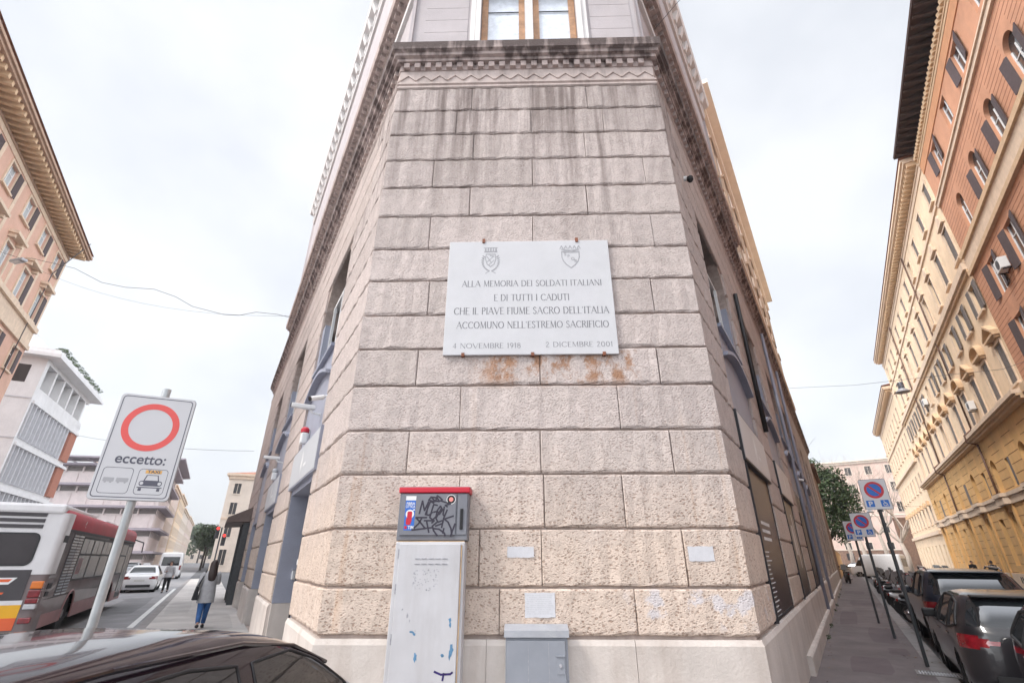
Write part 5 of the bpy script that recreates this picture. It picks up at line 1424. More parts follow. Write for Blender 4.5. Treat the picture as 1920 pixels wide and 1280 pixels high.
q = MB(M=MW); q.box((-1.0, -12, 19.4), (LW+.9, 1.1, 19.75)); q.box((-.7, -12, 19.751), (LW+.6, .8, 20.2)); q.box((1.0, -11, 20.2), (LW-1, -2.5, 22.5)); q.build('roof_slab', m_concrete, wb)
# end wall facing the camera side: panel joints and a dark opening
ME = frame((oF.x, oF.y, 0), Vector((-dF.y*-1, dF.x*-1)) * -1, -dF)
q = MB(M=ME); 
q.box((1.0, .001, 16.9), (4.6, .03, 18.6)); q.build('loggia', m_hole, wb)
q = MB(M=ME)
for z in (3.9, 7.8, 11.7, 15.4): q.box((0, .001, z), (11.5, .05, z+.12))
q.build('joint', m_fin, wb)

# --- layered pink office building across the junction
p0 = Vector((-55.5, 78.0)); xdp = Vector((math.cos(R(9)), math.sin(R(9))))
pk = thing('layered_office_building', 'pinkish layered office building with dark floor bands across the junction, left', 'building', (p0.x, p0.y, 0), 0)
WF, HF = 34.0, 18.6
far = p0 + dL*20
lft = p0 - xdp*WF
def face_layer(A, B, name_z):
    d = (B-A).normalized(); n = Vector((d.y, -d.x)); Ln = (B-A).length
    return frame((A.x, A.y, 0), d, n), Ln
q = MB()
foot = [lft, p0, far, far + Vector((-34, 10)), lft + Vector((-5, 30))]
ids0 = [q.P((v.x, v.y, 0)) for v in foot]; ids1 = [q.P((v.x, v.y, 15.6)) for v in foot]
for i in range(5): q.F((ids0[i], ids0[(i+1) % 5], ids1[(i+1) % 5], ids1[i]))
q.F(ids1); q.build('wall', m_pinkc, pk)
for zf in (2.8, 6.0, 9.2, 12.4, 15.4):
    q = MB(); pth = [tuple(lft), tuple(p0), tuple(far)]
    q.sweep(pth, [(-.2, zf-.25), (1.3, zf-.2), (1.3, zf+.1), (-.2, zf+.15)]); q.build('floor_band', m_band, pk)
    q = MB(); q.sweep(pth, [(0.02, zf-1.0), (.06, zf-1.0), (.06, zf-.3), (0.02, zf-.3)]); q.build('window_band', m_shutg, pk)
    q = MB()
    for (A, B) in ((lft, p0), (p0, far)):
        Mx, Ln = face_layer(A, B, 0); q.M = Mx
        for k in range(int(Ln/2.4)): q.box((.3+k*2.4, .061, zf-1.2), (.5+k*2.4, .2, zf-.26))
        for k in range(int(Ln/2.4)): q.box((.0+k*2.4, .02, zf-3.1+.1), (2.25+k*2.4, .08, zf-1.25))
    q.M = None; q.build('panel', m_pinkc, pk)
q = MB(); q.sweep([tuple(lft), tuple(p0), tuple(far)], [(-.2, 15.9), (2.2, 16.2), (2.2, 16.42), (-.2, 16.5)]); q.build('roof_slab', m_band, pk)
q = MB()
Mx, Ln = face_layer(lft, p0, 0); q.M = Mx
for k in range(12): q.tube([(.5+k*2.8, 1.9, 16.1), (1.9+k*2.8, .3, 15.3)], .09, 6)
q.M = None; q.build('roof_strut', m_band, pk)
sgx = Mx
# --- rows further along
def far_house(label, o, t, L, H, m, rows, hip=1.5):
    q0 = Lp(o, t); plain_building('terraced_house', label, (q0.x, q0.y), dL, L, 12, H, rows, m, m_beige, 3.4, 1.2, m_trimp, .6, hip)
for lab, o, t, L, H, m in (('beige house just behind the layered office building, tallest of the far left row', -10.2, 116, 22, 18.5, m_beige),
        ('rose plastered house second in the far left row', -10.4, 138.5, 24, 17.3, m_rose),
        ('pale yellow house third in the far left row', -10.2, 163, 30, 17.8, m_yelp),
        ('beige house near the vanishing end of the left row', -10.3, 194, 40, 16.5, m_beige),
        ('rose house at the vanishing end of the left row', -10.2, 235, 60, 17, m_rose)):
    far_house(lab, o, t, L, H, m, [(z, 1.9) for z in (1.0, 4.6, 8.0, 11.4) if z+3 < H] + ([(14.6, 1.6)] if H > 17.4 else []))
q0 = Vector((-46.6, 80.5))
plain_building('corner_house', 'pale peach house with tiled hip roof behind the red traffic light', (q0.x, q0.y), Vector((math.cos(R(24)), math.sin(R(24)))), 14, 16, 14.4, [(1, 2.2), (5, 1.8), (8.4, 1.8), (11.6, 1.6)], m_beige, m_beige, 2.9, 1.0, m_trimp, .5, 2.4)
q0 = Lp(.6, 118)
plain_building('side_house', 'narrow dark beige house beyond the peach corner house', (q0.x, q0.y), Vector((math.cos(R(24)), math.sin(R(24)))), 12, 30, 17.0, [(1, 2), (5, 1.8), (9, 1.8), (13, 1.6)], m_rose, m_beige, 2.9, 1.0, m_trimp, .5, 2.0)
# ------------------------------------------------------------------ vehicles
def paint(name, col, rough=.3, metal=.0, coat=.7, var=.04):
    return mat(name, col, rough, var, 1.5, metal=metal, coat=coat, spec=.4)
m_cglass = mat('car_glass', (.012, .014, .016), .03, 0, spec=.9)
m_tyre = mat('tyre', (.018, .018, .018), .85, .15, 20)
m_rim = mat('alloy', (.36, .36, .37), .3, .1, 8, metal=.7)
m_chrome = mat('chrome', (.55, .55, .56), .15, .05, 8, metal=1)
m_tail = mat('tail_light_red', (.20, .006, .012), .12, .5, 9, coat=1, spec=.7)
m_amber = mat('amber_lens', (.65, .17, .02), .2, .08, 20, coat=1)
m_plast = mat('black_plastic', (.018, .018, .02), .55, .1, 10)
m_plate = mat('number_plate', (.60, .60, .58), .4, .05)
m_lamp = mat('headlamp', (.5, .5, .52), .1, .1, 10, coat=1)
m_pdark = paint('paint_black', (.014, .013, .016))
m_pplum = paint('paint_plum', (.012, .006, .010), .12, .0, .55)
m_pblue = paint('paint_dark_blue', (.012, .016, .028))
m_pwhite = paint('paint_white', (.74, .74, .75))
m_psilver = paint('paint_silver', (.42, .43, .45), .3, .4)
m_pgrey = paint('paint_grey', (.16, .18, .22), .3, .3)

def interp(levels, n):
    """smooth the control levels (z, yr, yf, w, r) with a Catmull-Rom spline"""
    out = []
    L = len(levels)
    for i in range(L-1):
        p = [levels[max(0, i-1)], levels[i], levels[i+1], levels[min(L-1, i+2)]]
        for k in range(n):
            t = k/n; row = []
            for c in range(5):
                a, b, cc, d = (q[c] for q in p)
                m1, m2 = (cc-a)/2, (d-b)/2
                if (cc-b)*(b-a) <= 0: m1 = 0
                if (d-cc)*(cc-b) <= 0: m2 = 0
                m1 = max(-3*abs(cc-b), min(3*abs(cc-b), m1)); m2 = max(-3*abs(cc-b), min(3*abs(cc-b), m2))
                h = (2*t**3-3*t**2+1)*b+(t**3-2*t**2+t)*m1+(-2*t**3+3*t**2)*cc+(t**3-t**2)*m2
                row.append(h)
            out.append(row)
    out.append(list(levels[-1])); return out

def inpoly(x, y, P):
    c = False; n = len(P)
    for i in range(n):
        x1, y1 = P[i]; x2, y2 = P[(i+1) % n]
        if (y1 > y) != (y2 > y) and x < (x2-x1)*(y-y1)/(y2-y1)+x1: c = not c
    return c

def car(name, label, cat, levels, pm, loc, rz, wheels, wr=.31, side=[], rear=None, front=None, rear_lights=[], front_lights=[], plates=True, group=None, nz_=5, seals=True, extra=None, ns=46):
    """horizontally sliced body; side/rear/front: window polygons in (y,z) / (x,z). front = +y"""
    root = thing(name, label, cat, loc, rz, group); M = wmat(root)
    lv = interp(levels, nz_)
    rows = []
    nc = 6
    for z, yr, yf, w, r in lv:
        r = max(.01, min(r, w*.95, (yf-yr)*.48)); P = []
        def arc(cx, cy, a0):
            for i in range(nc): t = R(a0+90*i/nc); P.append((cx+r*math.cos(t), cy+r*math.sin(t)*1.0, z))
        def line(a, b, n):
            for i in range(n): P.append((a[0]+(b[0]-a[0])*i/n, a[1]+(b[1]-a[1])*i/n, z))
        line((w, yr+r), (w, yf-r), ns); arc(w-r, yf-r, 0); line((w-r, yf), (-w+r, yf), 18); arc(-w+r, yf-r, 90)
        line((-w, yf-r), (-w, yr+r), ns); arc(-w+r, yr+r, 180); line((-w+r, yr), (w-r, yr), 18); arc(w-r, yr+r, 270)
        rows.append(P)
    n = len(rows[0]); mbs = {}
    def get(k):
        if k not in mbs: mbs[k] = MB(M=M)
        return mbs[k]
    def kind(c, nrm):
        x, y, z = c
        if abs(nrm.x) > .5:
            for wi, wy in enumerate(wheels):
                if (y-wy)**2+(z-wr)**2 < (wr+.055)**2: return None
            for i, P in enumerate(side):
                if inpoly(y, z, P): return ('side_window', i, x > 0)
        if front and nrm.y > .15 and nrm.z < .97 and inpoly(x, z, front): return ('windscreen',)
        if rear and nrm.y < -.15 and inpoly(x, z, rear): return ('rear_window',)
        for i, (P, which, mname) in enumerate(rear_lights):
            if nrm.y < -.3 and inpoly(abs(x), z, P): return ('tail_light', i, x > 0)
            if which and abs(nrm.x) > .5 and inpoly(y, z, which): return ('tail_light', i, x > 0)
        for i, P in enumerate(front_lights):
            if nrm.y > .25 and inpoly(abs(x), z, P): return ('headlight', i, x > 0)
        return ('body',)
    hull = []
    for i in range(len(rows)-1):
        for k in range(n):
            q = [rows[i][k], rows[i][(k+1) % n], rows[i+1][(k+1) % n], rows[i+1][k]]
            v = [Vector(p) for p in q]; c = (v[0]+v[1]+v[2]+v[3])/4
            nn = (v[2]-v[0]).cross(v[3]-v[1])
            if nn.length < 1e-10: continue
            nn.normalize()
            if nn.dot(Vector((c.x, c.y*.4, (c.z-.8)*2))) < 0: nn = -nn
            kd = kind(c, nn)
            if kd is None: continue
            get(kd).poly(q)
    get(('body',)).poly(rows[-1])
    under = MB(M=M); under.poly(rows[0])
    parts = {'body': pm, 'side_window': m_cglass, 'windscreen': m_cglass, 'rear_window': m_cglass, 'tail_light': m_tail, 'headlight': m_lamp}
    for kd, mb in mbs.items(): mb.build(kd[0], parts[kd[0]], root, smooth=38)
    under.build('underbody', m_plast, root)
    W = max(l[3] for l in levels)
    ar = MB(M=M); 
    for wy in wheels:
        ar.lathe([(wr+.06, -W+.03), (wr+.06, W-.03)], 24, 'X', (0, wy, wr)) if False else None
        for s in (-1, 1):
            P = [(s*(W-.035), wy+(wr+.058)*math.cos(R(a)), wr+(wr+.058)*math.sin(R(a))) for a in range(-40, 221, 10)]
            ar.tube(P, .022, 6)
            ar.lathe([(0.0, s*(W-.30)), (wr+.058, s*(W-.30)), (wr+.058, s*(W-.05))], 22, 'X', (0, wy, wr))
    ar.build('wheel_arches', m_plast, root)
    for wy in wheels:
        for s in (-1, 1):
            wh = MB(M=M); x0, x1 = s*(W-.23), s*(W-.03)
            wh.lathe([(wr*.62, x0), (wr*.95, x0), (wr, x0+(x1-x0)*.2), (wr, x0+(x1-x0)*.8), (wr*.95, x1), (wr*.66, x1), (wr*.64, x1-s*.03)], 28, 'X', (0, wy, wr)); wo = wh.build('wheel', m_tyre, root, smooth=40)
            rm = MB(M=M); rm.lathe([(0, x1-s*.02), (.05, x1-s*.018), (.06, x1-s*.05)], 16, 'X', (0, wy, wr))
            for k in range(5):
                a = R(72*k+20); c_, s__ = math.cos(a), math.sin(a); pa, pb = .04, wr*.63
                w_ = .035
                rm.prism([(x1-s*.035, wy+c_*pa-s__*w_, wr+s__*pa+c_*w_), (x1-s*.035, wy+c_*pb-s__*w_*1.3, wr+s__*pb+c_*w_*1.3), (x1-s*.035, wy+c_*pb+s__*w_*1.3, wr+s__*pb-c_*w_*1.3), (x1-s*.035, wy+c_*pa+s__*w_, wr+s__*pa-c_*w_)], (s*.02, 0, 0))
            rm.lathe([(wr*.60, x1-s*.04), (wr*.66, x1-s*.012), (wr*.655, x1-s*.04)], 24, 'X', (0, wy, wr)); rm.build('rim', m_rim, wo)
    # rubber seals round the side windows follow the surface
    if seals and side:
        def surf_x(y, z):
            for i in range(len(lv)-1):
                if lv[i][0] <= z <= lv[i+1][0]:
                    t = (z-lv[i][0])/max(1e-6, lv[i+1][0]-lv[i][0]); a = [lv[i][c]+(lv[i+1][c]-lv[i][c])*t for c in range(5)]; break
            else: a = lv[-1] if z > lv[-1][0] else lv[0]
            z_, yr, yf, w, r = a; r = max(.01, min(r, w*.95, (yf-yr)*.48))
            if y > yf-r: u = min(1, (y-yf+r)/r); return w-r+r*math.sqrt(max(0, 1-u*u))
            if y < yr+r: u = min(1, (yr+r-y)/r); return w-r+r*math.sqrt(max(0, 1-u*u))
            return w
        for P in side:
            for s in (-1, 1):
                sl = MB(M=M); pts = []
                for i in range(len(P)):
                    a, b = P[i], P[(i+1) % len(P)]
                    for k in range(6): y, z = a[0]+(b[0]-a[0])*k/6, a[1]+(b[1]-a[1])*k/6; pts.append((s*surf_x(y, z), y, z))
                pts.append(pts[0]); sl.tube(pts, .022 if nz_ < 8 else .009, 6, cap=False); sl.build('window_seal', m_plast, root, smooth=True)
    if extra: extra(root, M)
    return root

def poly_hatch(s=1): return None
HATCH = [(.17, -1.92, 1.92, .80, .3), (.34, -2.05, 2.03, .87, .35), (.56, -2.08, 2.06, .885, .4), (.76, -2.07, 2.0, .885, .42), (.90, -2.05, 1.84, .875, .45), (.97, -2.03, 1.35, .86, .42), (1.02, -2.0, 1.0, .845, .38),
         (1.10, -1.95, .82, .815, .34), (1.25, -1.84, .50, .745, .3), (1.36, -1.74, .24, .685, .28), (1.43, -1.64, .03, .63, .28), (1.47, -1.50, -.18, .55, .26), (1.49, -1.28, -.40, .42, .24), (1.50, -1.0, -.62, .22, .2)]
def sideH(): return [[(-1.02, .95), (-.02, .95), (-.02, 1.385), (-.25, 1.41), (-.98, 1.40)], [(.05, .95), (.80, .95), (.52, 1.14), (.20, 1.35), (.05, 1.38)], [(-1.72, 1.04), (-1.10, .96), (-1.06, 1.38), (-1.48, 1.33)]]
def plate(root, M, y, z, m=m_plate, w=.26):
    q = MB(M=M); q.box((-w, y-.012, z-.055), (w, y, z+.055)); q.build('number_plate', m, root)

def hatch_extra(root, M):
    plate(root, M, -2.085, .62)
    for s in (-1, 1):
        q = MB(M=M); q.cbox((s*.80, .62, .96) if s > 0 else (-1.02, .62, .96), (1.02, .74, 1.10) if s > 0 else (-.80, .74, 1.10), .03); q.build('wing_mirror', m_plast, root)
        q = MB(M=M); q.tube([(s*.893, -.18, .86), (s*.905, -.05, .865), (s*.893, .05, .86)], .014, 6); q.tube([(s*.89, -1.10, .87), (s*.902, -.98, .875), (s*.89, -.88, .87)], .014, 6); q.build('door_handle', m_chrome, root)
    q = MB(M=M); q.cbox((-.55, -1.80, 1.425), (.55, -1.58, 1.455), .012); q.build('spoiler', m_plast, root)
    q = MB(M=M); q.box((-.6, -2.088, .28), (.6, -2.04, .46)); q.build('bumper_insert', m_plast, root)
    q = MB(M=M); q.tube([(-.55, -2.092, .335), (.55, -2.092, .335)], .012, 6); q.build('reflector_strip', m_tail, root)
    q = MB(M=M); q.tube([(-.05, -2.0, .985), (.0, -1.96, 1.06), (.42, -1.93, 1.10)], .01, 6); q.build('wiper', m_plast, root)
    q = MB(M=M); q.lathe([(0, -2.085), (.05, -2.083), (.04, -2.07)], 16, 'Y', (0, 0, .84)); q.build('badge', m_chrome, root)
TL1 = [(.40, .86), (.62, .78), (.90, .76), (.90, .93), (.70, .93)]
TLS1 = [(-2.1, .76), (-1.90, .80), (-1.80, .89), (-2.1, .93)]
rear1 = [(-.70, 1.04), (.70, 1.04), (.60, 1.38), (-.60, 1.38)]
fr1 = [(-.78, 1.03), (.78, 1.03), (.58, 1.42), (-.58, 1.42)]
FL1 = [(.48, .66), (.86, .70), (.86, .86), (.5, .80)]

def on_right(o, t): p = Rp(o, t); return (p.x, p.y, -.15)
rzc = -AR          # local +y along the right street
car('parked_hatchback', 'black hatchback parked nose to tail behind the dark blue off-roader', 'car', HATCH, m_pdark, on_right(1.98, 12.5), rzc, (-1.28, 1.27), .31, sideH(), rear1, fr1, [(TL1, TLS1, 0)], [FL1], group='cars parked along the right kerb', nz_=5, extra=hatch_extra)

SUV = [(.25, -2.2, 2.2, .84, .3), (.45, -2.34, 2.33, .935, .35), (.70, -2.37, 2.36, .955, .4), (.95, -2.36, 2.30, .955, .42), (1.08, -2.34, 2.12, .945, .45), (1.14, -2.32, 1.55, .93, .42), (1.18, -2.30, 1.22, .92, .38),
       (1.27, -2.26, 1.02, .89, .34), (1.45, -2.14, .65, .82, .3), (1.60, -2.02, .33, .76, .28), (1.68, -1.92, .12, .71, .28), (1.72, -1.78, -.1, .62, .28), (1.745, -1.5, -.35, .48, .26), (1.755, -1.2, -.6, .25, .2)]
def suv_extra(root, M):
    plate(root, M, -2.385, .86)
    for s in (-1, 1):
        q = MB(M=M); q.cbox((s*.90, .72, 1.12) if s > 0 else (-1.12, .72, 1.12), (1.12, .86, 1.30) if s > 0 else (-.90, .86, 1.30), .035); q.build('wing_mirror', m_pblue, root)
        q = MB(M=M); q.tube([(s*.66, -1.75, 1.725), (s*.67, -1.62, 1.775), (s*.67, -.2, 1.79), (s*.66, -.05, 1.735)], .02, 8); q.build('roof_rail', m_chrome, root)
        q = MB(M=M); q.tube([(s*.36, -2.375, .50), (s*.42, -2.40, .47), (s*.75, -2.40, .47), (s*.80, -2.375, .50), (s*.75, -2.39, .55), (s*.42, -2.39, .55), (s*.36, -2.375, .50)], .014, 6); q.build('exhaust_trim', m_chrome, root)
    q = MB(M=M); q.cbox((-.62, -2.10, 1.67), (.62, -1.82, 1.70), .012); q.build('spoiler', m_pblue, root)
    q = MB(M=M); q.box((-.7, -2.378, .40), (.7, -2.33, .62)); q.build('bumper_insert', m_plast, root)
    q = MB(M=M); q.tube([(-.6, -2.392, .66), (.6, -2.392, .66)], .014, 6); q.build('reflector_strip', m_tail, root)
    q = MB(M=M); q.tube([(-.1, -2.29, 1.20), (.0, -2.25, 1.26), (.45, -2.22, 1.30)], .012, 6); q.build('wiper', m_plast, root)
    q = MB(M=M); q.box((-.32, -2.378, 1.03), (.32, -2.36, 1.055)); q.build('trunk_strip', m_chrome, root)
car('parked_offroader', 'dark blue off-roader with roof rails parked ahead of the black hatchback', 'car', SUV, m_pblue, on_right(2.15, 17.6), rzc, (-1.45, 1.45), .38,
    [[(-1.25, 1.14), (-.02, 1.14), (-.02, 1.62), (-.3, 1.65), (-1.2, 1.63)], [(.06, 1.14), (.98, 1.14), (.66, 1.38), (.30, 1.60), (.06, 1.62)], [(-2.02, 1.22), (-1.35, 1.16), (-1.3, 1.62), (-1.76, 1.58)]],
    [(-.76, 1.22), (.76, 1.22), (.66, 1.62), (-.66, 1.62)], [(-.84, 1.20), (.84, 1.20), (.64, 1.68), (-.64, 1.68)], [([(.46, .98), (.64, .90), (.96, .89), (.96, 1.08), (.74, 1.08)], [(-2.4, .90), (-2.20, .94), (-2.10, 1.05), (-2.4, 1.08)], 0)],
    [[(.5, .8), (.94, .84), (.94, 1.0), (.52, .95)]], group='cars parked along the right kerb', extra=suv_extra)
car('parked_car', 'dark car cut off by the right picture edge, nearest of the parked cars', 'car', HATCH, m_pplum, on_right(2.42, 8.05), rzc+R(180), (-1.28, 1.27), .31, sideH(), rear1, fr1, [(TL1, TLS1, 0)], [FL1], group='cars parked along the right kerb', extra=hatch_extra)

# foreground car, lower left
HI = [(a, b*1.02, c*1.02, w*1.0, r) for (a, b, c, w, r) in
      [(.17, -1.92, 1.92, .80, .3), (.36, -2.05, 2.03, .87, .35), (.60, -2.08, 2.08, .885, .4), (.82, -2.07, 2.02, .885, .42), (.97, -2.05, 1.88, .88, .45), (1.05, -2.03, 1.72, .865, .42), (1.10, -2.0, 1.58, .85, .40),
       (1.18, -1.97, 1.42, .82, .38), (1.32, -1.90, 1.14, .76, .34), (1.44, -1.82, .86, .70, .32), (1.51, -1.74, .62, .645, .32), (1.555, -1.62, .38, .575, .30), (1.585, -1.42, .12, .46, .28), (1.60, -1.15, -.15, .27, .24)]]
fsd = [[(-.95, 1.02), (.12, 1.02), (.12, 1.43), (-.2, 1.465), (-.92, 1.46)], [(.24, 1.02), (1.36, 1.02), (1.20, 1.17), (.92, 1.335), (.62, 1.43), (.24, 1.425)], [(-1.75, 1.1), (-1.05, 1.03), (-1.02, 1.45), (-1.5, 1.42)]]
def fg_extra(root, M):
    for s in (-1, 1):
        q = MB(M=M); q.tube([(s*.63, -1.5, 1.50), (s*.665, -.6, 1.535), (s*.66, .2, 1.515), (s*.68, .7, 1.44), (s*.74, 1.05, 1.30)], .012, 8); q.build('roof_gutter', m_pplum, root)
        q = MB(M=M); q.cbox((s*.80, 1.05, 1.02) if s > 0 else (-1.02, 1.05, 1.02), (1.02, 1.18, 1.16) if s > 0 else (-.80, 1.18, 1.16), .03); q.build('wing_mirror', m_pplum, root)
car('foreground_car', 'dark plum car with a glossy roof in the lower left corner', 'car', HI, m_pplum, (-2.12, 2.85, -.125), R(-7), (-1.3, 1.3), .31, fsd, [(-.70, 1.14), (.70, 1.14), (.60, 1.46), (-.60, 1.46)], [(-.80, 1.12), (.80, 1.12), (.6, 1.5), (-.6, 1.5)], [(TL1, TLS1, 0)], [FL1], nz_=9, extra=fg_extra, ns=90)

# ------------------------------------------------------------------ left street traffic
def on_left(o, t, dz=0): p = Lp(o, t); return (p.x, p.y, gz(p.x)+dz)
rzl = AL           # local +y along the left street
SED = [(.17, -2.15, 2.15, .80, .3), (.34, -2.28, 2.27, .87, .35), (.56, -2.31, 2.30, .89, .4), (.78, -2.30, 2.22, .89, .42), (.92, -2.26, 2.0, .88, .45), (.98, -1.95, 1.45, .865, .42), (1.02, -1.72, 1.1, .85, .38),
       (1.10, -1.60, .92, .82, .34), (1.25, -1.36, .58, .75, .3), (1.36, -1.15, .28, .69, .28), (1.43, -.98, .05, .63, .28), (1.47, -.85, -.12, .55, .26), (1.485, -.7, -.28, .42, .24), (1.49, -.58, -.42, .22, .2)]
sideS = [[(-1.05, .97), (-.08, .97), (-.08, 1.385), (-.9, 1.38)], [(0, .97), (.9, .97), (.5, 1.2), (.15, 1.38), (0, 1.385)]]
rearS = [(-.68, 1.05), (.68, 1.05), (.56, 1.38), (-.56, 1.38)]
TL2 = [(.52, .72), (.9, .70), (.9, .90), (.52, .88)]
def tail_extra(root, M): plate(root, M, -2.315, .66); q = MB(M=M); q.box((-.6, -2.318, .3), (.6, -2.27, .44)); q.build('bumper_insert', m_plast, root)
def taxi_extra(root, M):
    tail_extra(root, M)
    q = MB(M=M); q.cbox((-.18, -.62, 1.49), (.18, -.46, 1.61), .02); q.build('taxi_lamp', m_pwhite, root)
car('white_taxi', 'white saloon taxi seen from behind in the lane next to the walking woman', 'car', SED, m_pwhite, on_left(-3.35, 41), rzl, (-1.35, 1.38), .31, sideS, rearS, fr1, [(TL2, None, 0)], [FL1], nz_=4, ns=26, extra=taxi_extra)
car('white_small_car', 'small white car just ahead of the bus on the far lane', 'car', HATCH, m_pwhite, on_left(-5.6, 36.0), rzl, (-1.28, 1.27), .31, sideH(), rear1, fr1, [(TL1, TLS1, 0)], [FL1], nz_=4, ns=26, extra=hatch_extra)
car('grey_car', 'grey-blue car coming the other way beyond the white small car', 'car', HATCH, m_pgrey, on_left(-9.0, 62), rzl+R(180), (-1.28, 1.27), .31, sideH(), rear1, fr1, [(TL1, TLS1, 0)], [FL1], nz_=3, ns=20, extra=hatch_extra)
car('silver_car', 'silver car far off between the grey-blue car and the white van', 'car', HATCH, m_psilver, on_left(-7.6, 76), rzl, (-1.28, 1.27), .31, sideH(), rear1, fr1, [(TL1, TLS1, 0)], [FL1], nz_=3, ns=20, extra=hatch_extra)
VAN = [(.25, -2.5, 2.5, .9, .2), (.5, -2.6, 2.6, .98, .22), (1.0, -2.6, 2.55, .99, .22), (1.2, -2.6, 2.3, .985, .22), (1.35, -2.6, 1.95, .975, .22), (1.9, -2.58, 1.55, .95, .22), (2.3, -2.55, 1.3, .91, .2), (2.42, -2.5, 1.1, .86, .2), (2.47, -2.3, .9, .6, .2)]
sideV = [[(1.2, 1.3), (2.0, 1.3), (1.62, 1.85), (1.2, 1.85)]]
car('white_van', 'tall white van or minibus far down the left street above the taxi', 'van', VAN, m_pwhite, on_left(-3.3, 66), rzl, (-1.6, 1.65), .34, sideV, [(-.75, 1.25), (.75, 1.25), (.72, 2.0), (-.72, 2.0)], [(-.8, 1.35), (.8, 1.35), (.75, 1.95), (-.75, 1.95)], [([(.8, .8), (.98, .8), (.98, 1.3), (.85, 1.3)], None, 0)], [], nz_=3, ns=20)
p = Rp(-.2, 66)
car('parked_van', 'white van parked across the far end of the right street behind the motorcycles', 'van', VAN, m_pwhite, (Rp(2.6, 72).x, Rp(2.6, 72).y, -.15), rzc+R(70), (-1.6, 1.65), .34, sideV, [(-.75, 1.25), (.75, 1.25), (.72, 2.0), (-.72, 2.0)], [(-.8, 1.35), (.8, 1.35), (.75, 1.95), (-.75, 1.95)], [], [], nz_=3, ns=20)
car('far_silver_car', 'silver car parked at the far end of the right pavement', 'car', HATCH, m_psilver, (Rp(.2, 84).x, Rp(.2, 84).y, -.1), rzc+R(80), (-1.28, 1.27), .31, sideH(), rear1, fr1, [(TL1, TLS1, 0)], [FL1], nz_=3, ns=20)

# ------------------------------------------------------------------ the bus
bus = thing('city_bus', 'grimy grey and red city bus with a white rear, left', 'bus', (-10.95, 12.45, gz(-10.95)), R(29.3))
MBs = wmat(bus)      # local origin: rear right corner on the ground; +y forward, -x across to the left side
Wb, Lb, Hb = 2.5, 12.2, 2.98
m_bgrey = mat('bus_grey', (.19, .155, .155), .55, .16, .9, dirt=.5, dcol=(.16, .12, .115), streak=1, coat=.3)
m_bred = mat('bus_red', (.40, .03, .045), .6, .12, .8, dirt=.25, dcol=(.40, .12, .12), coat=.05)
m_bwhite = mat('bus_white', (.66, .65, .66), .35, .08, 1.2, dirt=.3, dcol=(.42, .40, .41), streak=1, coat=.3)
m_bskirt = mat('bus_skirt_rose', (.36, .19, .19), .55, .15, 1, dirt=.4, dcol=(.2, .15, .15))
m_yellow = mat('stripe_yellow', (.72, .38, .02), .45, .06, 2); m_oran = mat('stripe_orange', (.68, .12, .04), .45, .06, 2)
m_grille = mat('grille', (.06, .055, .06), .6, .1)
m_bglass = mat('bus_glass', (.04, .034, .037), .22, .25, .9, spec=.35)
# shell with rounded roof edges and rear corners
q = MB(M=MBs); rr_ = .16
def plan(inset, n=5):
    r = .14; P = []
    for cx, cy, a in ((-r-inset, Lb-r-inset, 0), (-Wb+r+inset, Lb-r-inset, 90), (-Wb+r+inset, r+inset, 180), (-r-inset, r+inset, 270)):
        for i in range(n+1): t = R(a+90*i/n); P.append((cx+r*math.cos(t), cy+r*math.sin(t)))
    return P
arch_y = [(3.0, .56), (9.05, .56)]
def bus_side(q, x, sgn, z0, z1):
    """flat side between the rounded corners with wheel cut-outs"""
    pts = [(.14, z0)]
    for cy, r in arch_y:
        pts += [(cy + r*math.cos(R(180-a)), max(z0, .46+r*math.sin(R(180-a)))) for a in range(-10, 191, 10) if .46+r*math.sin(R(180-a)) > z0-.001 or a in (-10, 190)]
    pts += [(Lb-.14, z0), (Lb-.14, z1), (.14, z1)]
    q.poly([(x, y, z) for y, z in pts])
for x in (0, -Wb): bus_side(q, x, 1, .32, .95)
for x in (0, -Wb): q.poly([(x, .14, .95), (x, Lb-.14, .95), (x, Lb-.14, 2.5), (x, .14, 2.5)])
P0 = plan(0)
for i in range(len(P0)):
    a, b = P0[i], P0[(i+1) % len(P0)]
    if abs(a[0]-b[0]) < 1e-6 and abs(a[1]-b[1]) > 1: continue
    q.poly([(a[0], a[1], .32), (b[0], b[1], .32), (b[0], b[1], 2.5), (a[0], a[1], 2.5)])
q.build('body', m_bgrey, bus, smooth=30)
q = MB(M=MBs); last = [q.P((x, y, 2.501)) for x, y in plan(-.004)]
for ins, z in ((-.004, 2.72), (.03, 2.86), (.10, 2.95), (.22, 2.99)):
    cur = [q.P((x, y, z)) for x, y in plan(ins)]; n = len(cur)
    for i in range(n): q.F((last[i], last[(i+1) % n], cur[(i+1) % n], cur[i]))
    last = cur
q.F(last); q.build('roof', m_bred, bus, smooth=50)
q = MB(M=MBs); q.cbox((-2.2, 1.6, 2.97), (-.35, 5.0, 3.13), .04); q.cbox((-2.1, 7.0, 2.97), (-.4, 9.0, 3.1), .04); q.build('roof_unit', m_bwhite, bus)
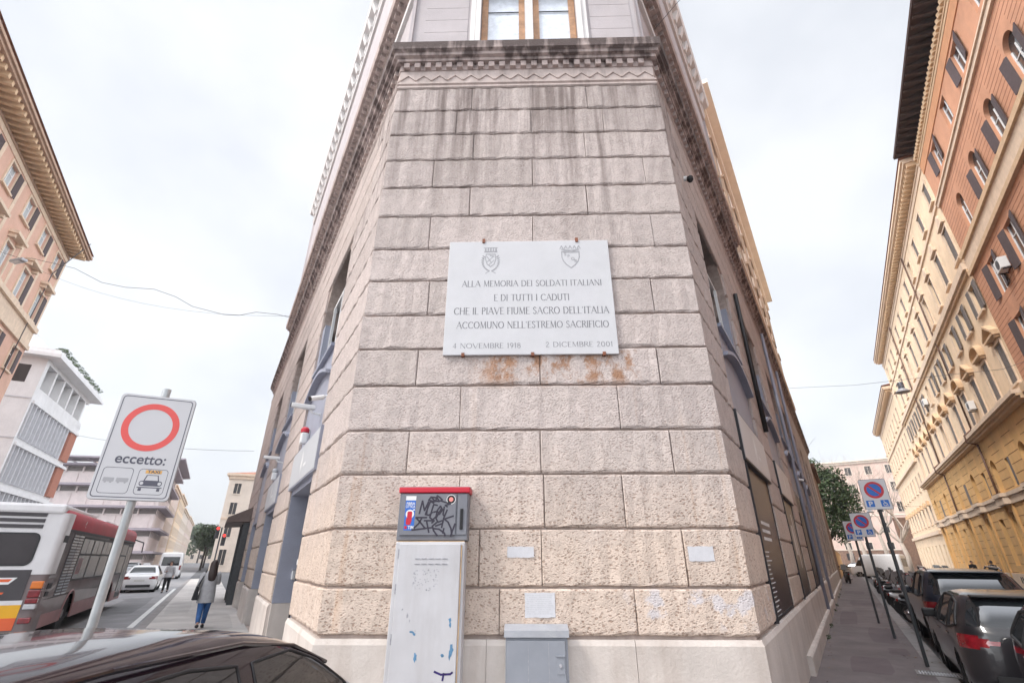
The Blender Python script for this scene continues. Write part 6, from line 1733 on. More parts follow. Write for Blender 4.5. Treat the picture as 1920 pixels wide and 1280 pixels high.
# rear: white quarter shell wrapping the corner
q = MB(M=MBs)
def rear_shell(q, z0, z1, off, side=.55):
    pr = [(0+off, side)] + [(-.14+(.14+off)*math.cos(R(-a)), .14+(.14+off)*math.sin(R(-a))) for a in range(0, 91, 15)] + [(-Wb+.14+(.14+off)*math.cos(R(-90-a)), .14+(.14+off)*math.sin(R(-90-a))) for a in range(0, 91, 15)] + [(-Wb-off, side)]
    for a, b in zip(pr, pr[1:]): q.poly([(a[0], a[1], z0), (b[0], b[1], z0), (b[0], b[1], z1), (a[0], a[1], z1)])
rear_shell(q, 1.50, 2.86, .008); q.build('rear_shell', m_bwhite, bus, smooth=40)
q = MB(M=MBs); q.cbox((-2.4, -.06, 2.83), (-.1, .6, 3.06), .06); q.build('rear_roof_fairing', m_bwhite, bus)
q = MB(M=MBs); rear_shell(q, .32, .72, .02, .5); q.build('rear_bumper', m_bgrey, bus, smooth=40)
Yr = -.010
q = MB(M=MBs)
for k in range(3): q.box((-2.2, Yr-.02, 2.50+k*.13), (-.42, Yr, 2.58+k*.13))
q.build('louvre', m_grille, bus)
q = MB(M=MBs); q.prism([(p[0], Yr-.012, p[1]) for p in rrect(-2.25, 1.72, -.42, 2.36, .12)], (0, .012, 0)); q.build('rear_window', m_bglass, bus)
q = MB(M=MBs); ring(q, rrect(-2.29, 1.68, -.38, 2.40, .15), rrect(-2.25, 1.72, -.42, 2.36, .12), Yr-.014); q.build('window_rubber', m_plast, bus)
q = MB(M=MBs); q.box((-2.2, Yr-.01, .98), (-.32, Yr+.0, 1.60)); adv = q.build('advert_panel', m_grille, bus)
def bar(m, pts, nm): 
    q = MB(M=MBs); q.poly([(x, Yr-.0125, z) for x, z in pts]); q.build(nm, m, adv)
bar(m_whitep, [(-1.3, 1.44), (-.52, 1.44), (-.64, 1.30), (-1.3, 1.30)], 'advert_stripe'); 
q = MB(M=MBs); q.poly([(x, Yr-.014, z) for x, z in [(-1.3, 1.41), (-.60, 1.41), (-.65, 1.35), (-1.3, 1.35)]]); q.build('advert_stripe_red', m_oran, adv)
bar(m_whitep, [(-1.4, 1.26), (-.85, 1.26), (-.92, 1.20), (-1.4, 1.20)], 'advert_stripe'); bar(m_oran, [(-1.4, 1.14), (-.66, 1.14), (-.68, 1.10), (-1.4, 1.10)], 'advert_stripe_red')
bar(m_whitep, [(-2.0, 1.5), (-1.45, 1.5), (-1.5, 1.2), (-2.0, 1.2)], 'advert_stripe')
q = MB(M=MBs); q.box((-2.3, Yr-.01, .88), (-.28, Yr, .97)); q.build('stripe_white', m_bwhite, bus)
q = MB(M=MBs); q.box((-2.3, Yr-.012, .62), (-.28, Yr, .879)); q.build('stripe_yellow', m_yellow, bus)
q = MB(M=MBs); q.box((-2.3, Yr-.03, .38), (-.28, Yr-.01, .619)); q.build('stripe_orange', m_oran, bus)
for x0, x1 in ((-.24, -.02), (-Wb+.02, -Wb+.24)):
    for z0, z1, m in ((1.20, 1.36, m_amber), (1.02, 1.18, m_tail), (.90, 1.01, m_tail)):
        q = MB(M=MBs); q.cbox((x0, -.05, z0), (x1, .12, z1), .02); q.build('tail_light', m, bus)
    q = MB(M=MBs); q.cbox((x0, -.05, .78), (x1, .12, .89), .02); q.build('tail_light', m_lamp, bus)
    q = MB(M=MBs); q.cbox((x0, -.05, .50), (x1, .12, .62), .02); q.build('tail_light', m_tail, bus)
# right-hand side
X = .004
q = MB(M=MBs); q.box((0, .5, .33), (X+.004, 2.40, .62)); q.box((0, 3.60, .33), (X+.004, 8.46, .68)); q.box((0, 9.64, .33), (X+.004, 12.0, .66)); q.build('skirt', m_bskirt, bus)
q = MB(M=MBs); q.box((0, .60, 2.46), (X+.006, Lb-.1, 2.52)); q.build('gutter_strip', m_grille, bus)
q = MB(M=MBs)          # engine grille beside the rear door
for c in (0, 1):
    for k in range(20): q.box((0, 1.15+c*.56, 1.0+k*.072), (X+.012, 1.66+c*.56, 1.035+k*.072))
q.build('engine_grille', m_pgrey, bus)
q = MB(M=MBs); q.box((0, 1.10, .96), (X, 2.26, 2.45)); q.build('grille_frame', m_grille, bus)
q = MB(M=MBs); q.box((0, .25, 1.18), (X+.01, .60, 1.3)); q.box((0, .25, 1.02), (X+.01, .52, 1.12)); q.box((0, .2, 2.2), (X+.008, .62, 2.36)); q.build('vent', m_plast, bus)
wins = [(2.34, 3.75), (3.82, 5.25), (5.32, 6.7), (7.75, 9.15), (9.2, 10.55)]
for a, b in wins:
    q = MB(M=MBs); q.box((0, a, 1.28), (X+.004, b, 2.40)); fr = q.build('window', m_plast, bus)
    q = MB(M=MBs); q.poly([(X+.006, a+.05, 1.33), (X+.006, b-.05, 1.33), (X+.006, b-.05, 1.92), (X+.006, a+.05, 1.92)]); q.build('pane', m_bglass, fr)
    for k in range(2):
        q = MB(M=MBs); u = a+.05+k*(b-a-.06)/2; q.poly([(X+.006, u, 1.97), (X+.006, u+(b-a)/2-.08, 1.97), (X+.006, u+(b-a)/2-.08, 2.35), (X+.006, u, 2.35)]); q.build('vent_pane', m_bglass, fr)
for a, b in ((6.75, 7.70), (10.6, 11.75)):
    q = MB(M=MBs); q.box((0, a, .42), (X+.006, b, 2.42)); dr_ = q.build('door', m_plast, bus)
    for k in range(2):
        q = MB(M=MBs); u = a+.05+k*(b-a)/2; q.poly([(X+.008, u, .6), (X+.008, u+(b-a)/2-.09, .6), (X+.008, u+(b-a)/2-.09, 2.3), (X+.008, u, 2.3)]); q.build('pane', m_bglass, dr_)
q = MB(M=MBs); q.box((0, 2.50, 1.45), (X+.0085, 3.0, 1.85)); q.build('poster', mat('window_poster', (.16, .05, .06), .4, .6, 6), bus)
text_obj('fleet_number', '6', m_bwhite, bus, MBs @ Matrix(((0, 1, 0, 0), (1, 0, 0, 0), (0, 0, 1, 0), (0, 0, 0, 1))), .28, 1.9, .0075, 2.58, bold=.01)
for wi, (cy, r) in enumerate(arch_y):
    for x, s in ((0, 1), (-Wb, -1)):
        q = MB(M=MBs); q.lathe([(.26, x-s*.32), (.44, x-s*.32), (.46, x-s*.25), (.46, x-s*.10), (.43, x-s*.05), (.28, x-s*.06)], 28, 'X', (0, cy, .46)); wo = q.build('wheel', m_tyre, bus, smooth=40)
        q = MB(M=MBs); q.lathe([(.0, x-s*.05), (.10, x-s*.05), (.13, x-s*.1), (.27, x-s*.09), (.275, x-s*.07)], 24, 'X', (0, cy, .46)); q.build('rim', m_bgrey, wo)
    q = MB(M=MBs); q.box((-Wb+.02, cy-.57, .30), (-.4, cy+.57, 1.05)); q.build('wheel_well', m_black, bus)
    q = MB(M=MBs)
    Pa = [(X, cy+.575*math.cos(R(a)), .46+.575*math.sin(R(a))) for a in range(-12, 193, 12)]; q.tube(Pa, .025, 6); q.build('arch_lip', m_bskirt, bus)
q = MB(M=MBs); q.cbox((-2.3, Lb-.01, 1.1), (-.2, Lb+.02, 2.4), .05); q.build('windscreen', m_bglass, bus)
q = MB(M=MBs); q.box((-2.3, .4, .28), (-.2, Lb-.3, .4)); q.build('underbody', m_black, bus)
q = MB(M=MBs); q.tube([(.02, Lb-.4, 2.6), (.3, Lb+.1, 2.5), (.32, Lb+.12, 2.1)], .025, 6); q.build('mirror_arm', m_plast, bus)
# ------------------------------------------------------------------ people
def skin_mesh(name, V, E, rad, parent, m, M, sub=2):
    me = bpy.data.meshes.new(name); o = bpy.data.objects.new(name, me); COL.objects.link(o)
    me.from_pydata([Vector(v) for v in V], E, [])
    o.modifiers.new('skin', 'SKIN'); 
    if not me.skin_vertices: me.skin_vertices.new() if hasattr(me.skin_vertices, 'new') else None
    sv = me.skin_vertices[0].data
    for i, r in enumerate(rad): sv[i].radius = (r, r) if not isinstance(r, tuple) else r; sv[i].use_root = (i == 0)
    ss = o.modifiers.new('sub', 'SUBSURF'); ss.levels = sub; ss.render_levels = sub
    bpy.context.view_layer.update()
    ev = o.evaluated_get(bpy.context.evaluated_depsgraph_get()); nm = bpy.data.meshes.new_from_object(ev)
    o.modifiers.clear(); o.data = nm; bpy.data.meshes.remove(me)
    nm.name = name
    T = (wmat(parent).inverted() @ M)
    nm.transform(T); o.parent = parent
    nm.materials.clear(); nm.materials.append(m)
    for p in nm.polygons: p.use_smooth = True
    return o
m_skin = mat('skin', (.46, .27, .20), .5, .08, 6)
m_hairb = mat('dark_brown_hair', (.028, .016, .014), .5, .35, 30)
m_coatg = mat('grey_wool', (.36, .36, .375), .95, .12, 12, .3, 60)
m_jeans = mat('blue_denim', (.035, .10, .26), .9, .2, 12)
m_blkc = mat('black_cloth', (.02, .02, .024), .9, .15, 10)
m_shoe = mat('black_leather', (.018, .016, .018), .45, .1, 10)
def person(label, loc, rz, coat, legs, hair, stride=.16, bag=False, long_hair=True, h=1.68, coat_len=.62):
    """local +y = walking direction; body is one continuous skinned surface, clothes and hair are children"""
    root = thing('person', label, 'person', loc, rz); root.scale = (h/1.68,)*3
    M = Matrix.Translation(root.location) @ Matrix.Rotation(rz, 4, 'Z') @ Matrix.Scale(h/1.68, 4)
    root_M = wmat(root)
    V, E, Rr = [], [], []
    def add(p, r, link=None):
        V.append(p); Rr.append(r)
        if link is not None: E.append((link, len(V)-1))
        return len(V)-1
    pel = add((0, 0, .92), .115)
    sp = add((0, -.01, 1.08), .105, pel); ch = add((0, -.01, 1.26), .115, sp); nk = add((0, .005, 1.41), .05, ch)
    hd0 = add((0, .015, 1.48), .058, nk); hd1 = add((0, .02, 1.55), .082, hd0); hd2 = add((0, .01, 1.62), .072, hd1)
    nose = add((0, .105, 1.535), .014, hd1)
    for s in (-1, 1):
        hip = add((s*.085, 0, .86), .07, pel)
        st = stride*s
        kn = add((s*.08, st*.5+.02, .47), .040, hip)
        an = add((s*.075, st - (.06 if s < 0 else 0), .09 + (.05 if s < 0 else 0)), .03, kn)
        add((s*.08, st+.10 - (.05 if s < 0 else 0), .035 + (.01 if s < 0 else 0)), .034, an)
        sh = add((s*.155, -.01, 1.345), .055, ch)
        if s > 0: el = add((s*.22, .05, 1.10), .040, sh); wr = add((s*.12, .24, 1.10), .027, el); dr = Vector((-.35, .5, .25))
        else: el = add((s*.235, -.05, 1.08), .040, sh); wr = add((s*.25, .06, .88), .027, el); dr = Vector((0, .25, -1))
        dr.normalize(); pm = add(tuple(Vector(V[wr])+dr*.06), .028, wr)
        sd = dr.cross(Vector((1, 0, .3)) if s < 0 else Vector((0, 0, 1))).normalized()
        for k, ln in enumerate((.062, .075, .070, .055)):
            b0 = Vector(V[pm])+sd*(k-1.5)*.017+dr*.025
            a = add(tuple(b0), .0085, pm); b = add(tuple(b0+dr*ln*.55), .0082, a); add(tuple(b0+dr*ln*.9+Vector((0, .012, 0))), .0068, b)
        t0_ = Vector(V[pm])-sd*.03; a = add(tuple(t0_), .0095, pm); add(tuple(t0_+dr*.04-sd*.018), .0085, a)
    skin_mesh('body', V, E, Rr, root, m_skin, M, 2)
    # trousers and shoes
    for s in (-1, 1):
        q = MB(M=M); st = stride*s; off = (.06 if s < 0 else 0)
        q.tube([(s*.085, 0, .90), (s*.085, .01, .78), (s*.08, st*.5+.02, .47), (s*.077, st*.85, .26), (s*.075, st-off, .12+(.05 if s < 0 else 0))], [.105, .10, .074, .062, .055], 14); q.build('trouser_leg', legs, root, smooth=True)
        q = MB(M=M); z = .04+(.03 if s < 0 else 0)
        q.tube([(s*.076, st-off-.07, z+.02), (s*.077, st-off, z+.01), (s*.08, st-off+.10, z-.0), (s*.082, st-off+.16, z-.01)], [.036, .046, .042, .02], 10); q.build('shoe', m_shoe, root, smooth=True)
    # coat: elliptical loft with sleeves
    q = MB(M=M); rings = []
    prof = [(coat_len, .215, .165), (coat_len+.18, .205, .155), (.95, .19, .145), (1.10, .178, .132), (1.24, .188, .132), (1.33, .182, .118), (1.385, .13, .092), (1.42, .075, .068)]
    for z, a, b in prof:
        rings.append([q.P((a*math.cos(2*math.pi*k/24)*(1+.03*math.sin(5*k)*(1.2-z if z < 1.1 else 0)), -.005+b*math.sin(2*math.pi*k/24), z)) for k in range(24)])
    for i in range(len(rings)-1):
        for k in range(24): q.F((rings[i][k], rings[i][(k+1) % 24], rings[i+1][(k+1) % 24], rings[i+1][k]))
    co_ = q.build('coat', coat, root, smooth=True)
    for s in (-1, 1):
        q = MB(M=M)
        p = [(s*.14, -.01, 1.355), (s*.175, -.01, 1.30)] + ([(s*.22, .05, 1.10), (s*.135, .225, 1.10)] if s > 0 else [(s*.235, -.05, 1.08), (s*.248, .045, .90)])
        q.tube(p, [.07, .075, .06, .047], 12); q.build('sleeve', coat, co_, smooth=True)
    # hair
    q = MB(M=M)
    if long_hair:
        for z, a, b, y in ((1.13, .03, .02, -.10), (1.18, .085, .04, -.125), (1.30, .11, .055, -.115), (1.42, .105, .065, -.075), (1.52, .104, .10, -.022), (1.60, .098, .102, -.01), (1.66, .07, .078, -.005), (1.685, .03, .035, -.005)):
            rings.append([q.P((.02+a*math.cos(2*math.pi*k/20), y+b*math.sin(2*math.pi*k/20), z)) for k in range(20)])
        rs = rings[len(prof):]
    else:
        rs = [[q.P((a*math.cos(2*math.pi*k/20), y+b*math.sin(2*math.pi*k/20), z)) for k in range(20)] for z, a, b, y in ((1.50, .08, .06, -.045), (1.56, .094, .09, -.02), (1.63, .085, .088, 0), (1.675, .05, .055, .005), (1.69, .015, .015, .005))]
    for i in range(len(rs)-1):
        for k in range(20): q.F((rs[i][k], rs[i][(k+1) % 20], rs[i+1][(k+1) % 20], rs[i+1][k]))
    q.F(rs[-1]); q.F(rs[0][::-1]); q.build('hair', hair, root, smooth=True)
    for s in (-1, 1):
        q = MB(M=M); q.lathe([(0, .108), (.010, .104), (.012, .096)], 8, 'Y', (s*.03, -.004, 1.555)); q.build('eye', m_black, root)
    q = MB(M=M); q.tube([(-.025, .092, 1.497), (0, .098, 1.495), (.025, .092, 1.497)], .006, 6); q.build('mouth', m_red, root)
    return root, M
wl_ = Vector((-8.46, 14.84, .10))
wo, WM = person('woman in grey coat and jeans with long dark hair walking on left pavement', tuple(wl_), AL+R(4), m_coatg, m_jeans, m_hairb)
tb = thing('tote_bag', 'black tote bag hanging from the walking woman\'s left shoulder', 'bag', tuple(wl_+Vector((-.2, -.05, .75))), AL+R(4))
q = MB(M=WM)
def bagring(z, a, b, dy): return [(-.27+b*.0+sx*b, -.06+dy+sy*a, z) for sx, sy in ((-.5, -.5), (.5, -.5), (.5, .5), (-.5, .5))]
r0, r1 = [q.P(p) for p in bagring(.70, .40, .13, 0)], [q.P(p) for p in bagring(1.02, .36, .05, 0)]
q.F(r0); q.F(r1)
for k in range(4): q.F((r0[k], r0[(k+1) % 4], r1[(k+1) % 4], r1[k]))
q.build('bag_body', m_blkc, tb)
for dx in (-.02, .02):
    q = MB(M=WM); q.tube([(-.27+dx, -.18, 1.01), (-.20, -.10, 1.22), (-.13, -.03, 1.43), (-.17, .02, 1.22), (-.27+dx, .08, 1.01)], .012, 6); q.build('strap', m_blkc, tb)
p = Rp(9.0, 53); person('pedestrian in dark clothes on the far right pavement beyond the parked cars', (p.x, p.y, 0), -AR, m_blkc, m_blkc, m_hairb, long_hair=False, h=1.72, coat_len=.7)
p = Lp(-1.9, 38); person('small far pedestrian in a light jacket beside the white taxi', (p.x, p.y, .0), AL+R(170), m_coatg, m_blkc, m_hairb, long_hair=False, h=1.72, coat_len=.8)
p = Rp(8.9, 60); person('second dark pedestrian farther along the right building row', (p.x, p.y, 0), -AR+R(180), m_blkc, m_blkc, m_hairb, long_hair=False, h=1.7, coat_len=.7)

# ------------------------------------------------------------------ motorcycles and scooters
m_seat = mat('seat_vinyl', (.02, .02, .02), .5, .1, 10)
def bike(label, loc, rz, body, case=None, screen=False):
    """local +y front"""
    o = thing('motor_scooter', label, 'scooter', loc, rz, 'scooters and motorcycles along the right kerb'); M = wmat(o)
    for y, r, nm in ((.68, .29, 'front_wheel'), (-.60, .27, 'rear_wheel')):
        q = MB(M=M); q.lathe([(r-.07, -.04), (r-.02, -.055), (r, -.03), (r, .03), (r-.02, .055), (r-.07, .04), (r-.07, -.04)], 24, 'X', (0, y, r)); wo = q.build(nm, m_tyre, o, smooth=40)
        q = MB(M=M); q.lathe([(r-.068, -.035), (r-.085, -.03), (r-.085, .03), (r-.068, .035)], 24, 'X', (0, y, r))
        for k in range(5): a = R(72*k); q.tube([(0, y, r), (0, y+math.cos(a)*(r-.07), r+math.sin(a)*(r-.07))], .016, 6)
        q.build('rim', m_rim, wo)
    q = MB(M=M)      # leg shield, floor, tail as a swept body
    sec = [(.62, .62, .05, .16), (.52, .72, .14, .20), (.42, .60, .17, .22), (.30, .36, .16, .10), (.02, .30, .16, .07), (-.15, .42, .15, .18), (-.35, .55, .15, .2), (-.65, .66, .12, .13), (-.88, .70, .06, .06)]
    rings = []
    for y, z, a, b in sec: rings.append([q.P((a*math.cos(2*math.pi*k/14), y+.25*b*math.sin(2*math.pi*k/14)*0, z+b*math.sin(2*math.pi*k/14))) for k in range(14)])
    for i in range(len(rings)-1):
        for k in range(14): q.F((rings[i][k], rings[i][(k+1) % 14], rings[i+1][(k+1) % 14], rings[i+1][k]))
    q.F(rings[0]); q.F(rings[-1]); q.build('body', body, o, smooth=50)
    q = MB(M=M); q.cbox((-.13, -.80, .77), (.13, -.02, .87), .04); q.build('seat', m_seat, o)
    q = MB(M=M); q.tube([(0, .66, .30), (0, .56, .62), (0, .46, .95)], .03, 8); q.tube([(-.34, .36, 1.04), (-.2, .42, 1.0), (0, .46, .97), (.2, .42, 1.0), (.34, .36, 1.04)], .016, 8); q.build('handlebar', m_plast, o, smooth=True)
    q = MB(M=M); q.lathe([(0, .60), (.07, .58), (.085, .52), (.05, .46)], 14, 'Y', (0, 0, .90)); q.build('headlight', m_lamp, o)
    q = MB(M=M); q.cbox((-.06, -.95, .66), (.06, -.90, .74), .01); q.build('tail_light', m_tail, o)
    for s in (-1, 1):
        q = MB(M=M); q.tube([(s*.26, .40, 1.03), (s*.30, .44, 1.20)], .008, 6); q.lathe([(0, .43), (.055, .435), (.055, .45), (0, .455)], 12, 'Y', (s*.32, 0, 1.23)); q.build('mirror', m_plast, o)
    q = MB(M=M); q.tube([(.12, -.3, .28), (.16, -.6, .30), (.17, -.85, .36)], [.03, .045, .05], 8); q.build('exhaust', m_chrome, o, smooth=True)
    q = MB(M=M); q.prism([(-.05, .44, .52), (.05, .44, .52), (.05, .92, .60), (-.05, .98, .50)] if False else [(-.06, .42, .60), (-.06, .70, .64), (-.06, .94, .50), (-.06, .70, .60)], (.12, 0, 0)); q.build('mudguard', body, o)
    if case:
        q = MB(M=M); q.cbox((-.21, -1.08, .88), (.21, -.70, 1.16), .05); q.build('top_case', case, o)
    if screen:
        q = MB(M=M); q.prism([(-.24, .52, 1.0), (.24, .52, 1.0), (.18, .40, 1.42), (-.18, .40, 1.42)], (0, .008, 0)); q.build('windscreen', mat('screen', (.4, .42, .44), .1, .1, spec=.8), o)
    return o
m_redp = paint('paint_red', (.30, .02, .02)); 
kinds = [(m_pdark, None, True), (m_psilver, m_plast, True), (m_psilver, m_psilver, True), (m_pwhite, None, True), (m_redp, m_redp, False), (m_pgrey, m_plast, True)]
protos = []
names_ = ['black', 'silver', 'pale silver', 'white', 'red', 'grey']
random.seed(11)
NB = 24
for i in range(NB):
    t = 22.6 + i*1.12; o_ = 1.95 + random.uniform(-.12, .12); p = Rp(o_, t)
    rz = rzc + R(90 - 25 + random.uniform(-10, 10)) if i % 3 else rzc - R(90 - 15 + random.uniform(-8, 8))
    k = i % 6
    ordn = ['first', 'second', 'third', 'fourth'][i//6]
    lab = f'{names_[k]} scooter{" with top case" if kinds[k][1] else ""}, {ordn} of its colour beyond the off-roader'
    if i < 6: protos.append(bike(lab, (p.x, p.y, -.145), rz, *kinds[k]))
    else: dup(protos[k], (p.x, p.y, -.145), rz, lab)
p = Rp(-.45, 52); o = dup(protos[0], (p.x, p.y, .005), rzc+R(10), 'black scooter standing on the pavement against the far wall of the right street')
for i in range(8):       # opposite kerb
    p = Rp(7.0, 62+i*1.3); dup(protos[(i*5+1) % 6], (p.x, p.y, -.145), rzc-R(75), ['silver', 'black', 'grey', 'red', 'white', 'pale silver', 'silver', 'black'][i] + ' scooter in the distant row before the yellow buildings, ' + ('near half' if i < 4 else 'far half'))

# ------------------------------------------------------------------ trees and plants
m_bark = mat('bark_dark', (.07, .05, .04), .9, .3, 10, .4, 30); m_barkp = mat('bark_pale', (.40, .34, .29), .9, .25, 4, .3, 20)
def leafmat(name, a, b):
    m = mat(name, a, .6, .5, .9, spec=.3); return m
m_leaf = leafmat('leaf_evergreen', (.055, .085, .036), 0); m_leafy = leafmat('leaf_yellow_green', (.11, .13, .035), 0); m_leafm = leafmat('leaf_mid', (.075, .11, .045), 0)
def leaves(mb, blobs, n, size, rnd, flat_=.0):
    tot = sum(b[1][0]*b[1][1]*b[1][2] for b in blobs)
    for (c, r) in blobs:
        k = int(n*r[0]*r[1]*r[2]/tot)
        for _ in range(k):
            while True:
                d = Vector((rnd.uniform(-1, 1), rnd.uniform(-1, 1), rnd.uniform(-1, 1)))
                if .25 < d.length < 1: break
            d = d*(.55+.45*rnd.random()) if rnd.random() < .3 else d.normalized()*rnd.uniform(.72, 1.05)
            p = Vector(c)+Vector((d.x*r[0], d.y*r[1], d.z*r[2]))
            u = Vector((rnd.uniform(-1, 1), rnd.uniform(-1, 1), rnd.uniform(-.6, .6))).normalized(); v = u.orthogonal().normalized(); v = Matrix.Rotation(rnd.uniform(0, 6.28), 3, u) @ v
            s = size*rnd.uniform(.6, 1.3)
            mb.poly([p-u*s, p+v*s*.45, p+u*s, p-v*s*.45])
def limb(mb, a, b, r0, r1, rnd, depth, bend=.12, leaf=None):
    a, b = Vector(a), Vector(b); m = (a+b)/2 + Vector((rnd.uniform(-1, 1), rnd.uniform(-1, 1), rnd.uniform(-.3, .3)))*bend*(b-a).length
    mb.tube([a, m, b], [r0, (r0+r1)/2, r1], 6 if r0 > .05 else 4)
    if depth > 0:
        for k in range(rnd.choice((2, 3, 3))):
            d = (b-m).normalized(); d = (d + Vector((rnd.uniform(-1, 1), rnd.uniform(-1, 1), rnd.uniform(-.2, .8)))*.75).normalized()
            st = b if k < 2 else m
            limb(mb, st, st+d*(b-a).length*rnd.uniform(.55, .8), r1, r1*.5, rnd, depth-1, bend)
rnd = random.Random(5)
ETM = Matrix.Translation((-1.1, .8, 8-8*1.3+.5)) @ Matrix.Diagonal((1.0, 1.0, 1.3, 1))
et = thing('evergreen_tree', 'dark dense evergreen tree overhanging the end of the right pavement', 'tree', (35.9, 61.9, 0))
q = MB(M=ETM); q.tube([(38.2, 60.5, 0), (38.5, 60.4, 3), (38.9, 60.0, 6), (39.2, 59.6, 9)], [.28, .24, .2, .1], 10)
for d in ((2, -1.5, 6), (-1.5, .5, 8), (1.5, 1.5, 9.5), (2.6, -2, 8)): q.tube([(38.7, 60.2, 4.2), (38.2+d[0], 60.5+d[1], d[2])], [.12, .04], 6)
q.build('trunk', m_bark, et, smooth=True)
blobs = [((39.6, 59.5, 8.6), (2.4, 2.2, 2.0)), ((40.8, 58.6, 7.2), (1.7, 1.6, 1.6)), ((38.6, 60.2, 10.2), (1.9, 1.8, 1.7)), ((40.2, 59.0, 5.9), (1.6, 1.5, 1.3)), ((37.8, 61.2, 7.6), (1.5, 1.6, 1.9)), ((38.9, 60.0, 6.0), (1.3, 1.3, 1.3)), ((41.6, 58.4, 8.3), (1.0, 1.1, 1.0)), ((40.6, 58.9, 9.9), (1.2, 1.2, 1.0)), ((40.0, 59.4, 4.8), (.9, .9, .8))]
q = MB(M=ETM); leaves(q, blobs, 11000, .16, rnd); q.build('crown', m_leaf, et)
q = MB(M=ETM); leaves(q, [((37.6, 61.0, 10.6), (1.1, 1.1, 1.3)), ((36.9, 61.4, 12.0), (.7, .8, .9))], 1300, .14, rnd); q.build('yellowish_spray', m_leafy, et)
q = MB(M=ETM)
for k in range(9): limb(q, (38.2, 60.8, 10.5), (37.6+rnd.uniform(-1.2, 1.6), 61+rnd.uniform(-1, 1), 12.6+rnd.uniform(-.4, 1.6)), .04, .015, rnd, 2)
q.build('bare_twigs', m_bark, et)
for i, (o_, t, h) in enumerate(((2.5, 112, 15), (6.0, 118, 17), (-2.5, 122, 14), (8.2, 108, 12), (.5, 128, 16))):
    p = Rp(o_, t); rnd = random.Random(20+i)
    tr = thing('bare_tree', ['bare pale plane tree just left of the nearest sign pole', 'bare pale plane tree close to the stone pier, tallest of them', 'leftmost bare plane tree before the brick building', 'slim bare plane tree nearest the yellow buildings', 'farthest bare plane tree against the brick facade'][i], 'tree', (p.x, p.y, 0), group='bare plane trees at the end of the right street')
    q = MB(); q.tube([(p.x, p.y, 0), (p.x+.2, p.y, h*.18), (p.x-.1, p.y+.2, h*.36)], [.42, .34, .28], 8); q.build('trunk', m_barkp, tr, smooth=True)
    q = MB()
    for k in range(6):
        a = k*1.05+rnd.random(); limb(q, (p.x-.1, p.y+.2, h*.35), (p.x+math.cos(a)*h*.2, p.y+math.sin(a)*h*.2, h*rnd.uniform(.55, .75)), .18, .08, rnd, 4, .15)
    q.build('branches', m_barkp, tr)
for i, (x, y, zc, r, m, lab) in enumerate(((-56.5, 95, 6.3, 2.0, m_leafm, 'mid green street tree behind the red traffic light'), (-53.2, 95, 4.6, 1.3, m_leafm, 'small green street tree between the traffic light and the peach house'), (-72, 122, 6.0, 2.6, m_leafm, 'far green tree in the left street gap'),
        (-150, 262, 9, 6, m_leafy, 'yellowish far tree mass at the vanishing end of the left street'), (-163, 270, 10, 7, m_leafm, 'farthest green tree closing the left street'), (-140, 268, 7, 5, m_leafy, 'pale far tree beside the farthest green tree'))):
    rnd = random.Random(40+i); tr = thing('street_tree', lab, 'tree', (x, y, 0))
    q = MB(); q.tube([(x, y, -.1), (x+.1, y, zc*.6), (x, y, zc)], [.05*r+.08, .04*r+.06, .05], 8); 
    for k in range(5): a = k*1.3; q.tube([(x, y, zc*.6), (x+math.cos(a)*r*.6, y+math.sin(a)*r*.6, zc+r*.3*math.sin(k))], [.04*r, .02*r], 5)
    q.build('trunk', m_bark, tr)
    q = MB(); bl = [((x+rnd.uniform(-.6, .6)*r, y+rnd.uniform(-.6, .6)*r, zc+rnd.uniform(-.6, .7)*r), (r*rnd.uniform(.45, .7),)*3) for _ in range(6)]
    leaves(q, bl, 2600, .10*r, rnd); q.build('crown', m, tr)
for i in range(7):         # planting on the white block's roof edge
    b = MW @ Vector((1.2+i*2.2, .2, 20.2)); rnd = random.Random(70+i)
    t = thing('roof_plant', 'roof shrub of the white office block, ' + ['nearest', 'second', 'third', 'fourth', 'fifth', 'sixth', 'farthest'][i] + ' along the roof edge', 'plant', tuple(b), group='roof planting of the white block')
    q = MB(); q.cbox((b.x-.5, b.y-.2, b.z), (b.x+.5, b.y+.2, b.z+.3), .02); q.build('planter', m_concrete, t)
    q = MB(); leaves(q, [((b.x, b.y, b.z+.55), (.7, .4, .25)), ((b.x+.4, b.y+.3, b.z+.35), (.5, .3, .22))], 420, .08, rnd); q.build('foliage', m_leafm, t)
for i in range(10):        # weeds at the foot of the right face
    s = 9+i*2.7; b = CR+dR*s+nR*.2; rnd = random.Random(90+i)
    if i % 3 == 2: continue
    t = MB(); leaves(t, [((b.x, b.y, .06), (.07, .07, .05))], 40, .025, rnd); tag(t.build('weed', m_leafm, loc=(b.x, b.y, 0)), 'small green weed at the foot of the right face, ' + ['nearest', 'second', '', 'third', 'fourth', '', 'fifth', 'sixth', '', 'farthest'][i] + ' of the row', 'weed', 'weeds along the wall foot')

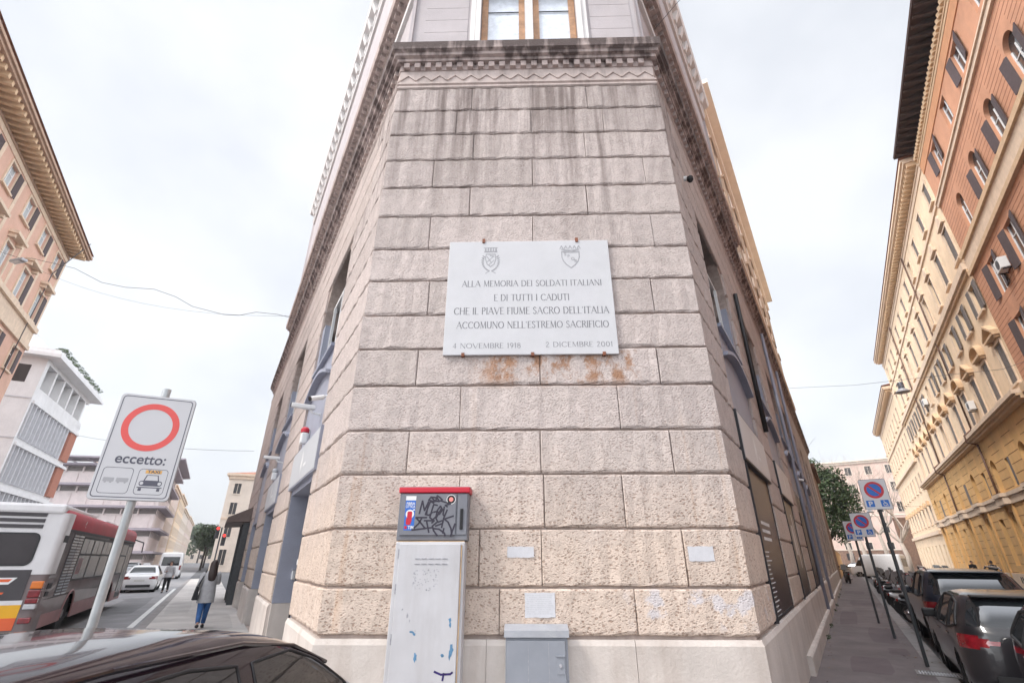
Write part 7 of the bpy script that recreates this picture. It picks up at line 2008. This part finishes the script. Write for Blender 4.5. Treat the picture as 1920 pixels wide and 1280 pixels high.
# ------------------------------------------------------------------ wires, lamps, traffic light, shop canopy
m_wire = mat('wire', (.10, .095, .10), .6, 0)
def wire(name, pts, r, label, cat='wire'):
    q = MB(); q.tube(pts, r, 5); return tag(q.build(name, m_wire, loc=tuple(pts[0]), smooth=True), label, cat)
wire('overhead_wire', [(-31.75, 24.32, 19.1), (-29.77, 23.92, 18.35), (-28.83, 23.73, 18.2), (-25.17, 22.98, 17.0), (-22.79, 22.49, 15.75), (-21, 22.1, 15.2), (-19.05, 21.72, 14.85), (-17.5, 21.4, 14.2), (-16.3, 21.16, 13.5), (-14.26, 20.74, 12.8), (-13.4, 20.55, 12.66), (-12.49, 20.38, 12.75), (-11.3, 20.14, 12.5), (-10.18, 19.91, 12.12)], .013, 'sagging lamp wire spanning the left street from the orange palazzo')
def catenary(a, b, sag, n=14): return [(a[0]+(b[0]-a[0])*k/n, a[1]+(b[1]-a[1])*k/n, a[2]+(b[2]-a[2])*k/n-sag*4*(k/n)*(1-k/n)) for k in range(n+1)]
wire('overhead_wire', catenary((-31.75, 24.32, 19.3), (-10.18, 19.91, 12.3), 1.3), .006, 'thin second wire beside the sagging lamp wire over the left street')
wire('overhead_wire', catenary(tuple(Lp(-11, 48.4, 10.54)), tuple(Lp(1.15, 38.2, 8.75)), .3), .012, 'long faint wire crossing behind the traffic sign on the left')
wire('overhead_wire', [(25.89, 22.16, 10.87), (25.71, 23.13, 10.84), (25.35, 25.07, 11.34), (24.75, 28.34, 12.15), (24.14, 31.61, 12.95), (23.15, 36.98, 14.6), (23.0, 37.6, 14.75)], .011, 'lamp wire spanning the right street to the yellow building')
wire('overhead_wire', catenary(tuple(Rp(9.7, 76, 7.5)), tuple(Rp(-.95, 70, 8.5)), .4), .013, 'lower wire crossing the right street behind the signs')
wire('overhead_wire', catenary((2.75, 7.6, 12.75), (7.1, 6.6, 18.5), .1), .008, 'thin wire running from the right cornice up out of the picture')
p0_, p1_ = Lp(-14.9, 45.0, 25.2), Lp(-14.9, 43.5, 12)
wire('facade_cable', [tuple(Lp(-14.0, 45.6, 25.6)), tuple(Lp(-15.2, 45.0, 22)), tuple(Lp(-15.2, 44.6, 12))], .035, 'pale cable running down the far end of the orange palazzo')
def street_lamp(label, c, kind):
    o = thing('hanging_lamp', label, 'street lamp', c); c = Vector(c)
    if kind == 'flat':
        q = MB(); A = wmat(o); q.M = A @ Matrix.Rotation(R(-12), 4, 'Z'); q.cbox((-.55, -.17, -.22), (.45, .17, -.04), .05); q.build('housing', m_signgrey, o)
        q = MB(M=A @ Matrix.Rotation(R(-12), 4, 'Z')); q.cbox((-.45, -.14, -.26), (.2, .14, -.221), .015); q.build('glass', m_whitep, o)
    else:
        q = MB(M=wmat(o)); q.lathe([(0, 0), (.14, -.02), (.17, -.1), (.17, -.42), (.2, -.45)], 18, 'Z'); q.build('housing', m_pgrey, o, smooth=40)
        q = MB(M=wmat(o)); q.lathe([(.2, -.451), (.36, -.60), (.38, -.66), (.34, -.70), (0, -.74)], 20, 'Z'); q.build('diffuser', m_signgrey, o, smooth=40)
    q = MB(M=wmat(o)); q.tube([(0, 0, -.05), (0, 0, .08)], .025, 6); q.build('hanger', m_plast, o)
street_lamp('flat white street lamp hung on the wire before the orange palazzo', (-29.77, 23.92, 18.3), 'flat')
street_lamp('grey bell shaped street lamp hanging on the wire before the yellow building', (24.72, 28.5, 12.05), 'bell')
q_ = Rp(3.4, 73, 7.55); street_lamp('small bell lamp far off above the second sign', tuple(q_), 'bell')
tl_ = thing('traffic_light', 'traffic light with two red lamps lit at the far end of the left pavement', 'traffic light', (-24.9, 43.6, .1), AL)
M = wmat(tl_); q = MB(M=M); q.tube([(0, 0, -.1), (0, 0, 4.2)], .06, 10); q.build('pole', m_poledark, tl_)
m_lit = mat('red_signal_lit', (.6, .02, .02), .4, 0, emit=((1, .04, .03), 1.6))
for dx, dz in ((-.28, 3.3), (.30, 2.75)):
    q = MB(M=M); q.cbox((dx-.16, -.30, dz), (dx+.16, -.06, dz+.95), .03); hd = q.build('signal_head', m_poledark, tl_)
    for k in range(3):
        q = MB(M=M); q.lathe([(0, -.312), (.105, -.31), (.11, -.295)], 16, 'Y', (dx, 0, dz+.79-k*.31)); q.build('signal_lamp', m_lit if k == 0 else m_grille, hd)
        q = MB(M=M); q.tube([(dx+.12*math.cos(R(a)), -.34, dz+.79-k*.31+.12*math.sin(R(a))) for a in range(0, 181, 20)], .012, 5); q.build('hood', m_poledark, hd)
a_ = CL+dL*19.0
cp = thing('shop_canopy', 'dark brown shop canopy over grilles at the far end of the left face', 'canopy', (a_.x, a_.y, 3.2))
q = MB(M=FL); q.prism([(18.3, .05, 3.9), (18.3, .95, 3.45), (18.3, .95, 3.25), (18.3, .05, 3.3)], (4.6, 0, 0)); q.build('hood', mat('canopy_brown', (.13, .10, .09), .7, .2, 4), cp)
for k in range(3):
    q = MB(M=FL); s0 = 18.5+k*1.5
    for j in range(26): q.box((s0, .05, .15+j*.115), (s0+1.3, .085, .22+j*.115))
    q.build('roller_grille', m_pgrey, cp)
    q = MB(M=FL); q.box((s0-.1, .05, 0), (s0-.01, .3, 3.25)); q.build('post', m_poledark, cp)

q0 = Lp(-30, 330)
plain_building('closing_house', 'pale house closing the vanishing end of the left street behind trees', (q0.x, q0.y), Vector((math.cos(AL), math.sin(AL))), 60, 12, 15, [(2, 2), (6, 2), (10, 2)], m_beige, m_beige, 4.0, 1.3, m_trimp, .6, 3.0)

# ------------------------------------------------------------------ wear on the ground
def blotch(name, f, spots, zf, m, dz):
    mb = MB(); rr = random.Random(8)
    for (o_, t, w, l) in spots:
        n = 14; P = []
        for k in range(n):
            a = 2*math.pi*k/n; kx = max(-1, min(1, 1.35*math.cos(a))); ky = max(-1, min(1, 1.35*math.sin(a)))
            p = f(o_+w*kx*rr.uniform(.9, 1.05), t+l*ky*rr.uniform(.9, 1.05)); P.append((p.x, p.y, zf(p.x)+dz))
        mb.poly(P)
    return tag(mb.build(name, m), kind='structure')
blotch('pavement_patch', Rp, [(-.1, 12.6, .35, .9), (.3, 17.5, .3, 1.6), (-.45, 22, .25, 2.4), (.1, 29, .5, 1.8), (-.2, 38, .5, 2.0), (.45, 14.6, .18, .5)], pz, asphalt('patched_asphalt', (.135, .11, .115), (.10, .085, .09)), .003)
blotch('pavement_patch', Lp, [(-.3, 15.5, .5, 1.5), (.6, 19, .4, 2.2), (-.6, 25, .4, 3)], pz, asphalt('patched_pavement', (.38, .36, .345), (.30, .285, .275)), .003)
blotch('road_patch', Lp, [(-3.2, 15, .8, 3), (-5, 24, 1.2, 4), (-2.6, 29, .6, 5)], gz, asphalt('patched_road', (.17, .168, .172), (.13, .13, .135)), .0065)
lt = MB(); rr = random.Random(4)
for k in range(420):
    u = rr.random(); p = Rp(rr.choice((1.12, 1.15, 1.2, -.78, .6))+rr.gauss(0, .09), 8.5+u*30); s = rr.uniform(.012, .035); a = rr.random()*6.3
    z = (gz(p.x) if (p.x*math.cos(AR)-p.y*math.sin(AR)) > KR else pz(p.x))+.012
    lt.poly([(p.x+math.cos(a)*s, p.y+math.sin(a)*s, z), (p.x-math.sin(a)*s*.6, p.y+math.cos(a)*s*.6, z+rr.uniform(0, .012)), (p.x-math.cos(a)*s, p.y-math.sin(a)*s, z), (p.x+math.sin(a)*s*.6, p.y-math.cos(a)*s*.6, z)])
tag(lt.build('leaf_litter', mat('dry_leaf', (.20, .13, .08), .9, .4, 9)), kind='stuff')
for k, (o_, t, lab) in enumerate(((-4.2, 20.5, 'round iron manhole cover in the left road beside the bus'), (-3.0, 33, 'round iron manhole cover in the left road behind the white taxi'))):
    p = Lp(o_, t); z = gz(p.x)+.008
    mh = thing('manhole_cover', lab, 'manhole', (p.x, p.y, z))
    q = MB(); q.lathe([(0, z+.004), (.30, z+.004), (.31, z)], 24, 'Z', (p.x, p.y, 0)); q.build('cover', m_poledark, mh)
    q = MB(); q.lathe([(.32, z), (.33, z+.006), (.38, z+.006), (.39, z)], 24, 'Z', (p.x, p.y, 0)); q.build('frame', m_kerb, mh)
# air conditioners on two facades
for root, x, z, lab in ((yb, px_[2]+1.8, 11.2, 'white air conditioner between tall windows of the yellow palazzo'), (yb, px_[6]+1.75, 15.2, 'white air conditioner on the middle storey of the yellow palazzo'), (rb, xs_[-2]+1.8, 14.6, 'white air conditioner on the red building')):
    w_ = wmat(root) @ Vector((x, .25, z)); o = thing('air_conditioner', lab, 'air conditioner', tuple(w_), root.rotation_euler[2]); A = wmat(o)
    q = MB(M=A); q.cbox((-.4, -.2, 0), (.4, .15, .6), .03); q.build('housing', m_whitep, o)
    q = MB(M=A); q.lathe([(0, .16), (.22, .158), (.24, .151)], 20, 'Y', (-.08, 0, .3)); q.build('fan_grille', m_grille, o)
    q = MB(M=A); q.box((-.35, -.245, -.06), (-.3, .1, -.005)); q.box((.3, -.245, -.06), (.35, .1, -.005)); q.build('bracket', m_dark, o)
# ------------------------------------------------------------------ the air down the streets
hz = bpy.data.materials.new('haze'); hz.use_nodes = True; hn = hz.node_tree.nodes; hn.remove(hn['Principled BSDF'])
pv = hn.new('ShaderNodeVolumePrincipled'); pv.inputs['Color'].default_value = (.93, .95, 1, 1); pv.inputs['Density'].default_value = .0005; pv.inputs['Anisotropy'].default_value = .3
hz.node_tree.links.new(pv.outputs[0], hn['Material Output'].inputs['Volume'])
q = MB(); q.box((-428, -128, -1.2), (328, 528, 33)); tag(q.build('haze', hz), kind='stuff')
